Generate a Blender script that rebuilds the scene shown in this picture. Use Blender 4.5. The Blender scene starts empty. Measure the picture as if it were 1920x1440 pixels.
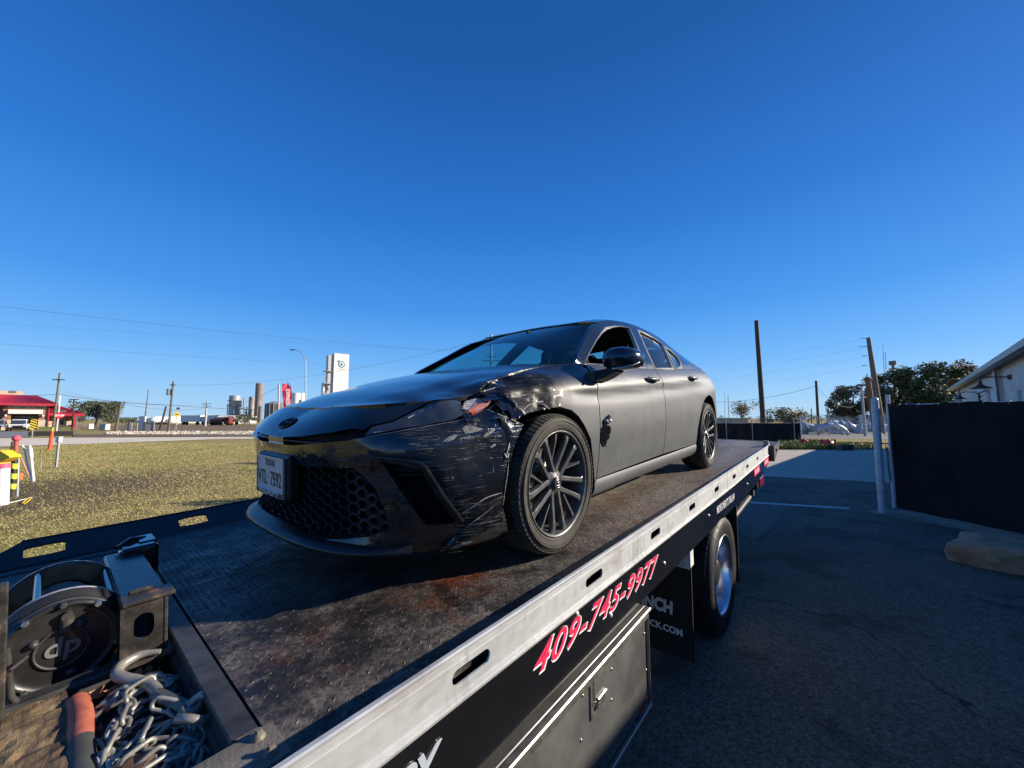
import bpy, math, random
import numpy as np
from mathutils import Vector, Matrix, noise
from mathutils.geometry import delaunay_2d_cdt
from mathutils.bvhtree import BVHTree
random.seed(7)
S = bpy.context.scene
col = S.collection
R_ = math.radians
# ------------------------------------------------------------------ camera, sky, sun, exposure
CAM_H = 1.75
FPX = 727.88; PITCH = R_(5.163)
cd = bpy.data.cameras.new('camera'); cam = bpy.data.objects.new('camera', cd); col.objects.link(cam)
cam.location = (0, 0, CAM_H); cam.rotation_euler = (R_(90) + PITCH, 0, 0)
cd.sensor_width = 36; cd.lens = 36 * FPX / 1920; cd.clip_start = 0.05; cd.clip_end = 6000
S.camera = cam
SUN_EL = 21.0
SUN_AZ = math.atan2(0.97, 0.14)          # clockwise from +Y
world = bpy.data.worlds.new('World'); S.world = world; world.use_nodes = True
wn = world.node_tree.nodes; wl = world.node_tree.links
sky = wn.new('ShaderNodeTexSky'); sky.sky_type = 'NISHITA'; sky.sun_disc = False
sky.sun_elevation = R_(SUN_EL); sky.sun_rotation = SUN_AZ
sky.air_density = 1.0; sky.dust_density = 0.25; sky.ozone_density = 3.0; sky.altitude = 0
hs = wn.new('ShaderNodeHueSaturation'); hs.inputs['Saturation'].default_value = 1.22; hs.inputs['Value'].default_value = 1.0
hs.inputs['Hue'].default_value = 0.506
tcw = wn.new('ShaderNodeTexCoord'); sxw = wn.new('ShaderNodeSeparateXYZ'); wl.new(tcw.outputs['Generated'], sxw.inputs[0])
rmp = wn.new('ShaderNodeValToRGB'); wl.new(sxw.outputs[2], rmp.inputs[0])
_st = [(0, (.36, .62, .92)), (.06, (.27, .55, .93)), (.14, (.145, .44, .93)), (.26, (.056, .300, .84)), (.45, (.022, .182, .655)), (.70, (.010, .098, .385)), (1, (.007, .066, .27))]
while len(rmp.color_ramp.elements) < len(_st): rmp.color_ramp.elements.new(.5)
for _e, (_p, _c) in zip(rmp.color_ramp.elements, _st): _e.position = _p; _e.color = (*_c, 1)
sc = wn.new('ShaderNodeVectorMath'); sc.operation = 'SCALE'; sc.inputs['Scale'].default_value = 10.0; wl.new(rmp.outputs[0], sc.inputs[0])
mxw = wn.new('ShaderNodeMix'); mxw.data_type = 'RGBA'; mxw.inputs[0].default_value = 0.82
wl.new(sky.outputs[0], hs.inputs['Color']); wl.new(hs.outputs[0], mxw.inputs[6]); wl.new(sc.outputs[0], mxw.inputs[7])
wl.new(mxw.outputs[2], wn['Background'].inputs['Color'])
wn['Background'].inputs['Strength'].default_value = 0.070
sd = bpy.data.lights.new('sun', 'SUN'); sd.energy = 5.0; sd.angle = R_(0.5); sd.color = (1.0, 0.89, 0.73)
sun = bpy.data.objects.new('sun', sd); col.objects.link(sun)
sdir = Vector((math.sin(SUN_AZ) * math.cos(R_(SUN_EL)), math.cos(SUN_AZ) * math.cos(R_(SUN_EL)), math.sin(R_(SUN_EL))))
sun.rotation_euler = sdir.to_track_quat('Z', 'Y').to_euler(); sun.location = (40, 15, 30)
S.view_settings.view_transform = 'Standard'; S.view_settings.look = 'None'
S.view_settings.exposure = 0.65; S.view_settings.gamma = 1.0
S.render.engine = 'CYCLES'
S.cycles.max_bounces = 8; S.cycles.transparent_max_bounces = 24

# ------------------------------------------------------------------ helpers
def px_dir(u, v):
    """world direction seen at photo pixel (u, v)"""
    c, s = math.cos(PITCH), math.sin(PITCH)
    a, b = (u - 960) / FPX, -(v - 720) / FPX
    return Vector((a, c - b * s, s + b * c))
def ground(u, v, z=0.0):
    d = px_dir(u, v); t = (z - CAM_H) / d.z
    return Vector((d.x * t, d.y * t, z))
def at(u, v, Y):
    d = px_dir(u, v); t = Y / d.y
    return Vector((d.x * t, Y, CAM_H + d.z * t))

def tag(o, label=None, cat=None, group=None, kind=None):
    if label: o['label'] = label
    if cat: o['category'] = cat
    if group: o['group'] = group
    if kind: o['kind'] = kind
    return o
def empty(name, loc=(0, 0, 0), rot=(0, 0, 0), label=None, cat=None, group=None):
    o = bpy.data.objects.new(name, None); col.objects.link(o)
    o.location = loc; o.rotation_euler = rot; o.empty_display_size = 0.2
    return tag(o, label, cat, group)
def copy_tree(o, parent=None):
    c = o.copy(); col.objects.link(c)
    if parent: c.parent = parent
    for ch in list(o.children): copy_tree(ch, c)
    return c

def rotm(rot):
    return Matrix.Rotation(rot[2], 3, 'Z') @ Matrix.Rotation(rot[1], 3, 'Y') @ Matrix.Rotation(rot[0], 3, 'X')
class MB:
    def __init__(s): s.v = []; s.f = []; s.m = []; s.sm = []
    def add(s, vs, fs, mi=0, smooth=False):
        b = len(s.v); s.v += [tuple(p) for p in vs]
        for f in fs: s.f.append([b + i for i in f]); s.m.append(mi); s.sm.append(smooth)
        return s
    def box(s, c, size, rot=(0, 0, 0), mi=0):
        M = rotm(rot) if not isinstance(rot, Matrix) else rot; c = Vector(c); x, y, z = [q / 2 for q in size]
        vs = [c + M @ Vector((a * x, b * y, d * z)) for a in (-1, 1) for b in (-1, 1) for d in (-1, 1)]
        return s.add(vs, [(0, 1, 3, 2), (4, 6, 7, 5), (0, 4, 5, 1), (2, 3, 7, 6), (0, 2, 6, 4), (1, 5, 7, 3)], mi)
    def bbox(s, c, size, bev=0.01, rot=(0, 0, 0), mi=0):
        """box with chamfered edges"""
        M = rotm(rot) if not isinstance(rot, Matrix) else rot; c = Vector(c)
        h = [q / 2 for q in size]; bev = min(bev, min(h) * 0.9)
        vs = []; idx = {}
        for sx in (-1, 1):
            for sy in (-1, 1):
                for sz in (-1, 1):
                    for ax in range(3):
                        p = [sx * (h[0] - bev), sy * (h[1] - bev), sz * (h[2] - bev)]
                        p[ax] = (sx, sy, sz)[ax] * h[ax]
                        idx[(sx, sy, sz, ax)] = len(vs); vs.append(c + M @ Vector(p))
        fs = []
        for ax in range(3):
            a, b = [k for k in range(3) if k != ax]
            for sg in (-1, 1):
                q = []
                for (u, w) in ((-1, -1), (1, -1), (1, 1), (-1, 1)):
                    k = [0, 0, 0]; k[ax] = sg; k[a] = u; k[b] = w
                    q.append(idx[(k[0], k[1], k[2], ax)])
                fs.append(q if (sg > 0) == (ax != 1) else q[::-1])
            for u in (-1, 1):
                for w in (-1, 1):
                    k0 = [0, 0, 0]; k0[ax] = -1; k0[a] = u; k0[b] = w; k1 = list(k0); k1[ax] = 1
                    fs.append([idx[(*k0, a)], idx[(*k1, a)], idx[(*k1, b)], idx[(*k0, b)]])
        for sx in (-1, 1):
            for sy in (-1, 1):
                for sz in (-1, 1):
                    fs.append([idx[(sx, sy, sz, ax)] for ax in range(3)])
        return s.add(vs, fs, mi)
    def cyl(s, p0, p1, r0, r1=None, n=12, mi=0, cap=True, smooth=True):
        r1 = r0 if r1 is None else r1; p0 = Vector(p0); p1 = Vector(p1); d = (p1 - p0).normalized()
        a = d.orthogonal().normalized(); b = d.cross(a)
        vs = []
        for p, r in ((p0, r0), (p1, r1)):
            for i in range(n):
                t = 2 * math.pi * i / n; vs.append(p + r * (math.cos(t) * a + math.sin(t) * b))
        s.add(vs, [(i, (i + 1) % n, n + (i + 1) % n, n + i) for i in range(n)], mi, smooth)
        if cap: s.add(vs[:n], [list(range(n))[::-1]], mi); s.add(vs[n:], [list(range(n))], mi)
        return s
    def tube(s, pts, r, n=8, mi=0, closed=False, cap=True, smooth=True):
        pts = [Vector(p) for p in pts]; m = len(pts); vs = []; prev = None
        for i, p in enumerate(pts):
            if closed: d = pts[(i + 1) % m] - pts[i - 1]
            else: d = pts[min(i + 1, m - 1)] - pts[max(i - 1, 0)]
            d = d.normalized() if d.length > 1e-9 else Vector((0, 0, 1))
            a = d.orthogonal().normalized() if prev is None else (prev - d * prev.dot(d)).normalized()
            prev = a; b = d.cross(a); rr = r[i] if isinstance(r, (list, tuple)) else r
            for k in range(n):
                t = 2 * math.pi * k / n; vs.append(p + rr * (math.cos(t) * a + math.sin(t) * b))
        fs = []
        for i in range(m if closed else m - 1):
            j = (i + 1) % m
            for k in range(n): fs.append((i * n + k, i * n + (k + 1) % n, j * n + (k + 1) % n, j * n + k))
        s.add(vs, fs, mi, smooth)
        if cap and not closed:
            s.add(vs[:n], [list(range(n))[::-1]], mi); s.add(vs[-n:], [list(range(n))], mi)
        return s
    def lathe(s, prof, origin=(0, 0, 0), axis='Y', n=48, mi=0, smooth=True, close=False):
        """prof: list of (radius, height along axis)"""
        o = Vector(origin); vs = []
        for (r, h) in prof:
            for i in range(n):
                t = 2 * math.pi * i / n; c, d = r * math.cos(t), r * math.sin(t)
                vs.append(o + Vector({'Y': (c, h, d), 'Z': (c, d, h), 'X': (h, c, d)}[axis]))
        m = len(prof); fs = []
        for j in range(m if close else m - 1):
            k = (j + 1) % m
            for i in range(n): fs.append((j * n + i, j * n + (i + 1) % n, k * n + (i + 1) % n, k * n + i))
        return s.add(vs, fs, mi, smooth)
    def prism(s, poly, mp, d0, d1, mi=0):
        """2D polygon (simple) extruded: mp(x, y, d) -> 3D"""
        n = len(poly); a = [mp(x, y, d0) for x, y in poly]; b = [mp(x, y, d1) for x, y in poly]
        s.add(a + b, [list(range(n))[::-1], [n + i for i in range(n)]] + [(i, (i + 1) % n, n + (i + 1) % n, n + i) for i in range(n)], mi)
        return s
    def grid(s, rows, mi=0, smooth=True):
        nr, nc = len(rows), len(rows[0]); vs = [p for r in rows for p in r]
        return s.add(vs, [(i * nc + j, i * nc + j + 1, (i + 1) * nc + j + 1, (i + 1) * nc + j) for i in range(nr - 1) for j in range(nc - 1)], mi, smooth)
    def build(s, name, mat, parent=None, label=None, cat=None, group=None, kind=None, loc=None, fix=True):
        me = bpy.data.meshes.new(name); me.from_pydata(s.v, [], s.f)
        mats = mat if isinstance(mat, (list, tuple)) else [mat]
        for m in mats: me.materials.append(m)
        me.polygons.foreach_set('material_index', s.m); me.polygons.foreach_set('use_smooth', s.sm)
        me.update()
        o = bpy.data.objects.new(name, me); col.objects.link(o)
        if parent: o.parent = parent
        if loc is not None: o.location = loc
        return tag(o, label, cat, group, kind)

def cr(pts, n, closed=False):
    """Catmull-Rom resample to n points (uniform in parameter)"""
    P = [np.array(p, float) for p in pts]; m = len(P); out = []
    for i in range(n):
        t = i / (n if closed else (n - 1)) * (m if closed else (m - 1)); k = min(int(t), m - 1 if closed else m - 2); u = t - k
        g = (lambda q: P[q % m]) if closed else (lambda q: P[q] if 0 <= q < m else (2 * P[0] - P[1] if q < 0 else 2 * P[-1] - P[-2]))
        a, b, c, d = g(k - 1), g(k), g(k + 1), g(k + 2)
        out.append(0.5 * ((2 * b) + (c - a) * u + (2 * a - 5 * b + 4 * c - d) * u * u + (3 * b - a - 3 * c + d) * u ** 3))
    return out
def hermite(xs, ys, x):
    """smooth monotone-ish 1-D interpolation"""
    n = len(xs)
    if x <= xs[0]: return ys[0] + (x - xs[0]) * (ys[1] - ys[0]) / (xs[1] - xs[0]) * 0.5
    if x >= xs[-1]: return ys[-1] + (x - xs[-1]) * (ys[-1] - ys[-2]) / (xs[-1] - xs[-2])
    k = 0
    while x > xs[k + 1]: k += 1
    def sl(i):
        if i == 0: return (ys[1] - ys[0]) / (xs[1] - xs[0])
        if i == n - 1: return (ys[-1] - ys[-2]) / (xs[-1] - xs[-2])
        a = (ys[i] - ys[i - 1]) / (xs[i] - xs[i - 1]); b = (ys[i + 1] - ys[i]) / (xs[i + 1] - xs[i])
        return 0 if a * b <= 0 else 2 * a * b / (a + b)
    h = xs[k + 1] - xs[k]; t = (x - xs[k]) / h
    return ((2 * t ** 3 - 3 * t * t + 1) * ys[k] + (t ** 3 - 2 * t * t + t) * h * sl(k) + (-2 * t ** 3 + 3 * t * t) * ys[k + 1] + (t ** 3 - t * t) * h * sl(k + 1))
def inpoly(x, y, poly):
    c = False; n = len(poly); j = n - 1
    for i in range(n):
        xi, yi = poly[i]; xj, yj = poly[j]
        if (yi > y) != (yj > y) and x < (xj - xi) * (y - yi) / (yj - yi) + xi: c = not c
        j = i
    return c
def resample(poly, step):
    out = []; n = len(poly)
    for i in range(n):
        a, b = np.array(poly[i], float), np.array(poly[(i + 1) % n], float)
        k = max(1, int(math.ceil(np.linalg.norm(b - a) / step)))
        for j in range(k): out.append(tuple(a + (b - a) * j / k))
    return out
def cut_mesh(poly, holes=(), step=0.03, jit=0.0):
    """2-D triangulation of a polygon with holes, with inner grid points -> verts, tris, loops"""
    loops = [resample(poly, step)] + [resample(h, step) for h in holes]
    vs = []; es = []
    lp = []
    for L in loops:
        b = len(vs); vs += [Vector(p) for p in L]; n = len(L); es += [(b + i, b + (i + 1) % n) for i in range(n)]; lp.append(L)
    xs = [p[0] for p in loops[0]]; ys = [p[1] for p in loops[0]]
    x0, x1, y0, y1 = min(xs), max(xs), min(ys), max(ys)
    lpn = [np.array(L) for L in loops]
    allb = np.concatenate(lpn)
    i = 0; y = y0 + step * 0.5
    while y < y1:
        x = x0 + (step * 0.5 if i % 2 else 0)
        while x < x1:
            X = x + (random.random() - .5) * jit * step; Y = y + (random.random() - .5) * jit * step
            if inpoly(X, Y, loops[0]) and not any(inpoly(X, Y, h) for h in loops[1:]):
                if np.min((allb[:, 0] - X) ** 2 + (allb[:, 1] - Y) ** 2) > (step * 0.45) ** 2: vs.append(Vector((X, Y)))
            x += step
        y += step * 0.866; i += 1
    r = delaunay_2d_cdt(vs, es, [], 0, 1e-6)
    V, F = r[0], r[2]; out = []
    for f in F:
        cx = sum(V[k].x for k in f) / len(f); cy = sum(V[k].y for k in f) / len(f)
        if inpoly(cx, cy, loops[0]) and not any(inpoly(cx, cy, h) for h in loops[1:]): out.append(list(f))
    def ar(f):
        a, b, c = V[f[0]], V[f[1]], V[f[2]]; return abs((b.x - a.x) * (c.y - a.y) - (c.x - a.x) * (b.y - a.y))
    out = [f for f in out if len(f) != 3 or ar(f) > 2e-7]
    return [(v.x, v.y) for v in V], out, lp
def panel(mb, poly, mp, holes=(), step=0.03, thick=0.015, nrm=None, jit=0.0, flip=False, smooth=True):
    """cut panel mapped by mp(a,b,d) where d = offset inwards; front skin smooth + rim"""
    V, F, L = cut_mesh(poly, holes, step, jit)
    vs = [mp(a, b, 0) for a, b in V]
    mb.add(vs, [f[::-1] for f in F] if flip else F, 0, smooth)
    for lp in L:
        n = len(lp); a = [mp(p[0], p[1], 0) for p in lp]; b = [mp(p[0], p[1], thick) for p in lp]
        mb.add(a + b, [(i, (i + 1) % n, n + (i + 1) % n, n + i) for i in range(n)], 0, False)
    return mb
def rpoly(x0, x1, y0, y1, r, n=5):
    """rounded rectangle"""
    out = []
    for cx, cy, a in ((x1 - r, y1 - r, 0), (x0 + r, y1 - r, 90), (x0 + r, y0 + r, 180), (x1 - r, y0 + r, 270)):
        for i in range(n + 1):
            t = R_(a + 90 * i / n); out.append((cx + r * math.cos(t), cy + r * math.sin(t)))
    return out
def text_mesh(txt, size, name, mat, parent=None, mtx=None, shear=0.0, offset=0.0, extrude=0.002, space=1.0, align='LEFT', bevel=0, **kw):
    c = bpy.data.curves.new('txt', 'FONT'); c.body = txt; c.size = size; c.shear = shear; c.offset = offset
    c.extrude = extrude; c.space_character = space; c.align_x = align; c.resolution_u = 4; c.bevel_depth = bevel
    t = bpy.data.objects.new('txt', c); col.objects.link(t)
    bpy.context.view_layer.update()
    me = bpy.data.meshes.new_from_object(t.evaluated_get(bpy.context.evaluated_depsgraph_get()))
    bpy.data.objects.remove(t); me.name = name
    me.materials.clear(); me.materials.append(mat)
    if mtx is not None: me.transform(mtx)
    o = bpy.data.objects.new(name, me); col.objects.link(o)
    if parent: o.parent = parent
    return tag(o, **kw)
def basis(o, x, y):
    x = Vector(x).normalized(); y = Vector(y); y = (y - x * x.dot(y)).normalized(); z = x.cross(y)
    M = Matrix((x, y, z)).transposed().to_4x4(); M.translation = Vector(o); return M

# ------------------------------------------------------------------ materials
class NT:
    def __init__(s, name):
        s.m = bpy.data.materials.new(name); s.m.use_nodes = True; s.t = s.m.node_tree; s.n = s.t.nodes
        s.b = s.n['Principled BSDF']; s.out = s.n['Material Output']; s.co = s.n.new('ShaderNodeTexCoord')
    def node(s, ty, **k):
        x = s.n.new(ty)
        for a, v in k.items():
            if a.startswith('i_'):
                key = a[2:].replace('_', ' ')
                x.inputs[key].default_value = v
            else: setattr(x, a, v)
        return x
    def link(s, a, b): s.t.links.new(a, b)
    def map(s, scale=(1, 1, 1), rot=(0, 0, 0), loc=(0, 0, 0)):
        m = s.node('ShaderNodeMapping'); m.inputs['Scale'].default_value = scale; m.inputs['Rotation'].default_value = rot; m.inputs['Location'].default_value = loc
        s.link(s.co.outputs['Object'], m.inputs[0]); return m.outputs[0]
    def noise(s, scale, detail=5, rough=.55, vec=None, dist=0.0):
        x = s.node('ShaderNodeTexNoise'); x.inputs['Scale'].default_value = scale; x.inputs['Detail'].default_value = detail
        x.inputs['Roughness'].default_value = rough; x.inputs['Distortion'].default_value = dist
        s.link(vec if vec is not None else s.co.outputs['Object'], x.inputs['Vector']); return x.outputs['Fac']
    def ramp(s, fac, stops, interp='LINEAR'):
        x = s.node('ShaderNodeValToRGB'); x.color_ramp.interpolation = interp; e = x.color_ramp.elements
        while len(e) < len(stops): e.new(0.5)
        for k, (p, c) in enumerate(stops):
            e[k].position = p; e[k].color = (c, c, c, 1) if isinstance(c, (int, float)) else (*c, 1)
        s.link(fac, x.inputs[0]); return x.outputs[0]
    def mix(s, fac, a, b, mode='MIX'):
        x = s.node('ShaderNodeMix', data_type='RGBA', blend_type=mode)
        for k, v in ((0, fac), (6, a), (7, b)):
            if isinstance(v, bpy.types.NodeSocket): s.link(v, x.inputs[k])
            elif k == 0: x.inputs[0].default_value = v
            else: x.inputs[k].default_value = (*v, 1) if not isinstance(v, (int, float)) else (v, v, v, 1)
        return x.outputs[2]
    def math(s, op, a, b=None, clamp=False):
        x = s.node('ShaderNodeMath', operation=op, use_clamp=clamp)
        for k, v in ((0, a), (1, b)):
            if v is None: continue
            if isinstance(v, bpy.types.NodeSocket): s.link(v, x.inputs[k])
            else: x.inputs[k].default_value = v
        return x.outputs[0]
    def sep(s, vec=None):
        x = s.node('ShaderNodeSeparateXYZ'); s.link(vec if vec is not None else s.co.outputs['Object'], x.inputs[0]); return x.outputs
    def set(s, k, v):
        i = s.b.inputs[k]
        if isinstance(v, bpy.types.NodeSocket): s.link(v, i)
        elif isinstance(v, tuple) and len(v) == 3: i.default_value = (*v, 1)
        else: i.default_value = v
        return s
    def bump(s, h, dist=0.01, strength=1.0):
        x = s.node('ShaderNodeBump'); x.inputs['Distance'].default_value = dist; x.inputs['Strength'].default_value = strength
        s.link(h, x.inputs['Height']); s.link(x.outputs[0], s.b.inputs['Normal']); return s
def simple(name, c, rough=.6, metal=0.0, var=.25, nscale=8, bump=0.0, coat=0.0, spec=None, obj=None):
    t = NT(name); n = t.noise(nscale, 6, .6)
    a = tuple(max(0, q * (1 - var)) for q in c); b = tuple(min(1, q * (1 + var)) for q in c)
    t.set('Base Color', t.ramp(n, [(.3, a), (.7, b)])); t.set('Metallic', metal)
    n2 = t.noise(nscale * 2.7, 4, .5); t.set('Roughness', t.ramp(n2, [(.3, max(0.02, rough * .8)), (.7, min(1, rough * 1.2))]))
    if coat: t.set('Coat Weight', coat); t.b.inputs['Coat Roughness'].default_value = .05
    if spec is not None: t.set('Specular IOR Level', spec)
    if bump: t.bump(t.noise(nscale * 6, 5, .6), bump)
    return t.m
M = {}
# ------------------------------------------------------------------ truck / car frame (x to the car's nose, y to its left, z up from the deck)
CM = Matrix(((-0.64371162, 0.76504956, -0.01828985), (-0.76360092, -0.6437025, -0.05060366), (-0.05048753, -0.01860802, 0.99855133)))
CO = Vector((-0.4498176, 2.53167832, -0.63015658 + CAM_H))
CT = Matrix.Translation(CO) @ CM.to_4x4()
CTI = CT.inverted()
TZ = 1.18     # deck height over the truck's own base
TRT = CT @ Matrix.Translation((0, 0, -TZ))
def car_ray(u, v):
    o = CTI @ Vector((0, 0, CAM_H)); d = (CM.transposed() @ px_dir(u, v)).normalized(); return o, d
# ------------------------------------------------------------------ car body reference surface
# plan outline stations (x, y) and for each the section (inset, z) from the bottom edge to the top edge
SEC = [
 ((.975, 0), [(.06, .15), (.02, .18), (.05, .25), (.045, .36), (.04, .46), (.02, .54), (.015, .60), (.075, .655), (.185, .720)]),
 ((.955, .30), [(.06, .15), (.02, .18), (.05, .25), (.04, .36), (.035, .46), (.02, .54), (.012, .60), (.06, .658), (.165, .728)]),
 ((.90, .52), [(.07, .15), (.03, .18), (.05, .25), (.04, .36), (.03, .46), (.02, .54), (.02, .60), (.06, .66), (.16, .735)]),
 ((.80, .70), [(.09, .15), (.06, .18), (.05, .26), (.02, .38), (.02, .48), (.02, .55), (.04, .61), (.09, .67), (.19, .742)]),
 ((.66, .82), [(.10, .15), (.07, .18), (.04, .26), (.01, .38), (.01, .48), (.018, .56), (.045, .625), (.085, .68), (.15, .745)]),
 ((.50, .885), [(.09, .15), (.06, .18), (.02, .28), (0, .40), (.003, .50), (.012, .60), (.045, .67), (.09, .72), (.165, .752)]),
 ((.30, .915), [(.10, .15), (.05, .18), (.02, .28), (0, .42), (0, .55), (.01, .66), (.035, .74), (.095, .79), (.195, .825)]),
 ((0, .92), [(.12, .16), (.07, .18), (.03, .28), (.01, .42), (0, .58), (.0, .70), (.02, .79), (.07, .855), (.20, .905)]),
 ((-.36, .918), [(.11, .17), (.06, .19), (.035, .28), (.014, .42), (0, .58), (.004, .70), (.017, .772), (.011, .797), (.04, .865), (.12, .952)]),
 ((-.8, .918), [(.11, .17), (.06, .19), (.035, .28), (.014, .42), (0, .58), (.004, .70), (.020, .786), (.011, .812), (.033, .872), (.083, .955)]),
 ((-1.5, .92), [(.11, .17), (.06, .19), (.035, .29), (.014, .43), (0, .60), (.004, .73), (.020, .825), (.011, .851), (.033, .900), (.085, .975)]),
 ((-2.3, .92), [(.11, .17), (.06, .19), (.035, .29), (.014, .43), (0, .62), (.004, .76), (.018, .868), (.010, .893), (.035, .938), (.09, 1.012)]),
 ((-2.825, .925), [(.10, .18), (.05, .2), (.03, .3), (.01, .45), (0, .62), (0, .76), (.02, .87), (.05, .95), (.12, 1.04)]),
 ((-3.2, .90), [(.08, .2), (.04, .23), (.02, .33), (0, .48), (0, .65), (0, .80), (.03, .91), (.07, .98), (.15, 1.065)]),
 ((-3.55, .82), [(.08, .2), (.05, .25), (.02, .35), (0, .5), (0, .65), (.02, .8), (.05, .92), (.09, 1.0), (.15, 1.08)]),
 ((-3.80, .66), [(.10, .2), (.05, .25), (.02, .35), (0, .48), (.01, .62), (.04, .78), (.06, .92), (.07, 1.0), (.09, 1.09)]),
 ((-3.92, .35), [(.12, .22), (.06, .25), (.0, .35), (0, .45), (.03, .6), (.07, .75), (.08, .9), (.07, 1.0), (.07, 1.10)]),
 ((-3.94, 0), [(.12, .22), (.06, .25), (.0, .35), (0, .45), (.03, .6), (.07, .75), (.08, .9), (.07, 1.0), (.07, 1.10)]),
]
NSEC = len(SEC)
_pts = [np.array((SEC[1][0][0], -SEC[1][0][1]))] + [np.array(s[0]) for s in SEC] + [np.array((SEC[-2][0][0], -SEC[-2][0][1]))]
_dense = []
for k in range(1, NSEC):
    a, b, c, d = _pts[k - 1], _pts[k], _pts[k + 1], _pts[min(k + 2, len(_pts) - 1)]
    # centripetal-like: scale tangents by chord length
    L = np.linalg.norm(c - b); t0 = (c - a) / np.linalg.norm(c - a) * L; t1 = (d - b) / np.linalg.norm(d - b) * L
    for i in range(40):
        u = i / 40
        _dense.append((k - 1 + u, (2 * u ** 3 - 3 * u * u + 1) * b + (u ** 3 - 2 * u * u + u) * t0 + (-2 * u ** 3 + 3 * u * u) * c + (u ** 3 - u * u) * t1))
_dense.append((NSEC - 1.0, _pts[NSEC]))
OUTL = np.array([p for _, p in _dense]); OK_ = np.array([k for k, _ in _dense])
_seg = np.linalg.norm(np.diff(OUTL, axis=0), axis=1); ARC = np.concatenate([[0], np.cumsum(_seg)])
_tan = np.gradient(OUTL, axis=0); _tan /= np.linalg.norm(_tan, axis=1)[:, None]
NRM = np.stack([-_tan[:, 1], _tan[:, 0]], 1) * 1.0
if NRM[200] @ OUTL[200] < 0: NRM = -NRM
SMAX = ARC[-1]
NZ = 200; ZG = np.linspace(.12, 1.14, NZ)
_sg = np.array([[hermite([q[1] for q in s[1]], [q[0] for q in s[1]], z) for z in ZG] for s in SEC])      # station x z
_sarc = np.interp(np.arange(NSEC), OK_, ARC)
GT = np.array([[hermite(list(_sarc), list(_sg[:, j]), s) for j in range(NZ)] for s in ARC])
ZTOP = np.array([hermite(list(_sarc), [s[1][-1][1] for s in SEC], s) for s in ARC])
def surf(s, z, d=0.0):
    """point of the reference surface; s = arc length from the nose (negative = right side), d inwards"""
    sg = 1 if s >= 0 else -1; a = min(abs(s), SMAX)
    i = min(np.searchsorted(ARC, a), len(ARC) - 1); i = max(i, 1); u = (a - ARC[i - 1]) / (ARC[i] - ARC[i - 1])
    jz = (z - ZG[0]) / (ZG[1] - ZG[0]); j = int(min(max(jz, 0), NZ - 2)); w = jz - j
    g = (1 - u) * ((1 - w) * GT[i - 1, j] + w * GT[i - 1, j + 1]) + u * ((1 - w) * GT[i, j] + w * GT[i, j + 1])
    o = (1 - u) * OUTL[i - 1] + u * OUTL[i]; n = (1 - u) * NRM[i - 1] + u * NRM[i]
    p = o - n * (g + d)
    return Vector((p[0], p[1] * sg, z))
def s_at_x(x):
    """arc length on the side where the outline passes x"""
    i = int(np.argmin(np.abs(OUTL[:, 0] - x))); return float(ARC[i])
def ztop(s): return float(np.interp(abs(s), ARC, ZTOP))
# pixel -> (s, z) on the left half of the surface
_SS = np.linspace(-1.2, SMAX * .75, 260); _ZZ = np.linspace(.13, 1.1, 90)
_bv = [surf(s, z) for s in _SS for z in _ZZ]; _bf = [(i * 90 + j, i * 90 + j + 1, (i + 1) * 90 + j + 1, (i + 1) * 90 + j) for i in range(259) for j in range(89)]
_tree = BVHTree.FromPolygons(_bv, _bf)
def q(u, v):
    o, d = car_ray(u, v); loc, n, idx, dist = _tree.ray_cast(o, d)
    if loc is None: print('MISS', u, v); return (0, .5)
    best = None; i0, j0 = divmod(idx, 89)
    for a in np.linspace(0, 1, 11):
        for b in np.linspace(0, 1, 11):
            s = _SS[i0] + a * (_SS[1] - _SS[0]); z = _ZZ[j0] + b * (_ZZ[1] - _ZZ[0]); e = (surf(s, z) - loc).length
            if best is None or e < best[0]: best = (e, s, z)
    return (best[1], best[2])
def Q(*pts): return [q(a, b) for a, b in pts]
# side greenhouse surface  y = gy(x, z)
RAIL = [(-.30, .945, .815), (-.60, 1.115, .715), (-.95, 1.295, .625), (-1.35, 1.375, .585), (-1.75, 1.398, .575), (-2.3, 1.372, .570), (-2.9, 1.265, .565), (-3.3, 1.155, .585), (-3.62, 1.085, .62)]
def rail(x):
    xs = [-r[0] for r in RAIL]
    return hermite(xs, [r[1] for r in RAIL], -x), hermite(xs, [r[2] for r in RAIL], -x)
def belt(x):
    s = s_at_x(x); zt = ztop(s); p = surf(s, zt); return zt, p.y
def gy(x, z, d=0.0):
    zb, yb = belt(x); zr, yr = rail(x)
    t = (z - zb) / max(zr - zb, .02); t = max(-.05, min(1.05, t))
    return yb + (yr - yb) * (0.75 * t + 0.25 * t * t) - d
def g3(x, z, d=0.0): return Vector((x, gy(x, z, d), z))
def gq(u, v):
    o, d = car_ray(u, v); y = .7
    for _ in range(12):
        t = (y - o.y) / d.y; p = o + d * t; y = .5 * y + .5 * gy(p.x, p.z)
    return (p.x, p.z)
def mir(p): return Vector((p.x, -p.y, p.z))
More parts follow.
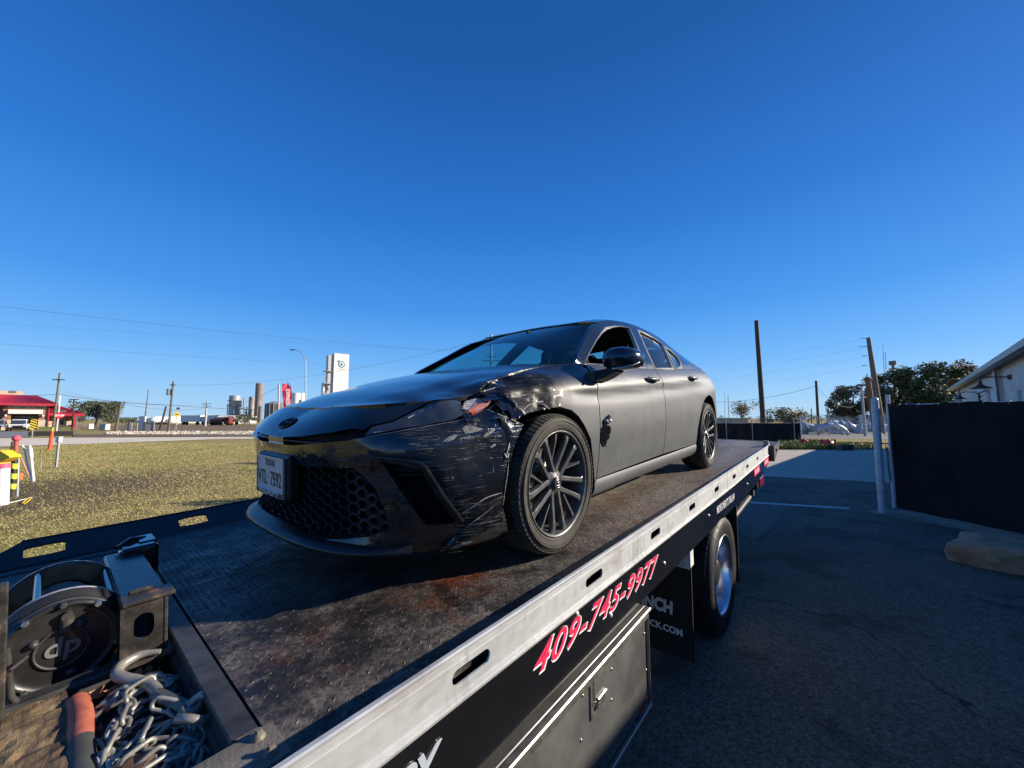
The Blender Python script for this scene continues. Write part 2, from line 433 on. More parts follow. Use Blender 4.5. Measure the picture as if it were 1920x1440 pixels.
# ================================================================== CAR MATERIALS
def mat_paint():
    t = NT('black_car_paint'); X, Y, Z = t.sep()
    nrm = t.sep(t.co.outputs['Normal']); ny = t.math('ABSOLUTE', nrm[1])
    n1 = t.noise(3.2, 6, .6); n2 = t.noise(22, 6, .65); n3 = t.noise(140, 3, .6)
    side = t.ramp(ny, [(.40, 0), (.80, 1)])
    fx = t.math('ADD', t.math('MULTIPLY', X, -1.0), t.math('MULTIPLY', n1, .5))      # grows rearwards
    mx = t.ramp(t.math('ADD', fx, -.05), [(.08, 0), (.34, 1)])
    Zc = t.math('ADD', Z, t.math('MULTIPLY', t.math('ADD', X, .33), .060))
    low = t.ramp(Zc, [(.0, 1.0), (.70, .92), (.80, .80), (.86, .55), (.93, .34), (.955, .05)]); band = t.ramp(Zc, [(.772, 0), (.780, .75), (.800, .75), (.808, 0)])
    left = t.math('GREATER_THAN', Y, 0)
    streak = t.noise(1, 4, .6, t.map((30, 8, 3)))
    dust = t.math('MULTIPLY', t.math('MULTIPLY', side, mx), t.math('MULTIPLY', t.math('MULTIPLY', low, t.ramp(t.math('MULTIPLY', X, -1.0), [(.0, 1), (1.0, 1)])), t.ramp(n2, [(.2, .80), (.75, 1)])))
    dust = t.math('MULTIPLY', dust, t.ramp(streak, [(.25, .82), (.7, 1)]))
    smear = t.ramp(t.noise(5.0, 3, .5, t.map((1, 1, 1.6)), 1.2), [(.60, 1), (.70, .86)])
    dust = t.math('MULTIPLY', dust, smear)
    up = t.ramp(nrm[2], [(.2, 0), (.8, .03)])
    fine = t.math('MULTIPLY', t.ramp(n3, [(.5, 0), (.75, 1)]), .03)
    d = t.math('ADD', t.math('ADD', t.math('MULTIPLY', dust, .80), up), fine, True)
    d = t.math('ADD', d, t.math('MULTIPLY', t.ramp(n2, [(.55, 0), (.8, 1)]), .02), True)
    dc = t.ramp(n1, [(.3, (.115, .125, .134)), (.7, (.170, .178, .184))])
    dc = t.mix(t.math('MULTIPLY', band, side), dc, (.045, .046, .048))  # shade of the door crease painted in as a darker dust band
    t.set('Base Color', t.mix(d, (.006, .0065, .008), dc))
    t.set('Roughness', t.ramp(d, [(0, .09), (.12, .2), (.6, .52)])); t.set('Specular IOR Level', t.ramp(d, [(0, .5), (.5, .25)]))
    t.set('Coat Weight', t.ramp(d, [(0, 1), (.2, .6), (.6, .22)])); t.b.inputs['Coat Roughness'].default_value = .09
    dx = t.math('SUBTRACT', X, .24); dz = t.math('SUBTRACT', Z, .74); dd = t.math('SQRT', t.math('ADD', t.math('MULTIPLY', dx, dx), t.math('MULTIPLY', dz, dz)))
    zone = t.math('MULTIPLY', t.ramp(t.math('ADD', dd, t.math('MULTIPLY', n1, .15)), [(.28, 1), (.46, 0)]), t.ramp(t.math('ADD', Y, t.math('MULTIPLY', n2, .2)), [(.72, 0), (.92, 1)]))
    scr = t.math('MULTIPLY', t.ramp(t.noise(1, 5, .75, t.map((14, 30, 120), (0, .25, .3)), .4), [(.56, 0), (.66, 1)]), zone)
    bc = t.mix(t.math('MULTIPLY', scr, .8), t.mix(d, (.006, .0065, .008), dc), (.15, .15, .15)); t.set('Base Color', bc)
    t.set('Roughness', t.math('ADD', t.ramp(d, [(0, .09), (.12, .2), (.6, .52)]), t.math('MULTIPLY', zone, .34), True)); t.set('Specular IOR Level', t.math('SUBTRACT', .5, t.math('MULTIPLY', zone, .28)))
    t.set('Coat Weight', t.math('MULTIPLY', t.ramp(d, [(0, .30), (.2, .28), (.6, .22)]), t.math('SUBTRACT', 1.0, t.math('MULTIPLY', zone, .92))))
    t.bump(t.noise(260, 2, .5), .0002)
    return t.m
def mat_scraped():
    """bumper plastic with scrapes"""
    t = NT('scraped_black_paint')
    st = t.noise(1, 6, .72, t.map((9, 9, 240), (0, .12, 0)), .35); st2 = t.noise(1, 5, .7, t.map((60, 60, 9), (0, .9, .4)), .3)
    m = t.noise(4.2, 4, .6); m2 = t.noise(9, 5, .6)
    a = t.math('MULTIPLY', t.ramp(st, [(.56, 0), (.66, 1)]), t.ramp(m, [(.40, 0), (.62, .8)]))
    b = t.math('MULTIPLY', t.ramp(st2, [(.62, 0), (.70, .9)]), t.ramp(m2, [(.50, 0), (.66, 1)]))
    X, Y, Z = t.sep()
    yb = t.ramp(Y, [(.30, .15), (.75, 1)])
    f = t.math('MULTIPLY', t.math('ADD', a, b, True), yb)
    haze = t.math('MULTIPLY', t.ramp(t.noise(3, 3, .5), [(.45, 0), (.7, .10)]), yb)
    f = t.math('ADD', f, haze, True)
    t.set('Base Color', t.mix(f, (.007, .008, .010), (.15, .155, .155)))
    t.set('Roughness', t.ramp(f, [(0, .09), (.3, .5)])); t.set('Coat Weight', t.ramp(f, [(0, .9), (.3, .1)])); t.b.inputs['Coat Roughness'].default_value = .06
    t.bump(t.math('ADD', t.noise(8, 3, .5), t.math('MULTIPLY', f, .12)), .012)
    return t.m
def mat_glass(name, tint, alpha, rough=.0):
    t = NT(name); t.n.remove(t.b)
    tr = t.node('ShaderNodeBsdfTransparent'); tr.inputs[0].default_value = (*tint, 1)
    gl = t.node('ShaderNodeBsdfGlossy'); gl.inputs['Roughness'].default_value = max(rough, .005); gl.inputs[0].default_value = (1, 1, 1, 1)
    lw = t.node('ShaderNodeLayerWeight'); lw.inputs[0].default_value = .5
    fac = t.math('ADD', t.math('MULTIPLY', t.math('POWER', lw.outputs['Facing'], 5.0), .9), .045, True)
    df = t.node('ShaderNodeBsdfDiffuse'); df.inputs[0].default_value = (.25, .25, .24, 1)
    m1 = t.node('ShaderNodeMixShader'); t.link(fac, m1.inputs[0]); t.link(tr.outputs[0], m1.inputs[1]); t.link(gl.outputs[0], m1.inputs[2])
    m2 = t.node('ShaderNodeMixShader'); t.link(t.ramp(t.noise(6, 6, .6), [(.35, alpha * .4), (.7, alpha)]), m2.inputs[0]); t.link(m1.outputs[0], m2.inputs[1]); t.link(df.outputs[0], m2.inputs[2])
    t.link(m2.outputs[0], t.out.inputs[0]); return t.m
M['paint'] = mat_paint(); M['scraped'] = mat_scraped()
M['glass'] = mat_glass('tinted_windshield_glass', (.30, .60, .62), .05)
M['sideglass'] = mat_glass('side_window_glass', (.45, .70, .72), .08)
M['black_plastic'] = simple('black_plastic', (.012, .012, .013), .38, bump=.0003)
M['matte_black'] = simple('matte_black_liner', (.006, .006, .006), .85)
M['interior'] = simple('interior_trim', (.015, .015, .016), .8)
M['frame_trim'] = simple('dusty_window_trim', (.34, .335, .32), .45, var=.15)
M['lens'] = simple('smoked_headlight_lens', (.045, .052, .060), .10, var=.3, coat=1)
_t = NT('amber_reflector'); _z = _t.sep()[2]; _n = _t.noise(60, 4, .7)
_t.set('Base Color', _t.mix(_t.ramp(_n, [(.45, 0), (.6, .55)]), _t.ramp(_z, [(.68, (.70, .10, .03)), (.72, (.62, .22, .15))]), (.62, .50, .46))); _t.set('Roughness', .25); M['amber'] = _t.m
M['clear_plastic'] = simple('broken_clear_plastic', (.42, .42, .42), .2, var=.5, nscale=30)
M['edge_scratch'] = simple('exposed_plastic_edge', (.34, .34, .33), .5, nscale=60, var=.5)
def mat_tyre():
    t = NT('dusty_tyre_rubber'); n = t.noise(14, 6, .6)
    t.set('Base Color', t.ramp(n, [(.3, (.034, .032, .029)), (.75, (.085, .077, .066))])); t.set('Roughness', .75); t.set('Specular IOR Level', .3)
    t.bump(t.noise(160, 3, .5), .0006); return t.m
M['tyre'] = mat_tyre()
M['rim'] = simple('gunmetal_rim', (.075, .076, .078), .38, metal=.0, var=.35, nscale=20, coat=.35)
M['rim_edge'] = simple('scuffed_rim_edge', (.16, .16, .155), .4, metal=.5, var=.4, nscale=40)
M['brake'] = simple('brake_metal', (.10, .095, .09), .4, metal=.9, nscale=50)
M['silver'] = simple('satin_silver', (.45, .45, .46), .3, metal=.9)
M['plate'] = simple('licence_plate_white', (.55, .56, .58), .45, var=.08)
M['plate_ink'] = simple('licence_plate_ink', (.01, .011, .02), .5)
M['plate_frame_white'] = simple('plate_frame_lettering', (.7, .7, .7), .5)
M['red_lens'] = simple('red_tail_lens', (.50, .012, .018), .1, var=.2, coat=1)
M['seat'] = simple('black_seat_fabric', (.012, .012, .013), .8)

# ================================================================== CAR
car = empty('damaged_sedan', label='black sedan with smashed left front corner and dusty doors, on the flatbed deck', cat='car')
car.matrix_basis = CT
def sp(s, z, d=0.0): return surf(s, z, d)
def damage(p):
    """crumple the left front corner"""
    a = max(0.0, 1 - ((p.x - .36) / .42) ** 2 - ((p.z - .74) / .24) ** 2) * max(0, min(1, (p.y - .45) / .2))
    if a <= 0: return p
    n = abs(noise.noise(Vector((p.x * 7, p.y * 5, p.z * 8 + 3)))) * .060 + abs(noise.noise(Vector((p.x * 17 + 5, p.y * 10, p.z * 19)))) * .018 - .012
    k = min(1, a * 1.6)
    return Vector((p.x - n * .3 * k, p.y - n * k, p.z - n * .35 * k))
def bumper_warp(p):
    a = max(0, min(1, (p.y - .35) / .3))
    n = noise.noise(Vector((p.x * 4 + 9, p.y * 3, p.z * 4))) * .018 + abs(noise.noise(Vector((p.x * 12, p.y * 8, p.z * 6)))) * .007
    return Vector((p.x - n * .4 * a, p.y - n * a, p.z))
def body_panel(name, poly, mat, mirror=False, holes=(), step=.03, thick=.014, warp=None, parent=None, **kw):
    mb = MB()
    def mp(a, b, d):
        p = sp(a, b, d)
        if warp: p = warp(p)
        return mir(p) if mirror else p
    panel(mb, poly, mp, holes, step, thick)
    return mb.build(name, mat, parent or car, **kw)
G_ = .004
sD0, sD1, sR1 = s_at_x(-.405), s_at_x(-1.50), s_at_x(-2.40)
def circ_sz(cx, cz, r, a0, a1, n=18):
    """wheel arch arc as (s, z) points on the left side; angles from the rear (180) over the top"""
    out = []
    for i in range(n + 1):
        a = R_(a0 + (a1 - a0) * i / n); x = cx + r * math.cos(a); z = cz + r * math.sin(a); out.append((s_at_x(x), z))
    return out
# ---- inner shell: dark, keeps gaps black (recessed under every panel)
mb = MB()
for sg in (1, -1):
    rows = []
    for s in np.linspace(0, SMAX, 90):
        rows.append([Vector((p.x, p.y * sg, p.z)) for p in [surf(s, z, .05) for z in np.linspace(.46 if not (s_at_x(.42) < s < s_at_x(-.42) or s_at_x(-2.36) < s < s_at_x(-3.28)) else .74, ztop(s) - .035, 10)]])
    mb.grid(rows)
mb.build('inner_shell', M['matte_black'], car)
mb = MB(); mb.box((-1.42, 0, .185), (4.2, 1.40, .05)); mb.box((.55, 0, .21), (.55, 1.1, .06)); mb.box((-1.35, 0, .25), (2.0, 1.68, .08)); mb.build('underbody', M['matte_black'], car)
# ---- doors
def arch_inner(xc, sgn):  # front/rear edges
    pass
zs = .288
def ztop_line(s0, s1, n, dz=-.006): return [(s, ztop(s) + dz) for s in np.linspace(s0, s1, n)]
for mr in (False, True):
    poly = [(sD0 + G_, zs), (sD1 - G_, zs + .012)] + [(sD1 - G_, z) for z in (.5, .8)] + ztop_line(sD1 - G_, sD0 + .03, 14) + [(sD0 + .012, .80), (sD0 + G_, .6)]
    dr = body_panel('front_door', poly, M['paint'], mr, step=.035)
    rear_edge = [(s_at_x(-2.825 + math.sqrt(.41 ** 2 - (z - .345) ** 2)), z) for z in (.287, .35, .42, .49, .55, .60, .64)] + [(s_at_x(-2.572), .72), (s_at_x(-2.60), .80)]
    poly = [(sD1 + G_, zs + .012)] + rear_edge + ztop_line(s_at_x(-2.60), sD1 + G_, 12) + [(sD1 + G_, .8), (sD1 + G_, .5)]
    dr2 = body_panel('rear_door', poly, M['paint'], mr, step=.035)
    for (px0, zz, dd) in ((-1.27, .875, dr), (-2.30, .915, dr2)):
        mb = MB(); pts = []
        for i in range(9):
            u = i / 8; x = px0 - .11 + .22 * u; p = sp(s_at_x(x), zz + .004 * u); off = .036 * math.sin(math.pi * min(max(u * 1.0, .0), 1)) ** .5 + .002
            pts.append(Vector((x, p.y + off, zz + .004 * u)))
        rr = [.009, .011, .012, .012, .012, .012, .012, .011, .009]
        if mr: pts = [mir(p) for p in pts]
        mb.tube(pts, rr, 10); mb.build('handle', M['paint'], dd)
        mb = MB(); c = sp(s_at_x(px0), zz); c.y += .001
        rows = []
        for i in range(9):
            a = i / 8 * math.pi
            rows.append([Vector((c.x + .05 * math.cos(t) * (1 - .3 * i / 8), sp(s_at_x(c.x + .05 * math.cos(t) * (1 - .3 * i / 8)), c.z + .03 * math.sin(t) * (1 - i / 9)).y + .0015, c.z + .03 * math.sin(t) * (1 - i / 9))) for t in np.linspace(0, 2 * math.pi, 18)])
        if mr: rows = [[mir(p) for p in r] for r in rows]
        mb.grid(rows); mb.build('handle_recess', M['matte_black'], dd)
# ---- rockers / sills
for mr in (False, True):
    poly = [(s_at_x(-.36), .175), (s_at_x(-2.37), .185), (s_at_x(-2.41), .275), (s_at_x(-2.405), .282)] + [(s, .283) for s in np.linspace(s_at_x(-2.3), s_at_x(-.40), 10)] + [(s_at_x(-.37), .27)]
    mb = MB()
    def mp(a, b, d):
        p = sp(a, b, d); p.y += .018 * max(0, math.sin((b - .175) / .11 * math.pi)) ** .6 if .175 < b < .285 else 0
        return mir(p) if mr else p
    panel(mb, poly, mp, (), .03, .03); mb.build('side_skirt', M['paint'], car)
# ---- quarter panels and rear bumper
arcR = circ_sz(-2.825, .335, .372, -8, 188, 22)
for mr in (False, True):
    arc = [p for p in circ_sz(-2.825, .335, .372, 190, 0, 24)]      # rear-of-door side over the top to the back
    a = [(s_at_x(-2.825 + .372 * math.cos(R_(t))), .335 + .372 * math.sin(R_(t))) for t in np.linspace(20, 165, 20)]
    s_b = s_at_x(-3.28)
    left = [(s_at_x(-2.605), .80), (s_at_x(-2.565), .705)]
    poly = ztop_line(s_at_x(-2.605), s_at_x(-3.72), 12) + [(s_at_x(-3.70), .93), (s_at_x(-3.40), .80), (s_b, .66)] + [p for p in a[::-1] if p[0] < s_b] + left
    poly = ztop_line(s_at_x(-2.605), s_at_x(-3.72), 12) + [(s_at_x(-3.70), .93), (s_at_x(-3.42), .80), (s_at_x(-3.225), .66), (s_at_x(-3.215), .50)] + \
        [(s_at_x(-2.825 + .41 * math.cos(R_(t))), .345 + .41 * math.sin(R_(t))) for t in np.linspace(160, 48.5, 18)] + [(s_at_x(-2.578), .72)]
    body_panel('quarter_panel', poly, M['paint'], mr, step=.035)
    poly = [(s_at_x(-3.20) + .012, .66), (s_at_x(-3.42), .79)] + [(s_at_x(-3.70), .90), (SMAX - .003, .90), (SMAX - .003, .22), (s_at_x(-3.3), .22), (s_at_x(-3.24), .25), (s_at_x(-3.23), .45)]
    body_panel('rear_bumper', poly, M['paint'], mr, step=.05)
    poly = [(s_at_x(-3.56), .885), (s_at_x(-3.66), .945), (SMAX - .30, .95), (SMAX - .30, .90), (s_at_x(-3.72), .905)]
    poly = [(s_at_x(-3.50), .86), (s_at_x(-3.62), .915), (s_at_x(-3.74), .97), (SMAX - .25, .985), (SMAX - .25, .93), (s_at_x(-3.74), .90)]
    body_panel('tail_light', poly, M['red_lens'], mr, step=.04, warp=lambda p: p + (p - Vector((-2.5, 0, p.z))).normalized() * .012)
    poly = [(s_at_x(-3.725), .99), (SMAX - .003, .992), (SMAX - .003, 1.09)] + ztop_line(SMAX - .003, s_at_x(-3.725), 6)[1:]
    body_panel('boot_lid_face', poly, M['paint'], mr, step=.05)
# ---- front fenders (left one is crumpled and torn)
gap = Q((868, 748), (884, 727), (903, 714), (942, 706), (1000, 692))
sF = sD0 - G_
archL = Q((1111, 929), (1113, 871), (1108, 824), (1096, 797), (1085, 780), (1072, 769), (1050, 763), (1029, 764), (1010, 768), (995, 772), (980, 779), (966, 789))
torn = Q((958, 778), (949, 783), (944, 768), (936, 752), (925, 744), (905, 741), (886, 748))
top = [(s, ztop(s) - .002) for s in np.linspace(s_at_x(.44), sF, 16)]
poly = torn[::1][::-1]
poly = [(sF, .18), (sF, .4), (sF, .6), (sF + .008, .80)] + top[::-1] + [(s_at_x(.455), .752)] + poly + archL[::-1]
fp = body_panel('front_fender', poly, M['paint'], False, step=.016, warp=damage, label='crumpled and torn black fender over the front wheel')
polyR = [(sF, .18), (sF, .4), (sF, .6), (sF + .008, .80)] + top[::-1] + [(s_at_x(.46), .74), (s_at_x(.44), .66), (s_at_x(.40), .50)] + [(s_at_x(.372 * math.cos(R_(t))), .335 + .372 * math.sin(R_(t))) for t in np.linspace(24, 178, 20)] + [(s_at_x(-.365), .18)]
body_panel('front_fender', polyR, M['paint'], True, step=.035)
# ---- wheel arch liners
def liner(xc):
    for sg in (1, -1):
        mb = MB(); rows = []
        for t in np.linspace(-12, 192, 26):
            a = R_(t); r = .40 if xc > -1 else .425
            rows.append([Vector((xc + r * math.cos(a), sg * y, max(.335 + r * math.sin(a), .14))) for y in (.84, .76, .6)])
        mb.grid(rows); mb.grid([[Vector((xc + rr * math.cos(R_(t)), sg * .60, max(.14, .335 + rr * math.sin(R_(t))))) for rr in (.02, .40)] for t in np.linspace(-12, 192, 26)])
        mb.build('wheel_arch_liner', M['matte_black'], car)
liner(0); liner(-2.825)
# black arch lip of the left front wheel
mb = MB(); pts = [sp(a, b, .01) for a, b in archL]; pin = [Vector((p.x * .97, p.y - .05, .335 + (p.z - .335) * .97)) for p in pts]
mb.grid([[a, b] for a, b in zip([damage(p) for p in pts], pin)]); mb.build('arch_lip', M['black_plastic'], car)
# ---- nose cap (panel between hood seam, headlights and slot)
up = Q((600, 768.5), (647, 763), (688, 768), (760, 760), (818, 752), (855, 744))
lens_top = Q((855, 746), (808, 753), (770, 771), (734, 789), (697, 797), (681, 806))
lip = Q((660, 803), (620, 811), (565, 818))
halfL = [(0.0, ztop(0) - .004), (.12, ztop(.12) - .004)] + up + lens_top + lip
lo = [(.12, .604), (0.0, .600)]
half = halfL + lo
half_r = [(-a, b) for a, b in half[::-1]]
poly = half[1:-1] + [(0.0, .600)] + half_r[2:-1] + [(0.0, ztop(0) - .004)]
nose = body_panel('nose_panel', poly, M['paint'], step=.025, thick=.02)
# ---- bumper cover with grille opening and side intakes
lens_bot = Q((652, 826), (686, 819), (722, 812), (760, 804.5), (805, 797), (852, 789), (880, 782))
flap = Q((897, 774), (913, 768), (935, 777), (960, 788), (975, 796))
edgeW = [(s_at_x(.405), .49), (s_at_x(.43), .31), (s_at_x(.44), .195)]
edgeW = Q((962, 828), (953, 866), (947, 910), (945, 950), (945, 1006))
bottom = Q((929, 1012), (880, 1024), (823, 1031))
topc = [(0.0, .572), (.20, .572)]
halfL = topc + lens_bot + flap + edgeW + bottom + [(.40, .165), (0.0, .165)]
half_r = [(-a, b) for a, b in halfL[::-1]][1:-1]
poly = halfL + half_r
gh = Q((560, 872), (600, 876), (657, 879), (680, 897), (700, 918), (718, 955), (731, 992), (690, 1006), (640, 1011))
grille_hole = [(0.0, gh[0][1])] + gh + [(0.0, .176)]
grille_hole = [(a, b) for a, b in grille_hole] + [(-a, b) for a, b in grille_hole[::-1]][1:-1]
intake = Q((716, 866), (765, 875), (786, 880), (800, 900), (820, 930), (840, 958), (856, 980), (835, 985), (800, 986), (772, 950), (742, 905))
intake_r = [(-a, b) for a, b in intake[::-1]]
bump = body_panel('bumper_cover', poly, M['scraped'], holes=(grille_hole, intake, intake_r), step=.022, thick=.018, warp=bumper_warp, label='scraped black bumper cover, its left corner torn loose')
# flap torn over the wheel (bent outwards), with whitened edges
fl = [q(*p) for p in ((938, 778), (960, 788), (978, 797))]
mb = MB()
P0 = bumper_warp(sp(*q(918, 771))); P1 = bumper_warp(sp(*q(975, 796))); 
def on(u, v, y):
    o, d = car_ray(u, v); return o + d * ((y - o.y) / d.y)
A = [on(935, 777, .885), on(960, 788, .895), on(981, 797, .915)]
B = [on(940, 800, .89), on(955, 812, .905), on(967, 826, .915)]
C = [on(940, 850, .885), on(950, 858, .90), on(955, 866, .905)]
rows = [[Vector(p) for p in cr([a, b, c], 8)] for a, b, c in zip(A, B, C)]
rows = [[Vector(r) for r in cr([rows[0][j], rows[1][j], rows[2][j]], 7)] for j in range(8)]
for r in rows:
    for k, p in enumerate(r): p += Vector((0, abs(noise.noise(p * 30)) * .012, 0))
mb.grid(rows); mb.build('torn_corner_flap', M['scraped'], bump)
# ridge / skirt at the lower left corner
mb = MB()
ra = [on(632 + 0, 1017, .36)]
rows = []
rid = Q((926, 950), (905, 968), (880, 985), (858, 1003), (838, 1020))
botm = Q((944, 1008), (925, 1014), (897, 1020), (866, 1026), (826, 1031))
ra = [bumper_warp(sp(a, b, -.004)) for a, b in rid]; rb = [bumper_warp(sp(a, b, -.022)) for a, b in [((x0 + x1) / 2, (z0 + z1) / 2) for (x0, z0), (x1, z1) in zip(rid, botm)]]; rc = [bumper_warp(sp(a, b, -.012)) for a, b in botm]
ra = cr(ra, 14); rb = cr(rb, 14); rc = cr(rc, 14)
mb.grid([[Vector(p) for p in cr([a, b, c], 6)] for a, b, c in zip(ra, rb, rc)]); mb.build('corner_skirt', M['scraped'], bump)
# white scratched cracks: raised slivers of exposed plastic
def sliver(name, pix, w, d=-.003, mat='edge_scratch', par=None, fn=bumper_warp):
    pts = [Vector(p) for p in cr([fn(sp(*q(*p), d)) for p in pix], len(pix) * 4)]
    r = [w * (.35 + .65 * math.sin(math.pi * (i + .5) / len(pts))) * (.7 + .6 * random.random()) for i in range(len(pts))]
    MB().tube(pts, r, 5).build(name, M[mat], par or bump)
sliver('crack_edge', [(867, 963), (890, 948), (912, 933), (940, 924)], .0022)
sliver('crack_edge', [(913, 768), (935, 777), (960, 788), (980, 797)], .0022)
sliver('crack_edge', [(926, 950), (905, 967), (885, 981), (862, 1000)], .0016)
sliver('crack_edge', [(952, 868), (949, 890), (946, 915), (944, 948)], .0022)
sliver('crack_edge', [(954, 830), (950, 843), (946, 858)], .004)
sliver('crack_edge', [(648, 829), (700, 817), (760, 806), (830, 794), (862, 788)], .0012)
sliver('crack_edge', [(944, 850), (948, 858), (952, 850)], .005)
# scuff flakes on the bumper
M['chip_grey'] = simple('scuffed_primer_chip', (.17, .175, .175), .6, nscale=70, var=.7)
def flake(pix, off=-.002, mat='chip_grey', nm='paint_chip', fn=bumper_warp, par=None):
    pl = Q(*pix); mb = MB(); c = (sum(a for a, b in pl) / len(pl), sum(b for a, b in pl) / len(pl))
    v = [fn(sp(*c, off - .001))] + [fn(sp(a, b, off)) for a, b in pl]
    mb.add(v, [(0, i + 1, (i + 1) % len(pl) + 1) for i in range(len(pl))]); mb.build(nm, M[mat], par or bump)
flake([(827, 829), (838, 820), (852, 814), (857, 817), (850, 824), (838, 829), (833, 827)])
flake([(905, 818), (915, 810), (926, 802), (929, 805), (920, 814), (910, 820)])
flake([(866, 803), (875, 797), (890, 800), (907, 804), (900, 808), (884, 812), (872, 813)])
for p in ([(846, 897), (849, 893), (850, 898)], [(724, 845), (730, 841), (732, 843), (726, 847)], [(918, 838), (926, 832), (930, 834), (922, 840)]): flake(p)
flake([(840, 1026), (862, 1014), (880, 1012), (885, 1014), (868, 1020), (852, 1027)], off=-.026)
# ---- bumper bracket trim round the side intake
for sg in (1, -1):
    tr = [bumper_warp(sp(*q(*p), -.012)) for p in ((700, 857), (745, 862), (780, 868), (796, 880), (812, 905), (832, 935), (850, 958), (867, 980))]
    ti = [bumper_warp(sp(*q(*p), .004)) for p in ((705, 864), (745, 870), (774, 876), (787, 888), (801, 912), (820, 942), (838, 966), (856, 985))]
    to = [bumper_warp(sp(*q(*p), -.002)) for p in ((700, 852), (748, 857), (786, 861), (803, 874), (820, 898), (841, 930), (858, 953), (872, 975))]
    ti = [b + (c - b) * .45 for b, c in zip(tr, ti)]; to = [b + (a - b) * .7 for a, b in zip(to, tr)]
    rows = [[a, b, c] for a, b, c in zip(to, tr, ti)]
    rows = [[Vector(p) for p in r] for r in zip(*[cr([r[k] for r in rows], 24) for k in range(3)])]
    if sg < 0: rows = [[mir(p) for p in r] for r in rows]
    MB().grid(rows).build('intake_trim', M['black_plastic'], bump)
    # intake inner: recessed pocket with fins
    mb = MB(); ip = intake
    c = (sum(a for a, b in ip) / len(ip), sum(b for a, b in ip) / len(ip))
    V, F, L = cut_mesh(ip, (), .04)
    P = [sp(a, b, .075) for a, b in V]; rim0 = [sp(a, b, .01) for a, b in L[0]]; rim1 = [sp(a, b, .075) for a, b in L[0]]
    if sg < 0: P = [mir(p) for p in P]; rim0 = [mir(p) for p in rim0]; rim1 = [mir(p) for p in rim1]
    mb.add(P, F, 0, True); n = len(rim0); mb.add(rim0 + rim1, [(i, (i + 1) % n, n + (i + 1) % n, n + i) for i in range(n)])
    mb.build('side_intake', M['matte_black'], bump)
    mb = MB(); zmin = min(b for a, b in ip); zmax = max(b for a, b in ip)
    k = 0
    for z in np.arange(zmin + .02, zmax - .01, .026):
        xs = [s for s in np.linspace(min(a for a, b in ip), max(a for a, b in ip), 40) if inpoly(s, z, ip)]
        if len(xs) < 3: continue
        for i in range(len(xs) - 1):
            a0, a1 = xs[i], xs[i + 1]
            vs = [sp(a0, z - .004, .06), sp(a1, z - .004, .06), sp(a1, z + .004, .06), sp(a0, z + .004, .06), sp(a0, z, .035), sp(a1, z, .035)]
            if sg < 0: vs = [mir(p) for p in vs]
            mb.add(vs, [(0, 1, 5, 4), (4, 5, 2, 3)])
    mb.build('intake_louvres', M['black_plastic'], bump)
# ---- grille: backing and hexagonal honeycomb
mb = MB(); V, F, L = cut_mesh(grille_hole, (), .05)
mb.add([sp(a, b, .06) for a, b in V], F, 0, True)
rim0 = [sp(a, b, .0) for a, b in L[0]]; rim1 = [sp(a, b, .06) for a, b in L[0]]; n = len(rim0)
mb.add(rim0 + rim1, [(i, (i + 1) % n, n + (i + 1) % n, n + i) for i in range(n)])
gr = mb.build('grille_back', M['matte_black'], car)
mb = MB(); rh = .033; row = 0
z = .168
while z < .52:
    s = -.86 + (rh * 1.5 if row % 2 else 0)
    while s < .86:
        if inpoly(s, z, grille_hole) and inpoly(s + .015, z + .012, grille_hole) and inpoly(s - .015, z - .012, grille_hole) and not (abs(s) < .18 and z > .335):
            big = abs(s) < .48; ri = .84 if big else .84 - min(.42, (abs(s) - .48) * 2.2)
            cells = []
            for (rr, dd) in ((1.0, .022), (ri, .018), (ri * .93, .052)):
                cells.append([(s + rh * rr * math.cos(R_(60 * i)) * 1.0, z + rh * rr * math.sin(R_(60 * i)) * .74, dd) for i in range(6)])
            vs = [sp(a, b, d) for c in cells for a, b, d in c]
            mb.add(vs, [(i, (i + 1) % 6, 6 + (i + 1) % 6, 6 + i) for i in range(6)] + [(6 + i, 6 + (i + 1) % 6, 12 + (i + 1) % 6, 12 + i) for i in range(6)])
        s += rh * 3.0
    z += rh * .866 * .74; row += 1
mb.build('grille_honeycomb', simple('satin_grille_black', (.007, .007, .008), .6), car)
# upper slot between nose and bumper: dark bars
mb = MB(); mb.grid([[sp(s, z, .05) for z in (.56, .58, .61)] for s in np.linspace(-.8, .8, 30)]); mb.build('upper_slot', M['matte_black'], car)
mb = MB(); mb.grid([[sp(s, .588 + dz, d) for dz, d in ((-.003, .04), (-.003, .014), (.003, .014), (.003, .04))] for s in np.linspace(-.55, .55, 30)]); mb.build('slot_bar', M['black_plastic'], car)
mb = MB(); mb.grid([[sp(s, z, .012) for z in (.571, .602)] for s in np.linspace(-.10, .08, 6)]); mb.build('radar_cover', simple('smoky_radar_cover', (.05, .05, .05), .2, coat=1), car)
# ---- front splitter lip
mb = MB(); rows = []
for s in np.linspace(-1.02, .80, 60):
    dz = .018 * max(0, 1 - abs(s) / .9)
    rows.append([sp(s, z + dz, d) for z, d in ((.205, .01), (.197, -.014), (.186, -.034), (.172, -.038), (.160, -.018), (.155, .05), (.16, .20))])
mb.grid(rows); mb.build('splitter_lip', M['black_plastic'], car, label='black front splitter lip with scraped left end')
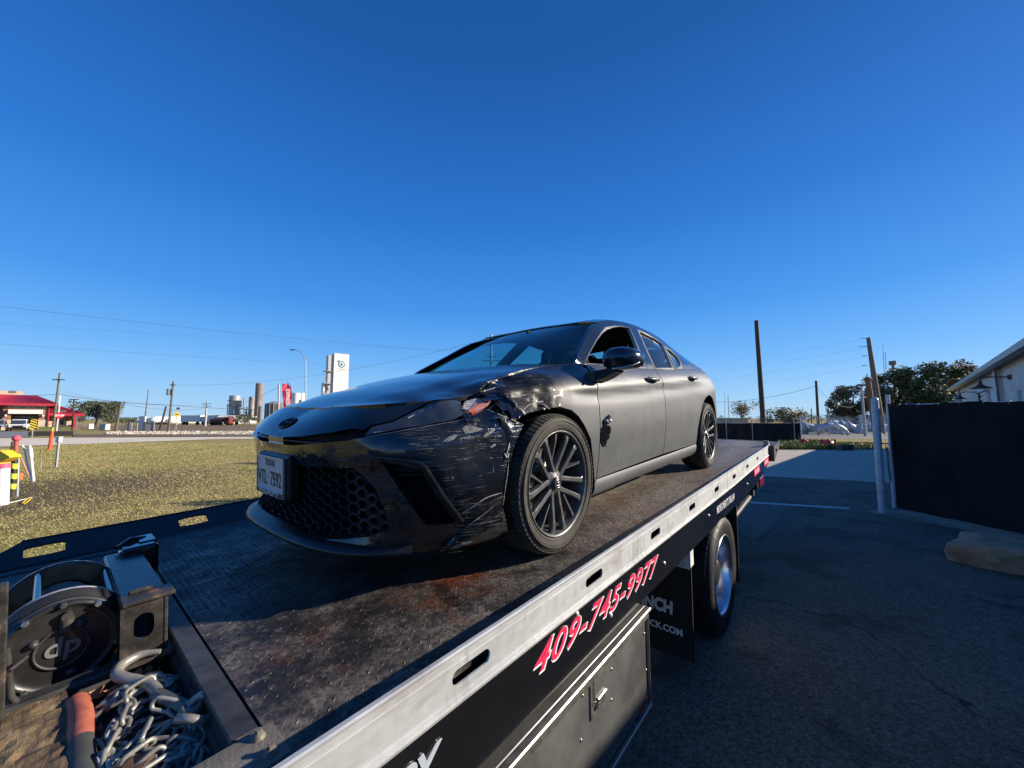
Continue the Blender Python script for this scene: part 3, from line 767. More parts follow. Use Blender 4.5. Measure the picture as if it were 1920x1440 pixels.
# ---- emblem on the nose and on the plate bracket
def torus_on(mb, cs, cz, a, b, r, off, n=28):
    mb.tube([sp(cs + a * math.cos(t), cz + b * math.sin(t), -off) for t in np.linspace(0, 2 * math.pi, n, endpoint=False)], r, 6, closed=True)
mb = MB(); cz = .660
torus_on(mb, 0, cz, .062, .021, .0035, .006); torus_on(mb, 0, cz, .017, .020, .003, .006); torus_on(mb, 0, cz + .009, .040, .009, .003, .006)
V, F, L = cut_mesh([(.062 * math.cos(t), cz + .021 * math.sin(t)) for t in np.linspace(0, 2 * math.pi, 28, endpoint=False)], (), .01)
mb.add([sp(a, b, -.002) for a, b in V], F, 0, True)
mb.build('emblem', M['black_plastic'], car)
# ---- licence plate
plx = surf(0, .44).x + .035
pl = MB().bbox((plx, 0, .425), (.008, .315, .165), .003).build('licence_plate', M['plate'], car)
MB().bbox((plx - .03, 0, .43), (.05, .36, .19), .01).build('plate_bracket', M['black_plastic'], car)
mb = MB()
for c, sz in (((plx + .005, 0, .509), (.006, .322, .010)), ((plx + .005, 0, .355), (.008, .322, .026)), ((plx + .005, .158, .43), (.006, .008, .165)), ((plx + .005, -.158, .43), (.006, .008, .165))): mb.bbox(c, sz, .002)
mb.build('plate_frame', M['plate_frame_white'] if False else M['silver'], pl)
MB().box((plx + .0095, 0, .355), (.001, .30, .020)).build('plate_frame_band', M['plate_ink'], pl)
bx = lambda y, z, x=.0048: basis((plx + x, y, z), (0, 1, 0), (0, 0, 1))
text_mesh('TEXAS', .040, 'plate_state', M['plate_ink'], pl, bx(0, .472), align='CENTER', extrude=.0006, offset=.0006)
text_mesh('VTL', .088, 'plate_number', M['plate_ink'], pl, bx(-.09, .388) @ Matrix.Diagonal((.72, 1, 1, 1)), align='CENTER', extrude=.0006, offset=.001)
text_mesh('7592', .088, 'plate_number', M['plate_ink'], pl, bx(.07, .388) @ Matrix.Diagonal((.72, 1, 1, 1)), align='CENTER', extrude=.0006, offset=.001)
mb = MB()
for i in range(5):
    a = R_(90 + 72 * i); b = R_(90 + 72 * i + 36); mb.add([(plx + .0048, 0 - .020, .42), (plx + .0052, -.020 + .009 * math.cos(a), .42 + .009 * math.sin(a)), (plx + .0052, -.020 + .004 * math.cos(b), .42 + .004 * math.sin(b)), (plx + .0052, -.020 + .004 * math.cos(b - R_(72)), .42 + .004 * math.sin(b - R_(72)))], [(0, 3, 1, 2)])
mb.build('plate_star', M['plate_ink'], pl)
text_mesh('PHILPOTT', .026, 'plate_frame_text', M['plate_frame_white'], pl, bx(0, .345, .0105) @ Matrix.Diagonal((2.0, 1.1, 1, 1)), align='CENTER', extrude=.0005, offset=.0006)
# ---- headlights
lens = Q((684, 817), (697, 800), (734, 792), (772, 774), (810, 756), (855, 749), (864, 756), (869, 777), (852, 786), (800, 796), (760, 802), (722, 809.5))
for mr in (False, True):
    h = body_panel('headlight', lens, M['lens'], mr, step=.02, warp=None if mr else lambda p: damage(p) * .5 + p * .5, thick=.04)
    for (a, b) in (((700, 812), (722, 808)), ((765, 784), (795, 769)), ((806, 766), (812, 758))):
        mb = MB()
        p0, p1 = sp(*q(*a), .002), sp(*q(*b), .002)
        if mr: p0, p1 = mir(p0), mir(p1)
        mb.cyl(p0, p1, .003, .0015, 6)
        mb.build('lamp_element', M['clear_plastic'], h)
# broken lamp pieces, amber reflector and debris in the torn corner
mb = MB(); am = [(872, 781), (878, 773), (896, 746), (924, 744), (928, 746), (918, 761), (898, 775), (876, 782)]
pp = [sp(*q(*p), .012 + .02 * (i in (0, 7))) for i, p in enumerate(am)]
mb.add(pp, [list(range(len(pp)))]); mb.add([p + Vector((-.01, -.02, 0)) for p in pp] + pp, [(i, (i + 1) % 8, 8 + (i + 1) % 8, 8 + i) for i in range(8)])
mb.build('amber_lamp', M['amber'], car, label='broken amber corner lamp')
mb = MB(); pp = [sp(*q(*p), .010) for p in ((874, 752), (898, 745), (890, 760), (880, 768), (868, 770))]; mb.add(pp, [list(range(5))])
mb.build('lamp_shard', M['clear_plastic'], car)
rnd = random.Random(3)
for i in range(26):
    u = rnd.choice([rnd.uniform(855, 880), rnd.uniform(925, 950)]); v = rnd.uniform(745, 785) if u < 900 else rnd.uniform(748, 788)
    c = sp(*q(u, v), rnd.uniform(.01, .06)); mb = MB()
    vs = [c + Vector((rnd.uniform(-.022, .022), rnd.uniform(-.02, .012), rnd.uniform(-.022, .022))) for _ in range(4)]
    mb.add(vs, [(0, 1, 2), (0, 2, 3), (0, 3, 1), (1, 3, 2)]); mb.build('broken_plastic', M[rnd.choice(['clear_plastic', 'black_plastic', 'black_plastic', 'silver'])], car)
for (quad, lift, nm) in (([(922, 746), (948, 741), (957, 768), (938, 772)], .022, 'bent_metal_lip'), ([(898, 742), (926, 736), (934, 749), (906, 753)], .014, 'bent_metal_lip'), ([(952, 764), (970, 758), (976, 778), (958, 787)], .026, 'bent_metal_lip'), ([(868, 776), (884, 772), (888, 786), (872, 792)], .012, 'torn_plastic_tab')):
    c4 = [sp(*q(*p_), .0) for p_ in quad]; mb = MB(); rows = []
    for i in range(8):
        v_ = i / 7; row = []
        for j in range(8):
            u_ = j / 7; p_ = c4[0] * (1 - u_) * (1 - v_) + c4[1] * u_ * (1 - v_) + c4[2] * u_ * v_ + c4[3] * (1 - u_) * v_
            p_ = p_ + Vector((.3, 1, .2)) * (lift * (v_ ** 2) + .012 * abs(noise.noise(p_ * 34)) - .004) ; row.append(p_)
        rows.append(row)
    mb.grid(rows); mb.grid([[p_ + Vector((0, -.003, 0)) for p_ in r_] for r_ in rows]); mb.build(nm, M['scraped'], car)
for pix_ in ([(930, 752), (938, 768), (946, 772), (952, 764)], [(884, 782), (900, 778), (915, 780), (928, 772)]):
    MB().tube([Vector(p_) for p_ in cr([sp(*q(*p_), .03) for p_ in pix_], 16)], .004, 6).build('loose_cable', M['black_plastic'], car)
def line3(name, pix, w, mat, d=.0, fn=damage, par=None):
    pts = [Vector(p) for p in cr([fn(sp(*q(*p), d)) for p in pix], len(pix) * 4)]
    MB().tube(pts, [w * (.4 + .9 * random.random()) for _ in pts], 5).build(name, M[mat], par or car)
for pix, w in (([(948, 745), (962, 742), (980, 739), (998, 735)], .0022), ([(973, 783), (985, 765), (1002, 753), (1020, 748), (1045, 743)], .0022), ([(946, 755), (950, 768), (949, 784)], .005), ([(905, 735), (925, 728), (945, 724)], .003),
                ([(1015, 752), (1025, 757), (1032, 766)], .003), ([(958, 752), (966, 760), (964, 772)], .002), ([(1006, 744), (1014, 750), (1024, 750)], .003)):
    line3('dent_edge', pix, w, 'edge_scratch', -.003, damage, fp)
# door dent with exposed paint
dp_ = [(1129, 790), (1134, 783), (1142, 776), (1144, 782), (1141, 792), (1136, 797), (1143, 799), (1144, 806), (1139, 822), (1133, 838), (1127, 832), (1125, 818), (1127, 803), (1131, 796)]
pl2 = Q(*dp_); mb = MB(); V, F, L = cut_mesh(pl2, (), .012)
mb.add([sp(a, b, -.0025 - .018 * abs(noise.noise(Vector((a * 40, b * 30, 0))))) for a, b in V], F, 0, True)
mb.build('door_gouge', simple('bare_black_paint', (.008, .008, .009), .15, coat=1), car, label='shiny black gouge in the dusty front door')
# ---- hood
def zc(x): return hermite([-.79, -.6, -.4, -.2, 0, .15, .32], [.722, .795, .848, .892, .930, .957, .980], -x)
edge = [(0.0, ztop(0) + .002)]
se = list(np.linspace(0, s_at_x(-.215), 46))
E3 = [surf(s, ztop(s) + .003, .006) for s in se]
Ex = [p.x for p in E3]; Ey = [p.y for p in E3]; Ez = [p.z for p in E3]
def hood_z(x, y):
    y = abs(y)
    if x > Ex[0] - .0: ye, ze = .05, Ez[0]
    i = np.searchsorted([-e for e in Ex], -x); i = min(max(i, 1), len(Ex) - 1)
    u = (Ex[i - 1] - x) / max(1e-6, Ex[i - 1] - Ex[i]); u = min(max(u, 0), 1)
    ye = Ey[i - 1] + u * (Ey[i] - Ey[i - 1]); ze = Ez[i - 1] + u * (Ez[i] - Ez[i - 1])
    qq = min(1, y / max(ye, .05)); D = max(zc(x) - ze, -.02); qc = .62
    f = .22 * (qq / qc) ** 2 if qq < qc else .22 + .78 * ((qq - qc) / (1 - qc)) ** 1.15
    return zc(x) - D * f
hp = [(p.x, p.y) for p in E3[1:]]
rear = [(-.245, .60), (-.265, .40), (-.275, .2), (-.28, 0)]
poly = [(E3[0].x, 0)] + hp + rear + [(x, -y) for x, y in rear[:-1][::-1]] + [(x, -y) for x, y in hp[::-1]]
Epts = {}
mb = MB()
def hmap(x, y, d):
    z = hood_z(x, y)
    p = Vector((x, y, z - d))
    a = max(0, 1 - ((x - .42) / .22) ** 2 - ((y - .70) / .14) ** 2)
    if a > 0: p.z += a * (.010 + .012 * noise.noise(Vector((x * 14, y * 14, 1)))); p.x += a * .004
    return p
panel(mb, poly, hmap, (), .035, .02); mb.build('hood', M['paint'], car, label='black hood, its left front corner buckled')
# cowl
mb = MB(); mb.grid([[Vector((x - .06 * (abs(y) / .7) ** 2, y, z)) for x, z in ((-.24, .945), (-.30, .955), (-.40, .97))] for y in np.linspace(-.76, .76, 20)]); mb.build('cowl', M['black_plastic'], car)
# ---- windshield, roof, rear glass, boot
WS = [[(-.30, 0, .975), (-.315, .35, .972), (-.365, .62, .965), (-.41, .745, .962)],
      [(-.56, 0, 1.125), (-.57, .33, 1.12), (-.61, .56, 1.105), (-.645, .675, 1.09)],
      [(-.80, 0, 1.245), (-.81, .31, 1.24), (-.84, .52, 1.222), (-.86, .615, 1.205)],
      [(-1.05, 0, 1.348), (-1.05, .30, 1.342), (-1.02, .49, 1.322), (-1.00, .575, 1.300)]]
def loft_full(rows, nu, nv):
    rr = []
    for r in rows:
        full = [(x, -y, z) for x, y, z in r[:0:-1]] + r
        rr.append(cr(full, nv))
    out = [cr([r[j] for r in rr], nu) for j in range(nv)]
    return [[Vector(out[j][i]) for j in range(nv)] for i in range(nu)]
MB().grid(loft_full(WS, 14, 26)).build('windshield', M['glass'], car)
RF = []
for k in range(10):
    x = -1.03 - 1.70 * k / 9; zc_ = hermite([1.03, 1.35, 1.75, 2.3, 2.74], [1.350, 1.418, 1.445, 1.425, 1.360], -x); xe = x + .045 * max(0, 1 - k / 2); zr_, yr_ = rail(xe)
    RF.append([(x, 0, zc_), (x, .30, zc_ - .007), (x + .02 * max(0, 1 - k / 2), .47, zr_ + .012 + (zc_ - zr_) * .42), (xe, yr_ - .006, zr_ + .003)])
MB().grid(loft_full(RF, 22, 26)).build('roof', M['paint'], car)
RG = [[(-2.73, 0, 1.362), (-2.73, .30, 1.355), (-2.73, .46, 1.332), (-2.76, .545, 1.297)],
      [(-3.05, 0, 1.245), (-3.05, .30, 1.237), (-3.04, .48, 1.215), (-3.05, .560, 1.190)],
      [(-3.42, 0, 1.105), (-3.42, .30, 1.10), (-3.40, .52, 1.09), (-3.38, .60, 1.085)]]
MB().grid(loft_full(RG, 10, 20)).build('rear_window', M['glass'], car)
BL = [[(-3.40, 0, 1.10), (-3.40, .35, 1.095), (-3.39, .58, 1.085), (-3.36, .70, 1.07)],
      [(-3.62, 0, 1.10), (-3.62, .35, 1.096), (-3.61, .55, 1.09), (-3.57, .67, 1.078)],
      [(-3.88, 0, 1.125), (-3.86, .35, 1.122), (-3.80, .52, 1.11), (-3.70, .63, 1.09)],
      [(-3.87, 0, 1.10), (-3.85, .35, 1.10), (-3.79, .52, 1.09), (-3.69, .63, 1.075)]]
MB().grid(loft_full(BL, 12, 20)).build('boot_lid', M['paint'], car)
# ---- side frames with window openings
win_f = [gq(*p) for p in ((1096, 681), (1106, 659), (1117, 640), (1128, 625), (1137, 616.5), (1150, 613), (1163, 612), (1180, 615), (1187, 630), (1197, 655), (1208, 689))]
win_r = [gq(*p) for p in ((1197, 620), (1212, 627), (1228, 635), (1241, 645), (1252, 667), (1261, 690.5), (1245, 690.5), (1228, 690.5), (1212, 657))]
win_q = [gq(*p) for p in ((1246, 650), (1258, 658), (1270, 670), (1276, 680), (1276, 688), (1270, 690.5), (1266, 690.5), (1257, 671))]
print('WIN', [tuple(round(c, 2) for c in p) for p in win_f + win_r + win_q])
for mr in (False, True):
    top = [(x, rail(x)[0] - .001) for x in np.linspace(-.42, -3.5, 40)]
    bot = [(x, belt(x)[0] - .004) for x in np.linspace(-3.5, -.33, 24)]
    f = (lambda p: mir(p)) if mr else (lambda p: p)
    mb = MB(); panel(mb, top + bot, lambda a, b, d: f(g3(a, b, d)), (win_f, win_r, win_q), .03, .03)
    mb.build('side_frame', M['paint'], car)
    # window trims: bright band round the openings
    for nm, w in (('window_trim', win_f), ('window_trim', win_r), ('window_trim', win_q)):
        cx = sum(a for a, b in w) / len(w); cz = sum(b for a, b in w) / len(w); n = len(w)
        rows = []
        for i in range(n + 1):
            a, b = w[i % n]; dx, dz = a - cx, b - cz; L = math.hypot(dx, dz)
            o_, i_ = (a + dx / L * .014, b + dz / L * .014), (a - dx / L * .006, b - dz / L * .006)
            rows.append([f(g3(*o_, -.004)), f(g3(*(((o_[0] + i_[0]) / 2), (o_[1] + i_[1]) / 2), -.008)), f(g3(*i_, .0)), f(g3(*i_, .025))])
        MB().grid(rows, smooth=False).build(nm, M['frame_trim'], car)
    # glass
    for nm, w in (('window_glass', win_f), ('window_glass', win_r), ('window_glass', win_q)):
        if w is win_f and not mr: continue        # driver's window is down
        mb = MB(); V, F, L = cut_mesh(w, (), .08); mb.add([f(g3(a, b, .016)) for a, b in V], F, 0, True); mb.build(nm, M['sideglass'], car)
    # a-pillar inner strip / seal at windshield
# roof lining and cabin
mb = MB(); mb.grid([[Vector((p.x, p.y * .86, p.z - .045)) for p in r] for r in loft_full(RF, 10, 12)]); mb.build('roof_lining', M['interior'], car)
mb = MB(); mb.bbox((-.62, 0, .90), (.62, 1.44, .09), .03); mb.box((-1.9, 0, .42), (2.6, 1.5, .02)); mb.bbox((-3.05, 0, .95), (.5, 1.1, .05), .02)
mb.box((-.95, 0, .65), (.02, 1.5, .5)); mb.build('cabin_trim', M['interior'], car)
for (x, y) in ((-1.45, .37), (-1.45, -.37), (-2.35, .42), (-2.35, -.42)):
    mb = MB(); mb.bbox((x + .05, y, .62), (.5, .48, .16), .05); mb.bbox((x - .25, y, .88), (.14, .46, .5), .06, (0, -.28, 0)); mb.bbox((x - .36, y, 1.20), (.10, .24, .16), .045, (0, -.2, 0))
    mb.cyl((x - .34, y - .05, 1.0), (x - .36, y - .05, 1.2), .008); mb.cyl((x - .34, y + .05, 1.0), (x - .36, y + .05, 1.2), .008)
    mb.build('car_seat', M['seat'], car)
mb = MB(); mb.tube([Vector((-.93 + .10 * math.sin(t) * .5, .38 + .18 * math.cos(t), .98 + .17 * math.sin(t))) for t in np.linspace(0, 2 * math.pi, 24, endpoint=False)], .014, 8, closed=True)
mb.cyl((-.75, .38, .92), (-.93, .38, .98), .03); mb.build('steering_wheel', M['interior'], car)
mb = MB(); mb.bbox((-1.02, 0, 1.27), (.03, .24, .07), .012); mb.cyl((-1.0, 0, 1.29), (-.93, 0, 1.31), .012); mb.build('rear_view_mirror', M['interior'], car)
MB().box((-.93, .46, 1.09), (.004, .13, .04), (0, .9, 0)).build('windshield_sticker', M['plate'], car)
# ---- door mirrors
for sg in (1, -1):
    def mm(p): return Vector((p[0], p[1] * sg, p[2])) if sg == 1 else Vector((p[0] - .16 - (p[1] - .9) * .5, -(.90 + (p[1] - .9) * .45), p[2] - .03))
    mb = MB()
    secs = []
    for k, (y, fx, rx, z0, z1) in enumerate([(.90, -.50, -.56, .955, .985), (.925, -.44, -.60, .912, 1.022), (.97, -.41, -.62, .902, 1.040), (1.03, -.415, -.625, .905, 1.040), (1.08, -.45, -.625, .912, 1.028), (1.105, -.50, -.62, .930, 1.005), (1.11, -.56, -.60, .95, .985)]):
        ring = []
        for t in np.linspace(0, 2 * math.pi, 20, endpoint=False):
            ct, st = math.cos(t), math.sin(t); cx, cz = (fx + rx) / 2, (z0 + z1) / 2
            ring.append(mm((cx + abs(ct) ** .75 * np.sign(ct) * (fx - rx) / 2, y, cz + abs(st) ** .8 * np.sign(st) * (z1 - z0) / 2)))
        ring.append(ring[0]); secs.append(ring)
    mb.grid(secs); mb.add(secs[0][:20], [list(range(20))]); mb.add(secs[-1][:20], [list(range(20))])
    mr_ = mb.build('door_mirror', simple('mirror_black', (.008, .008, .009), .12, coat=1) if sg == 1 else M['black_plastic'], car)
    mb = MB(); secs = []
    for (x, y, z, w, h) in ((-.44, .86, .868, .15, .06), (-.445, .905, .872, .14, .06), (-.47, .95, .887, .12, .05), (-.50, 1.0, .912, .11, .03)):
        secs.append([mm((x + w / 2 * a, y, z + h / 2 * b)) for a, b in ((1, -1), (1, 1), (-1, 1), (-1, -1), (1, -1))])
    mb.grid(secs, smooth=False); mb.build('mirror_arm', M['black_plastic'], mr_)
    MB().tube([mm((-.425, .99, .912)), mm((-.43, 1.04, .912)), mm((-.47, 1.09, .925)), mm((-.53, 1.105, .945))], .006, 6).build('turn_signal', M['silver'], mr_)
# ---- wheels
def make_wheel():
    w = empty('front_wheel'); w.parent = car
    R, hw = .335, .118
    mb = MB(); prof = [(.245, .100), (.262, .112), (.285, .121), (.305, .119), (.322, .107), (.331, .092), (.334, .06), (.335, .0), (.334, -.06), (.331, -.092), (.322, -.107), (.30, -.118), (.262, -.112), (.245, -.100)]
    mb.lathe(prof, n=72); mb.build('tyre', M['tyre'], w)
    # tread blocks
    mb = MB(); NB = 78
    for i in range(NB):
        a0 = 2 * math.pi * i / NB; da = 2 * math.pi / NB * .70
        for j, (y0, y1, sh) in enumerate(((-.112, -.078, .5), (-.070, -.030, .25), (-.022, .022, 0), (.030, .070, .25), (.078, .114, .5))):
            a = a0 + sh * 2 * math.pi / NB; vs = []
            for yy in (y0, y1):
                for aa in (a, a + da):
                    sk = .4 * (yy) if abs(yy) > .07 else 0
                    rb = .3335 if abs(yy) < .09 else .325; rt = rb + .0062 if abs(yy) < .1 else .3235
                    for rr in (rb - .006, rt): vs.append((rr * math.cos(aa), yy, rr * math.sin(aa)))
            mb.add(vs, [(1, 3, 7, 5), (0, 1, 5, 4), (2, 6, 7, 3), (0, 2, 3, 1), (4, 5, 7, 6)])
    mb.build('tyre_tread', M['tyre'], w, kind='stuff')
    mb = MB()   # sidewall ribs
    for rr, yy in ((.268, .1155), (.300, .1225)):
        mb.lathe([(rr - .0025, yy - .002), (rr - .001, yy + .0015), (rr + .001, yy + .0015), (rr + .0025, yy - .002)], n=72)
    mb.build('sidewall_rib', M['tyre'], w)
    # rim barrel and lip
    mb = MB(); mb.lathe([(.247, .102), (.2535, .105), (.2535, .110), (.249, .112), (.244, .108), (.240, .095), (.232, .05), (.225, -.03), (.232, -.09), (.245, -.10)], n=72); mb.build('rim', M['rim'], w)
    mb = MB(); mb.lathe([(.2525, .1085), (.2535, .1125), (.2500, .1135), (.2475, .1105)], n=72); mb.build('rim_lip', M['rim_edge'], w)
    # spokes
    for k in range(5):
        th = R_(270 + 72 * k)
        ur = Vector((math.cos(th), 0, math.sin(th))); ut = Vector((-math.sin(th), 0, math.cos(th)))
        for sd_ in (-1, 1):
            mb = MB(); rows = []
            for r, off, wd, y, dp in ((.045, .025, .015, .085, .035), (.09, .030, .0135, .088, .03), (.15, .036, .0135, .096, .026), (.21, .043, .0155, .102, .022), (.243, .057, .026, .100, .018)):
                c = ur * r + ut * off * sd_
                rows.append([c + ut * wd + Vector((0, y - dp, 0)), c + ut * wd * .9 + Vector((0, y - .004, 0)), c + ut * wd * .55 + Vector((0, y, 0)), c - ut * wd * .55 + Vector((0, y, 0)), c - ut * wd * .9 + Vector((0, y - .004, 0)), c - ut * wd + Vector((0, y - dp, 0))])
            mb.grid(rows, smooth=False); mb.build('spoke', M['rim'], w)
        th2 = th + R_(36)
        u = Vector((math.cos(th2), 0, math.sin(th2))); t = Vector((-math.sin(th2), 0, math.cos(th2)))
        mb = MB(); rows = []
        for r, off, wd, y in ((.105, -.020, .006, .080), (.15, -.012, .007, .086), (.20, -.003, .008, .094), (.243, 0, .014, .096)):
            c = u * r + t * off
            rows.append([c + t * wd + Vector((0, y - .03, 0)), c + t * wd * .6 + Vector((0, y, 0)), c - t * wd * .6 + Vector((0, y, 0)), c - t * wd + Vector((0, y - .03, 0))])
        mb.grid(rows, smooth=False); mb.build('spoke', M['rim'], w)
    mb = MB(); mb.lathe([(.0, .092), (.030, .092), (.034, .088), (.058, .080), (.070, .065), (.072, .03)], n=40); mb.build('hub', M['rim'], w)
    mb = MB(); mb.lathe([(.0, .0985), (.026, .0985), (.030, .095), (.031, .088)], n=32); hc = mb.build('hub_cap', simple('hub_cap_dark', (.03, .03, .032), .3, coat=.5), w)
    mb = MB()
    for (cx, cz_, a, b) in ((0, 0, .021, .015), (0, 0, .0065, .0145), (0, .005, .014, .0065)):
        mb.tube([(cx + a * math.cos(t), .0992, cz_ + b * math.sin(t)) for t in np.linspace(0, 2 * math.pi, 24, endpoint=False)], .0016, 6, closed=True)
    mb.tube([(.0265 * math.cos(t), .0988, .0265 * math.sin(t)) for t in np.linspace(0, 2 * math.pi, 30, endpoint=False)], .0014, 6, closed=True)
    mb.build('hub_emblem', M['silver'], hc)
    for k in range(5):
        a = R_(270 + 36 + 72 * k); c = Vector((.055 * math.cos(a), 0, .055 * math.sin(a)))
        mb = MB().cyl(c + Vector((0, .06, 0)), c + Vector((0, .083, 0)), .010, .009, 6, smooth=False); mb.build('lug_nut', M['silver'], w)
        mb = MB(); mb.lathe([(.0155, .083), (.0155, .06)], origin=c, n=16); mb.build('lug_hole', M['matte_black'], w)
    mb = MB(); mb.lathe([(.0, .02), (.165, .02), (.165, .0), (.06, .0)], n=40); mb.build('brake_disc', M['brake'], w)
    mb = MB(); mb.bbox((.155, .02, .06), (.07, .07, .15), .015); mb.build('brake_caliper', simple('caliper_grey', (.09, .09, .09), .5), w)
    return w
wf = make_wheel(); wf.location = (0, .792, .338)
wr = copy_tree(wf, car); wr.name = 'rear_wheel'; wr.location = (-2.825, .80, .338); wr.rotation_euler = (0, R_(24), 0)
wfr = copy_tree(wf, car); wfr.location = (0, -.792, .338); wfr.rotation_euler = (0, 0, math.pi)
wrr = copy_tree(wf, car); wrr.name = 'rear_wheel.001'; wrr.location = (-2.825, -.80, .338); wrr.rotation_euler = (0, 0, math.pi)
# ================================================================== TRUCK
def mat_deck():
    t = NT('dirty_steel_deck'); X, Y, Z = t.sep()
    n1 = t.noise(1.6, 6, .6); n2 = t.noise(9, 7, .68); n3 = t.noise(60, 4, .6); n4 = t.noise(3.5, 5, .7, t.map((1, 1, 1), (0, 0, 0), (4, 2, 0)))
    base = t.ramp(n2, [(.30, (.030, .027, .025)), (.46, (.080, .069, .060)), (.60, (.145, .124, .106)), (.78, (.25, .215, .18))])
    front = t.ramp(t.math('ADD', X, t.math('MULTIPLY', n1, 1.4)), [(.0, 0), (1, 0)])
    wide = t.noise(1, 4, .55, t.map((.35, 3.2, 1)))
    rear = t.ramp(t.math('MULTIPLY', X, -1.0), [(.15, 0), (1.0, .75)])
    c = t.mix(rear, base, t.ramp(wide, [(.35, (.16, .13, .105)), (.6, (.34, .285, .235)), (.75, (.46, .41, .36))]))
    # black grime patches at the front
    grime = t.math('MULTIPLY', t.ramp(n4, [(.44, 0), (.56, .92)]), t.ramp(X, [(-.6 + .6, .25), (.5, 1)]))
    c = t.mix(grime, c, (.012, .011, .011))
    # rust patches
    rn = t.noise(2.6, 6, .7, t.map((1, 1, 1), (0, 0, 0), (7.3, 1.1, 0)))
    c = t.mix(t.math('MULTIPLY', t.ramp(rn, [(.55, 0), (.68, .75)]), t.ramp(n3, [(.3, .3), (.6, 1)])), c, (.19, .075, .035))
    # reddish brown spill
    def blob(cx, cy, r0, r1, sx=1, sy=1):
        dx = t.math('MULTIPLY', t.math('SUBTRACT', X, cx), sx); dy = t.math('MULTIPLY', t.math('SUBTRACT', Y, cy), sy)
        d = t.math('SQRT', t.math('ADD', t.math('MULTIPLY', dx, dx), t.math('MULTIPLY', dy, dy)))
        d = t.math('ADD', d, t.math('MULTIPLY', t.math('SUBTRACT', n2, .5), .45)); return t.ramp(d, [(r0, 1), (r1, 0)])
    c = t.mix(t.math('MULTIPLY', blob(.44, .66, .06, .20, 1, 1.0), .9), c, (.14, .030, .012))
    c = t.mix(t.math('MULTIPLY', blob(.62, .74, .02, .09, 2, .7), .9), c, (.018, .010, .008))
    c = t.mix(t.math('MULTIPLY', blob(.60, .92, .02, .08, 2.2, .9), .9), c, (.015, .012, .010))
    c = t.mix(t.math('MULTIPLY', blob(.24, .90, .02, .08, 2, 1.0), .9), c, (.015, .011, .009))
    c = t.mix(t.math('MULTIPLY', blob(1.0, .52, .05, .2, 1, 1), .75), c, (.014, .011, .010))
    # centre strip stays blacker (fresh paint / oil)
    mid = t.ramp(Y, [(.0, 1), (.12, 0)]); mid = t.math('MULTIPLY', mid, t.ramp(X, [(.1, .0), (.5, .8)]))
    c = t.mix(mid, c, (.014, .014, .015))
    # faint tyre tracks
    wv = t.node('ShaderNodeTexWave', wave_type='BANDS', bands_direction='X'); wv.inputs['Scale'].default_value = 22; wv.inputs['Distortion'].default_value = 2; t.link(t.map((1, 1, 1)), wv.inputs[0])
    tr = t.math('MULTIPLY', t.ramp(t.math('ABSOLUTE', t.math('SUBTRACT', Y, .87)), [(.06, 1), (.12, 0)]), t.ramp(X, [(-.3 + .3, 0), (.5, 0)]))
    trk = t.math('MULTIPLY', t.ramp(t.math('ABSOLUTE', t.math('SUBTRACT', Y, .90)), [(.03, 1), (.10, 0)]), t.ramp(t.math('MULTIPLY', X, -1), [(.05, 0), (.3, .35)]))
    c = t.mix(t.math('MULTIPLY', trk, wv.outputs['Fac']), c, (.40, .33, .27))
    c = t.mix(t.ramp(n3, [(.36, .75), (.56, 0)]), c, (.012, .011, .010))
    c = t.mix(t.ramp(t.noise(26, 5, .7), [(.56, 0), (.72, .45)]), c, (.30, .25, .20))
    t.set('Base Color', c); t.set('Metallic', .0)
    t.set('Roughness', t.ramp(n2, [(.3, .32), (.6, .62)])); t.bump(t.math('ADD', n3, t.math('MULTIPLY', n2, .8)), .002)
    return t.m
def mat_galv():
    t = NT('galvanised_rail'); n = t.noise(3, 5, .6, t.map((1, 1, 3))); n2 = t.noise(26, 5, .6)
    vo = t.node('ShaderNodeTexVoronoi'); vo.inputs['Scale'].default_value = 30; t.link(t.co.outputs['Object'], vo.inputs[0])
    sp_ = t.ramp(vo.outputs['Color'], [(0, .9), (1, 1.05)])
    c = t.ramp(n, [(.3, (.42, .44, .45)), (.55, (.56, .58, .59)), (.75, (.36, .35, .34))])
    st = t.noise(1, 5, .7, t.map((12, 3, 2)))
    c = t.mix(t.ramp(st, [(.55, 0), (.72, .55)]), c, (.20, .17, .15)); c = t.mix(.5, c, sp_, 'MULTIPLY')
    t.set('Base Color', c); t.set('Metallic', .35); t.set('Roughness', t.ramp(n2, [(.3, .45), (.7, .6)])); t.bump(n2, .0006); return t.m
M['deck'] = mat_deck(); M['galv'] = mat_galv()
M['truck_black'] = simple('truck_black_paint', (.011, .011, .012), .16, var=.3, nscale=3, coat=.8)
M['frame_black'] = simple('worn_black_frame', (.045, .043, .041), .5, var=.5, nscale=14, bump=.001)
def mat_rusty():
    t = NT('rust_worn_black_steel'); n = t.noise(11, 7, .7); n2 = t.noise(50, 4, .6)
    t.set('Base Color', t.ramp(n, [(.40, (.02, .019, .018)), (.56, (.045, .038, .033)), (.64, (.20, .10, .055)), (.8, (.26, .19, .14))]))
    t.set('Roughness', t.ramp(n, [(.4, .3), (.65, .75)])); t.bump(n2, .001); return t.m
M['rusty'] = mat_rusty()
M['alu'] = simple('polished_aluminium_trim', (.40, .38, .34), .42, metal=.9, var=.12, nscale=12)
M['chrome'] = simple('polished_wheel', (.66, .67, .70), .24, metal=1.0, var=.06, nscale=9)
M['toolbox'] = simple('dusty_black_toolbox', (.10, .10, .096), .33, var=.45, nscale=4, coat=.35)
M['truck_tyre'] = simple('truck_tyre_rubber', (.018, .018, .018), .6, var=.4, nscale=12, spec=.3)
M['decal_pink'] = simple('pink_red_decal', (.78, .03, .10), .4, var=.1, nscale=30)
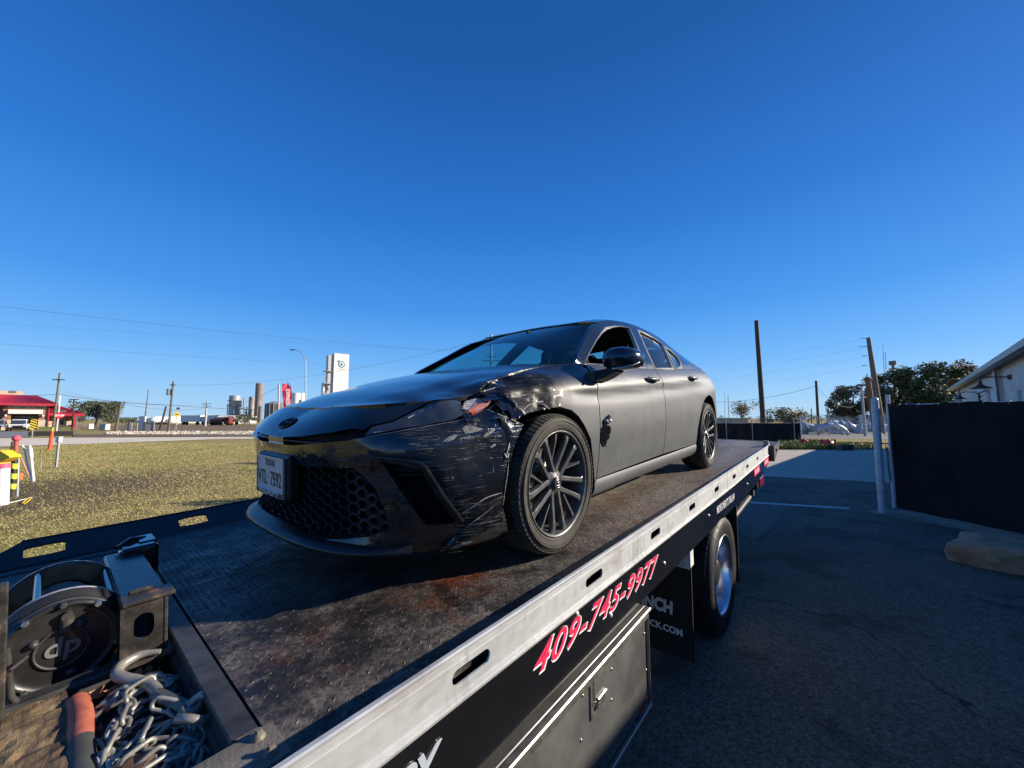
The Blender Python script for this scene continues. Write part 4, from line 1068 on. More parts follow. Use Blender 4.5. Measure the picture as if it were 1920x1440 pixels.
M['decal_white'] = simple('white_decal', (.80, .80, .80), .4, var=.05)
M['white_worn'] = simple('worn_white_letters', (.88, .88, .86), .6, var=.08, nscale=60)
M['silver_text'] = simple('silver_decal', (.42, .47, .52), .35, var=.15, nscale=10)
M['mudflap'] = simple('rubber_mudflap', (.014, .014, .014), .6)
M['fl_plate'] = simple('grimy_steel_plate', (.15, .135, .11), .55, var=.35, nscale=20, bump=.002)

truck = empty('flatbed_tow_truck', label='black flatbed tow truck with silver side rail and pink phone number carrying the sedan', cat='truck')
truck.matrix_basis = TRT
def tb(mb, name, mat, parent=None, **kw):
    """truck part: geometry given in the deck frame, shifted so the truck's origin is at its base"""
    k = TZ if parent is None else 0
    mb.v = [(a, b, c + TZ) for a, b, c in mb.v]
    return mb.build(name, mat, parent or truck, **kw)
YN, YF = 1.16, -1.20
def rtop(x): return .0885 + .0105 * (x - 1.0)
def rbot(x): return -.052 + .018 * (min(x, 1.8) - .85) if x > -2.6 else -.114 + .004 * (x + 2.6)
# deck plates: two, meeting in a seam at y = -.11
for (y0, y1) in ((-.107, 1.125), (-1.02, -.113)):
    mb = MB(); mb.box((-1.90, (y0 + y1) / 2, -.006), (6.36, y1 - y0, .012)); tb(mb, 'deck_plate', M['deck'])
mb = MB(); mb.box((-1.90, -.11, -.020), (6.36, .02, .006)); tb(mb, 'deck_seam', M['matte_black'])
# tread lugs, geometry
lv = []; lf = []
px_, py_ = .0215, .0215
ix = 0
x = 1.265
rl = random.Random(11)
while x > -5.05:
    row = int(round((1.265 - x) / px_)); j = 0; y = -1.0
    while y < 1.10:
        if abs(y + .11) > .012 and not (x < -2.0 and y < .2):
            a = R_(45 if (row + j) % 2 else -45); L, W_, H_ = .0094, .0032, .0015 * (0.1 + 1.2 * rl.random())
            c, s = math.cos(a), math.sin(a); b = len(lv); jx, jy = rl.uniform(-.001, .001), rl.uniform(-.001, .001)
            for (u, w, h) in ((L, 0, -.0005), (0, W_, -.0005), (-L, 0, -.0005), (0, -W_, -.0005), (L * .5, 0, H_), (-L * .5, 0, H_)):
                lv.append((x + jx + u * c - w * s, y + jy + u * s + w * c, h + TZ))
            lf += [(b, b + 1, b + 4), (b + 1, b + 5, b + 4), (b + 1, b + 2, b + 5), (b + 2, b + 3, b + 5), (b + 3, b + 4, b + 5), (b + 3, b, b + 4)]
        y += py_; j += 1
    x -= px_
me = bpy.data.meshes.new('tread_lugs'); me.from_pydata(lv, [], lf); me.materials.append(M['deck']); me.update()
o = bpy.data.objects.new('tread_lugs', me); col.objects.link(o); o.parent = truck; o['kind'] = 'stuff'
# frame strip in front of the deck and end plate with bolts
mb = MB(); mb.bbox((1.312, -.06, -.035), (.058, 1.92, .066), .004); tb(mb, 'deck_front_beam', M['frame_black'])
mb = MB(); mb.bbox((1.62, .968, -.006), (.72, .122, .014), .003); tb(mb, 'corner_plate', M['fl_plate'])
for (bx_, by_) in ((1.285, .935), (1.282, 1.000)):
    mb = MB(); mb.lathe([(0, .012), (.008, .011), (.013, .006), (.015, .0005)], origin=(bx_ + .012, by_, .001), axis='Z', n=16); mb.lathe([(.0, .018), (.007, .018), (.008, .010)], origin=(bx_ + .012, by_, .001), axis='Z', n=6, smooth=False); tb(mb, 'bolt', M['fl_plate'])
mb = MB(); mb.box((1.60, -1.0, -.03), (.66, .10, .05)); tb(mb, 'deck_edge_ledge', M['frame_black'])
# near side rail in two lengths, with real slots
slots = [.85 - .70 * k for k in range(-1, 8)]
def rail_face(x0, x1, y, name, yin, mat, sl):
    hs = []
    for c in sl:
        if min(x0, x1) + .09 < c < max(x0, x1) - .09: hs.append([(a, b) for a, b in rpoly(c - .072, c + .072, (rtop(c) + rbot(c)) / 2 - .022, (rtop(c) + rbot(c)) / 2 + .018, .0195, 5)])
    zt = lambda x: rtop(x) - .010
    zb = lambda x: rbot(x) + .016
    mb = MB(); panel(mb, [(x0, zb(x0)), (x1, zb(x1)), (x1, zt(x1)), (x0, zt(x0))], lambda a, b, d: Vector((a, y - d, b)), hs, .10, .006, smooth=False)
    # rolled top and bottom lips, groove line
    for (zf, pr) in ((rtop, [(-.004, -.014), (.006, -.010), (.008, -.003), (.003, 0), (-.008, 0), (-.010, -.006)]), (lambda x: rbot(x) + .014, [(-.004, .006), (.007, .002), (.009, -.006), (.007, -.014), (-.006, -.014)])):
        mb.grid([[Vector((x, y + a, zf(x) + b)) for a, b in pr] for x in np.linspace(x0, x1, 12)], smooth=False)
    mb.grid([[Vector((x, y + a, rtop(x) - .034 + b)) for a, b in ((.0006, .003), (.003, .0015), (.003, -.0015), (.0006, -.003))] for x in np.linspace(x0, x1, 12)], smooth=False)
    return tb(mb, name, mat)
rail_face(2.6, -2.345, YN, 'side_rail', 1.12, M['galv'], slots)
rail_face(-2.352, -5.05, YN, 'side_rail', 1.12, M['galv'], slots)
mb = MB(); mb.box((-1.22, 1.128, .006), (7.6, .006, .128)); 
# inner rail flange with matching darkness behind the slots
mb = MB(); mb.box((-1.2, 1.08, -.062), (7.5, .10, .008)); tb(mb, 'rail_floor', M['frame_black'])
# far rail: sloped plate with through slots
fs = []
for c in (1.70, 1.03, .33, -.37, -1.07, -1.77, -2.47): fs.append(rpoly(c - .078, c + .078, .30, .64, .05, 4))
# (x, t) with t from the deck edge (0) to the top (1)
fpoly = [(1.86, 0), (-5.05, 0), (-5.05, 1), (1.69, 1), (1.84, .25)]
mb = MB(); panel(mb, fpoly, lambda a, b, d: Vector((a, -1.02 - .18 * b - d * .4, .0 + .082 * b - d)), [rpoly(c - .068, c + .068, .30, .72, .055, 4) for c in (1.615, 1.03, .33, -.37, -1.07, -1.77)], .12, .008, smooth=False)
mb.cyl((1.69, -1.2, .083), (-5.05, -1.2, .083), .004, n=6); tb(mb, 'far_side_rail', simple('far_rail_black', (.018, .018, .019), .45, var=.4, nscale=8, bump=.0006))
# side panel, black, with lettering
mb = MB(); pbot = lambda x: -.262 - .014 * (.8 - x)
panel(mb, [(2.6, rbot(2.6) + .001), (-4.95, rbot(-4.95) + .001), (-5.05, -.11), (-5.05, -.20), (-4.60, -.272), (-3.85, pbot(-3.85)), (-3.0, pbot(-3.0)), (-1.2, pbot(-1.2)), (.6, pbot(.6)), (2.6, pbot(2.6))], lambda a, b, d: Vector((a, YN + .003 - d, b)), (), .25, .02, smooth=False)
tb(mb, 'side_panel', M['truck_black'])
for (bx_, bz) in ((-.66, -.20), (-.74, -.075), (-1.66, -.17), (-3.3, -.22), (.3, -.075), (.02, -.2)):
    mb = MB().lathe([(0, .006), (.007, .005), (.011, .0005)], origin=(bx_, YN + .0035, bz), axis='Y', n=12); tb(mb, 'rivet', M['galv'])
mb = MB(); mb.box((-1.2, .55, -.16), (7.4, .12, .18)); mb.box((-1.2, -.55, -.16), (7.4, .12, .18)); mb.box((-1.8, .1, -.09), (6.2, 2.0, .03))
for k in range(12): mb.box((1.0 - .5 * k, 0, -.06), (.06, 2.1, .07))
tb(mb, 'sub_frame', M['matte_black'])
mb = MB(); mb.box((-1.0, .42, -.42), (9.0, .09, .26)); mb.box((-1.0, -.42, -.42), (9.0, .09, .26)); tb(mb, 'chassis_rail', M['matte_black'])
def onpanel(x, z, y=YN + .0035, sl=0.0): return basis((x, y, z + TZ), (-1, 0, sl), (0, 0, 1))
sl = -.018
ph = onpanel(.625, -.152, YN + .005, sl - .028)
text_mesh('409-745-9977', .122, 'phone_number', M['decal_white'], truck, basis((.592, YN + .004, -.160 + TZ), (-1, 0, -.044), (0, 0, 1)) @ Matrix.Diagonal((1.42, 1, 1, 1)), shear=.45, offset=.0050, extrude=.0008, space=1.12)
text_mesh('409-745-9977', .122, 'phone_number', M['decal_pink'], truck, basis((.596, YN + .006, -.155 + TZ), (-1, 0, -.044), (0, 0, 1)) @ Matrix.Diagonal((1.42, 1, 1, 1)), shear=.45, offset=.0012, extrude=.0008, space=1.12)
text_mesh('PPY', .115, 'side_lettering', M['silver_text'], truck, basis((1.165, YN + .006, -.175 + TZ), (-1, 0, -.018), (0, 0, 1)) @ Matrix.Diagonal((.9, 1, 1, 1)), shear=.35, offset=.003, extrude=.0015)
text_mesh("MOVE OVER IT'S THE LAW", .085, 'slogan', M['decal_white'], truck, basis((-1.90, YN + .006, -.215 + TZ), (-1, 0, -.035), (0, 0, 1)) @ Matrix.Diagonal((.68, 1, 1, 1)), shear=.1, offset=.0008, extrude=.0008)
text_mesh('DANGER', .12, 'tail_lettering', M['decal_pink'], truck, basis((-3.62, YN + .006, -.25 + TZ), (-1, 0, .02), (0, 0, 1)) @ Matrix.Diagonal((1.2, 1, 1, 1)), shear=.3, offset=.002, extrude=.0008) if False else None
# tail section with sloping side plate
mb = MB()
pl_ = [(-5.05, .02), (-5.80, .004), (-5.80, -.030), (-5.05, -.205)]
mb.prism(pl_, lambda a, b, d: Vector((a, d, b)), 1.10, 1.225); tb(mb, 'tail_side_plate', M['frame_black']); mb = MB(); mb.prism(pl_, lambda a, b, d: Vector((a, d, b)), -1.10, -1.225)
tb(mb, 'tail_side_plate', simple('tail_plate_grey', (.05, .05, .052), .4, var=.3, nscale=10))
mb = MB(); mb.box((-5.44, 0, -.016), (.72, 2.2, .032)); mb.box((-5.79, 0, -.02), (.03, 2.2, .05)); tb(mb, 'tail_plate', M['deck'])
for (x0, x1) in ((-4.55, -4.95), (-3.75, -4.15)):
    mb = MB(); yy = 1.2265 if x0 < -5 else YN + .0045
    mb.box(((x0 + x1) / 2, yy, -.172), (abs(x1 - x0), .002, .085)); rs = tb(mb, 'reflector_strip', M['decal_pink'])
    mb = MB()
    for k in range(3): mb.box((x0 - (k + .7) * abs(x1 - x0) / 3.6, yy + .0018, -.172), (abs(x1 - x0) / 9, .0015, .05), (0, .5, 0))
    o = mb.build('reflector_mark', M['decal_white'], truck); o.location = (0, 0, TZ)
mb = MB(); mb.bbox((-5.30, 1.235, -.06), (.09, .02, .04), .006); tb(mb, 'marker_lamp', simple('marker_lamp_amber', (.75, .22, .12), .2, var=.3, nscale=90))
mb = MB(); mb.prism([(-5.02, .085), (-5.05, .06), (-5.055, .0), (-5.16, .0), (-5.05, .085)], lambda a, b, d: Vector((a, d, b)), 1.10, 1.165); tb(mb, 'rail_end_cap', M['galv'])
mb = MB(); mb.bbox((-4.9, .95, -.48), (.5, .22, .16), .02); mb.bbox((-4.35, .8, -.55), (.5, .1, .05), .01); mb.bbox((-4.75, .0, -.62), (.12, 2.0, .10), .01); mb.box((-4.0, .92, -.42), (.08, .08, .3)); mb.cyl((-4.35, 1.0, -.60), (-3.4, 1.0, -.62), .035); tb(mb, 'tail_underbody', M['frame_black'])
mb = MB(); mb.bbox((-4.92, 1.07, -.48), (.36, .02, .12), .006); tb(mb, 'tail_lamp', M['red_lens'])
# toolbox
mb = MB(); mb.bbox((.95, .90, -.545), (2.60, .54, .476), .004); tbx = tb(mb, 'toolbox', M['toolbox'])
mb = MB(); mb.bbox((.94, 1.174, -.555), (2.48, .010, .40), .003); mb.v = [(a, b, c + TZ) for a, b, c in mb.v]; tdoor = mb.build('toolbox_door', M['toolbox'], tbx)
def sub(mb, name, mat, parent):
    mb.v = [(a, b, c + TZ) for a, b, c in mb.v]; return mb.build(name, mat, parent)
mb = MB(); mb.bbox((.95, 1.185, -.316), (2.60, .030, .018), .004); mb.bbox((.95, 1.180, -.346), (2.60, .016, .026), .004); sub(mb, 'toolbox_trim', M['alu'], tbx)
mb = MB(); mb.bbox((.95, 1.182, -.783), (2.60, .022, .020), .004); sub(mb, 'toolbox_trim', M['alu'], tbx)
mb = MB(); mb.bbox((-.352, 1.176, -.55), (.010, .016, .46), .003); sub(mb, 'toolbox_trim', M['alu'], tbx)
mb = MB(); mb.bbox((.19, 1.181, -.42), (.125, .008, .15), .003); mb.box((.19, 1.183, -.40), (.085, .006, .10)); mb.bbox((.175, 1.192, -.435), (.075, .012, .016), .003); mb.cyl((.205, 1.185, -.458), (.205, 1.197, -.458), .012, .010, 12); sub(mb, 'latch', M['alu'], tdoor)
mb = MB(); mb.box((.19, 1.1865, -.395), (.07, .003, .075)); sub(mb, 'latch_recess', M['toolbox'], tdoor)
for (a, b) in ((.30, -.37), (.06, -.40), (.32, -.52), (.07, -.52), (-.30, -.42), (-.30, -.74), (-.31, -.60)):
    sub(MB().lathe([(0, .004), (.005, .003), (.006, 0)], origin=(a, 1.179, b), axis='Y', n=10), 'rivet', M['alu'], tdoor)
text_mesh('BUYERS', .02, 'box_sticker', M['decal_pink'], tbx, basis((-.22, 1.181, -.752 + TZ), (-1, 0, 0), (0, 0, 1)), offset=.001, extrude=.0005) if False else None
sub(MB().box((-.27, 1.181, -.745), (.10, .002, .03), (0, .2, 0)), 'box_sticker', simple('red_sticker', (.35, .03, .03), .5), tbx)
# front mud flap with bracket
mb = MB(); mb.grid([[Vector((-1.18 - .02 * math.sin(y * 5), y, z)) for y in np.linspace(.60, 1.155 - .0 * z, 8)] for z in np.linspace(-.40, -1.02, 8)], smooth=True); mb.grid([[Vector((-1.192 - .02 * math.sin(y * 5), y, z)) for y in np.linspace(.60, 1.155, 8)] for z in np.linspace(-.40, -1.02, 8)]); mb.box((-1.186, 1.155, -.71), (.012, .004, .62)); mf = tb(mb, 'mud_flap', M['mudflap'])
mb = MB(); mb.bbox((-1.165, .90, -.30), (.012, .50, .22), .002); mb.bbox((-1.20, .90, -.19), (.09, .50, .012), .003); mb.bbox((-1.20, 1.156, -.27), (.075, .008, .26), .002); fb = tb(mb, 'flap_bracket', simple('bracket_steel', (.85, .84, .80), .45, metal=.2, var=.3, nscale=12))
for (yy, zz) in ((1.08, -.385), (.72, -.385)): tb(MB().cyl((-1.16, yy, zz), (-1.150, yy, zz), .011, n=6, smooth=False), 'bolt', M['frame_black'])
text_mesh('WINCH', .115, 'flap_lettering', M['white_worn'], mf, basis((-1.158, .72, -.74 + TZ), (0, 1, 0), (0, 0, 1)) @ Matrix.Diagonal((.78, 1, 1, 1)), offset=.006, extrude=.0008, shear=.05)
text_mesh('TRUCK.COM', .062, 'flap_lettering', M['white_worn'], mf, basis((-1.158, .765, -.868 + TZ), (0, 1, 0), (0, 0, 1)) @ Matrix.Diagonal((.92, 1, 1, 1)), offset=.002, extrude=.0008)
mb = MB(); mb.box((-2.86, .88, -.72), (.012, .50, .80)); tb(mb, 'mud_flap', M['mudflap'])
mb = MB()
for k in range(10):
    a0, a1 = R_(20 + 14 * k), R_(34 + 14 * k)
# dual wheels
def truck_wheel(sg):
    w = empty('truck_wheel'); w.parent = truck; R = .455
    for y0 in ((0, -.33) if True else (0,)):
        mb = MB(); mb.lathe([(.295, -.02 + y0), (.33, .0 + y0), (.39, .012 + y0), (.425, .004 + y0), (.445, -.018 + y0), (.455, -.04 + y0), (.456, -.13 + y0), (.455, -.22 + y0), (.445, -.245 + y0), (.39, -.27 + y0), (.30, -.26 + y0)], n=64)
        mb.build('tyre', M['truck_tyre'], w)
    mb = MB(); NB = 64
    for i in range(NB):
        for (ya, yb_, sh) in ((-.036, -.075, .0), (-.09, -.125, .5), (-.135, -.175, 0), (-.19, -.228, .5)):
            a = 2 * math.pi * (i + sh) / NB; da = 2 * math.pi / NB * .72; vs = []
            for yy in (ya, yb_):
                for aa in (a, a + da):
                    for rr in (.450, .4635 if yy != -.228 else .460): vs.append((rr * math.cos(aa), yy, rr * math.sin(aa)))
            mb.add(vs, [(1, 3, 7, 5), (0, 1, 5, 4), (2, 6, 7, 3), (0, 2, 3, 1), (4, 5, 7, 6)])
    mb.build('tyre_tread', M['truck_tyre'], w, kind='stuff')
    mb = MB(); mb.lathe([(.300, -.012), (.308, -.004), (.306, .004), (.296, .004), (.286, -.006), (.280, -.03), (.272, -.09), (.262, -.15), (.235, -.165), (.16, -.150), (.11, -.140), (.105, -.10)], n=64); mb.build('rim', M['chrome'], w)
    mb = MB(); mb.lathe([(.105, -.14), (.10, -.06), (.085, -.05), (.05, -.045), (0, -.045)], n=28); mb.build('hub', M['brake'], w)
    for k in range(10):
        a = R_(36 * k); c = Vector((.142 * math.cos(a), 0, .142 * math.sin(a))); MB().cyl(c + Vector((0, -.15, 0)), c + Vector((0, -.115, 0)), .015, .012, 6, smooth=False).build('lug_nut', M['silver'], w)
    return w
tw = truck_wheel(1); tw.location = (-2.05, 1.17, -.75 + TZ); tw.scale = (1.05, 1.0, 1.05)
tw2 = copy_tree(tw, truck); tw2.location = (-2.05, -1.17, -.75 + TZ); tw2.rotation_euler = (0, 0, math.pi)
mb = MB(); mb.cyl((-2.03, 1.0, -.735), (-2.03, -1.0, -.735), .09, n=16); mb.bbox((-2.03, 0, -.735), (.35, .4, .35), .08); tb(mb, 'rear_axle', M['matte_black'])
mb = MB(); mb.bbox((2.9, 0, -.2), (1.0, 2.2, .3), .04); mb.bbox((2.2, .0, -.55), (1.2, 1.5, .3), .03); tb(mb, 'forward_frame', M['frame_black'])
# ---- winch bay
mb = MB(); mb.box((1.60, .2, -.29), (.56, 1.44, .01)); mb.box((1.345, .2, -.165), (.01, 1.44, .25)); mb.box((1.87, .2, -.165), (.01, 1.44, .25)); mb.box((1.60, .91, -.15), (.56, .012, .27)); mb.box((1.6, -.52, -.15), (.56, .012, .27))
tb(mb, 'winch_bay', M['frame_black'])
mb = MB(); mb.bbox((1.61, .235, -.105), (.53, .055, .13), .006); tb(mb, 'bay_divider', M['frame_black'])
mb = MB(); mb.bbox((1.55, -.80, -.02), (.42, .42, .02), .004); tb(mb, 'front_deck_plate', M['frame_black'])
# winch: top box beam, brackets, drum, flanges, gear housing
winch = empty('winch'); winch.parent = truck; winch.location = (0, 0, TZ); winch['label'] = 'black cable winch with round gear housing'
def wb(mb, name, mat, par=None): return mb.build(name, mat, par or winch)
mb = MB(); mb.bbox((1.405, -.05, .136), (.105, .62, .010), .003); mb.bbox((1.456, -.05, .06), (.010, .60, .15), .003); wb(mb, 'mount_beam', simple('blue_black_steel', (.015, .016, .02), .25, var=.4, nscale=10))
# end plate with an oval hole
mb = MB(); panel(mb, [(1.352, -.02), (1.462, -.02), (1.462, .133), (1.352, .133)], lambda a, b, d: Vector((a, .262 - d, b)), [rpoly(1.385, 1.432, .022, .098, .0225, 6)], .03, .010, smooth=False); mb.bbox((1.357, .235, .055), (.010, .06, .15), .002); wb(mb, 'end_plate', M['rusty'])
mb = MB(); mb.bbox((1.398, .235, .141), (.125, .085, .012), .003); mb.bbox((1.41, .20, .152), (.06, .018, .014), .004); wb(mb, 'top_cap', M['rusty'])
mb = MB()
panel(mb, [(1.335, .205), (1.475, .205), (1.475, .315), (1.335, .315)], lambda a, b, d: Vector((a, b, -.022 - d)), [rpoly(1.352, 1.392, .272, .290, .0085, 4), rpoly(1.42, 1.458, .272, .290, .0085, 4)], .03, .012, smooth=False); wb(mb, 'foot_plate', M['rusty'])
mb = MB(); mb.bbox((1.36, -.34, .10), (.12, .10, .13), .012); mb.bbox((1.33, -.40, .16), (.06, .12, .02), .005); mb.tube([(1.42, -.36, .16), (1.38, -.40, .175), (1.33, -.42, .165)], .01, 8); wb(mb, 'clutch_housing', M['truck_black'])
cx, cz = 1.575, .035
mb = MB(); mb.lathe([(.050, .09), (.050, -.24)], origin=(cx, 0, cz), n=36); wb(mb, 'drum', M['rusty'])
mb = MB()
for k in range(26):
    y = .075 - k * .012; mb.lathe([(.078 + .006 * math.cos(a), y + .006 * math.sin(a)) for a in np.linspace(0, 2 * math.pi, 7)], origin=(cx, 0, cz), n=40)
for k in range(10):
    y = -.03 - k * .0125; mb.lathe([(.090 + .006 * math.cos(a), y + .006 * math.sin(a)) for a in np.linspace(0, 2 * math.pi, 7)], origin=(cx, 0, cz), n=40)
wb(mb, 'cable', simple('steel_cable', (.26, .22, .17), .4, metal=.6, var=.4, nscale=60))
for (y, R, nm) in ((.085, .150, 'flange'), (-.225, .152, 'flange')):
    mb = MB(); mb.lathe([(.05, y), (R - .006, y), (R, y + .002), (R, y + .010), (R - .004, y + .013), (.05, y + .013)], origin=(cx, 0, cz), n=64); wb(mb, nm, M['truck_black'])
mb = MB(); mb.lathe([(.142, -.212), (.09, -.209)], origin=(cx, 0, cz), n=48); wb(mb, 'flange_rust', simple('rust_red_flange', (.30, .13, .06), .8, var=.35, nscale=20))
# guard arcs and tie rods
for a in (40, 112, 160):
    c, s = math.cos(R_(a)), math.sin(R_(a)); mb = MB(); mb.cyl((cx + .137 * -c, .10, cz + .137 * s), (cx + .137 * -c, -.24, cz + .137 * s), .011 if a != 160 else .014, n=10); wb(mb, 'tie_rod', M['truck_black'])
# gear housing
mb = MB(); mb.lathe([(.150, .098), (.150, .112), (.132, .118), (.126, .15), (.118, .158), (.113, .150), (.10, .148), (.06, .151), (.02, .153), (0, .153)], origin=(cx, 0, cz), n=64); gh_ = wb(mb, 'gear_housing', simple('winch_satin_black', (.020, .020, .020), .38, var=.35, nscale=16, coat=.25))
mb = MB(); mb.lathe([(.121, .128), (.131, .128), (.131, .140), (.121, .142)], origin=(cx, 0, cz), n=64); mb.build('housing_ring', M['frame_black'], gh_)
for k in range(10):
    a = R_(18 + 36 * k); c = (cx + .121 * math.cos(a), 0, cz + .121 * math.sin(a)); MB().lathe([(0, .170), (.006, .170), (.0085, .166), (.0085, .150)], origin=c, n=6 if k % 3 else 12, smooth=False).build('bolt', M['silver'] if k % 2 else M['frame_black'], gh_)
mb = MB()
for (r0, r1, y0) in ((.052, .058, .151),): mb.lathe([(r0, y0 - .002), (r0, y0 + .005), (r1, y0 + .005), (r1, y0 - .002)], origin=(cx, 0, cz - .005), n=40)
mb.cyl((cx - .008, .155, cz + .045), (cx - .008, .155, cz + .085), .016, n=12); mb.cyl((cx - .008, .15, cz + .088), (cx - .008, .17, cz + .088), .012, n=12); mb.lathe([(0, .163), (.012, .160), (.014, .150)], origin=(cx - .035, 0, cz + .05), n=16); mb.lathe([(0, .165), (.009, .163), (.012, .150)], origin=(cx + .055, 0, cz + .03), n=16); mb.lathe([(0, .163), (.010, .162), (.013, .150)], origin=(cx - .02, 0, cz - .085), n=16)
mb.build('housing_boss', M['frame_black'], gh_)
text_mesh('dp', .075, 'cast_letters', simple('worn_cast_metal', (.16, .155, .15), .4), gh_, basis((cx + .038, .153, cz - .022), (-1, 0, 0), (0, 0, 1)), extrude=.004, offset=.001, shear=.1)
mb = MB(); rows = [[Vector((cx + .1515 * math.cos(R_(a)), y, cz + .1515 * math.sin(R_(a)))) for y in (.099, .111)] for a in np.linspace(62, 118, 16)]; mb.grid(rows); mb.build('warning_label', simple('faded_label', (.5, .47, .46), .5, var=.3, nscale=70), gh_)
mb = MB(); mb.bbox((1.680, .295, .09), (.016, .022, .42), .003); wb(mb, 'guard_bar', M['rusty']); mb = MB(); mb.tube([(1.675, .26, .12), (1.665, .24, -.02), (1.64, .22, -.08)], .008, 8); mb.cyl((1.668, .29, .07), (1.64, .25, .075), .005); wb(mb, 'guard_wire', M['frame_black'])

# ================================================================== LOOSE THINGS IN THE BAY
def world_obj(mb, name, mat, **kw):
    """a thing given in deck coordinates; its origin at its base centre"""
    a = np.array(mb.v); c = (a.min(0) + a.max(0)) / 2; c[2] = a[:, 2].min()
    mb.v = [tuple(p - c) for p in a]
    o = mb.build(name, mat, None, **kw); o.matrix_basis = CT @ Matrix.Translation(Vector(c)); return o
def mat_wood():
    t = NT('old_oak_block'); n = t.noise(1, 6, .65, t.map((22, 3, 22))); n2 = t.noise(14, 6, .7); X, Y, Z = t.sep()
    c = t.ramp(n2, [(.32, (.055, .036, .022)), (.5, (.19, .125, .065)), (.66, (.33, .23, .12)), (.8, (.42, .32, .19))])
    c = t.mix(t.ramp(n, [(.42, .55), (.52, 0)]), c, (.05, .032, .022)); t.set('Base Color', c); t.set('Roughness', .85); t.bump(t.math('ADD', n2, n), .006); return t.m
M['wood'] = mat_wood()
mb = MB(); W0 = (1.695, .47, -.115)
mw = rotm((0, 0, .06))
V, F, L = cut_mesh([(-.14, -.20), (.13, -.205), (.14, .20), (-.13, .21)], (), .02)
f_ = lambda a, b, z: Vector(W0) + mw @ Vector((a, b, z))
nz = lambda a, b: .004 * noise.noise(Vector((a * 30, b * 30, 0))) + (-.005 if (abs(noise.noise(Vector((a * 9 + 3, b * 40, 5)))) < .05) else 0)
mb.add([f_(a, b, .07 + nz(a, b)) for a, b in V], F, 0, False)
n = len(L[0]); top_ = [f_(a, b, .07 + nz(a, b)) for a, b in L[0]]; bt = [f_(a, b, -.07) for a, b in L[0]]
mb.add(top_ + bt, [(i, (i + 1) % n, n + (i + 1) % n, n + i) for i in range(n)] + [list(range(n, 2 * n))])
world_obj(mb, 'wood_block', M['wood'], label='rough weathered wooden block lying in the winch bay beside the chain', cat='wood block')
# orange strap handle
hd = empty('strap_handle', label='orange ribbed grip with grey rubber sleeve between the wood block and the chain', cat='tool handle'); hd.matrix_basis = CT @ Matrix.Translation((1.55, .33, -.06))
mb = MB(); path = [Vector(p) for p in cr([(0, 0, 0), (-.004, .08, .004), (-.002, .16, .004), (0, .215, 0)], 44)]
mb.tube(path, [.0245 + (.0014 if k % 2 else 0) for k in range(44)], 16); mb.build('grip', simple('orange_rubber', (.42, .12, .075), .6, var=.25, nscale=30), hd)
mb = MB(); mb.tube([(0, .205, 0), (.002, .27, -.004), (.004, .42, -.012)], .027, 16); mb.build('sleeve', simple('grey_rubber', (.055, .058, .055), .6), hd)
# wooden stake end
mb = MB(); mb.bbox((1.500, .775, -.055), (.055, .25, .035), .005, rotm((.12, 0, -.55))); world_obj(mb, 'timber_offcut', simple('split_timber', (.11, .065, .045), .7, var=.4, nscale=25, bump=.003), label='short brown timber offcut on top of the chain pile', cat='timber')
# chain: a heap of links
def mat_link():
    t = NT('galvanised_chain'); n = t.noise(24, 5, .65); oi = t.node('ShaderNodeObjectInfo'); t.set('Base Color', t.mix(t.math('MULTIPLY', oi.outputs['Random'], .6), t.ramp(n, [(.3, (.20, .19, .16)), (.55, (.42, .41, .37)), (.75, (.28, .265, .225))]), (.11, .10, .08))); t.set('Metallic', .35); t.set('Roughness', .42); t.bump(t.noise(120, 3), .0006); return t.m
M['chain'] = mat_link()
lk = MB(); pth = []
for i in range(20):
    a = 2 * math.pi * i / 20; c, s = math.cos(a), math.sin(a); pth.append(Vector((c * .0130 + 0, s * .0130 + (.0170 if s > .01 else -.0170 if s < -.01 else 0), 0)))
lk.tube(pth, .0054, 8, closed=True)
link_me = None
chain = empty('tow_chain', label='heap of galvanised chain with grab hook in the winch bay', cat='chain'); chain.matrix_basis = CT @ Matrix.Translation((1.44, .55, -.135))
rc = random.Random(5)
def add_link(p, d, roll):
    global link_me
    if link_me is None:
        o = lk.build('chain_link', M['chain'], chain); link_me = o.data
    else:
        o = bpy.data.objects.new('chain_link', link_me); col.objects.link(o); o.parent = chain
    y = d.normalized(); z0 = Vector((0, 0, 1)) if abs(y.z) < .9 else Vector((1, 0, 0)); x = y.cross(z0).normalized(); z = x.cross(y)
    Mx = Matrix((x, y, z)).transposed() @ Matrix.Rotation(roll, 3, 'Y'); o.matrix_basis = Matrix.Translation(p) @ Mx.to_4x4()
cnt = 0
def height(x, y): return .085 * max(0, 1 - ((x) / .14) ** 2 * .8 - ((y - .02) / .30) ** 2 * .8)
for strand in range(9):
    p = Vector((rc.uniform(-.08, .09), rc.uniform(-.22, .22), 0)); h = rc.uniform(0, 2 * math.pi)
    lay = .42 + .095 * strand
    for k in range(32):
        h += rc.uniform(-1.15, 1.15)
        step = .043
        nx_, ny_ = p.x + math.cos(h) * step, p.y + math.sin(h) * step
        if not (-.115 < nx_ < .115 and -.27 < ny_ < .29):
            h += math.pi * .6; nx_, ny_ = p.x + math.cos(h) * step, p.y + math.sin(h) * step
        nx_ = min(max(nx_, -.118), .118); ny_ = min(max(ny_, -.275), .295)
        q2 = Vector((nx_, ny_, 0)); z0_ = height(p.x, p.y) * lay * 1.15 + .012 * rc.random(); z1_ = height(nx_, ny_) * lay * 1.15 + .012 * rc.random()
        a_ = Vector((p.x, p.y, z0_)); b_ = Vector((nx_, ny_, z1_)); d = b_ - a_
        if d.length > .01: add_link((a_ + b_) / 2, d, (math.pi / 2 if k % 2 else 0) + rc.uniform(-.5, .5)); cnt += 1
        p = q2
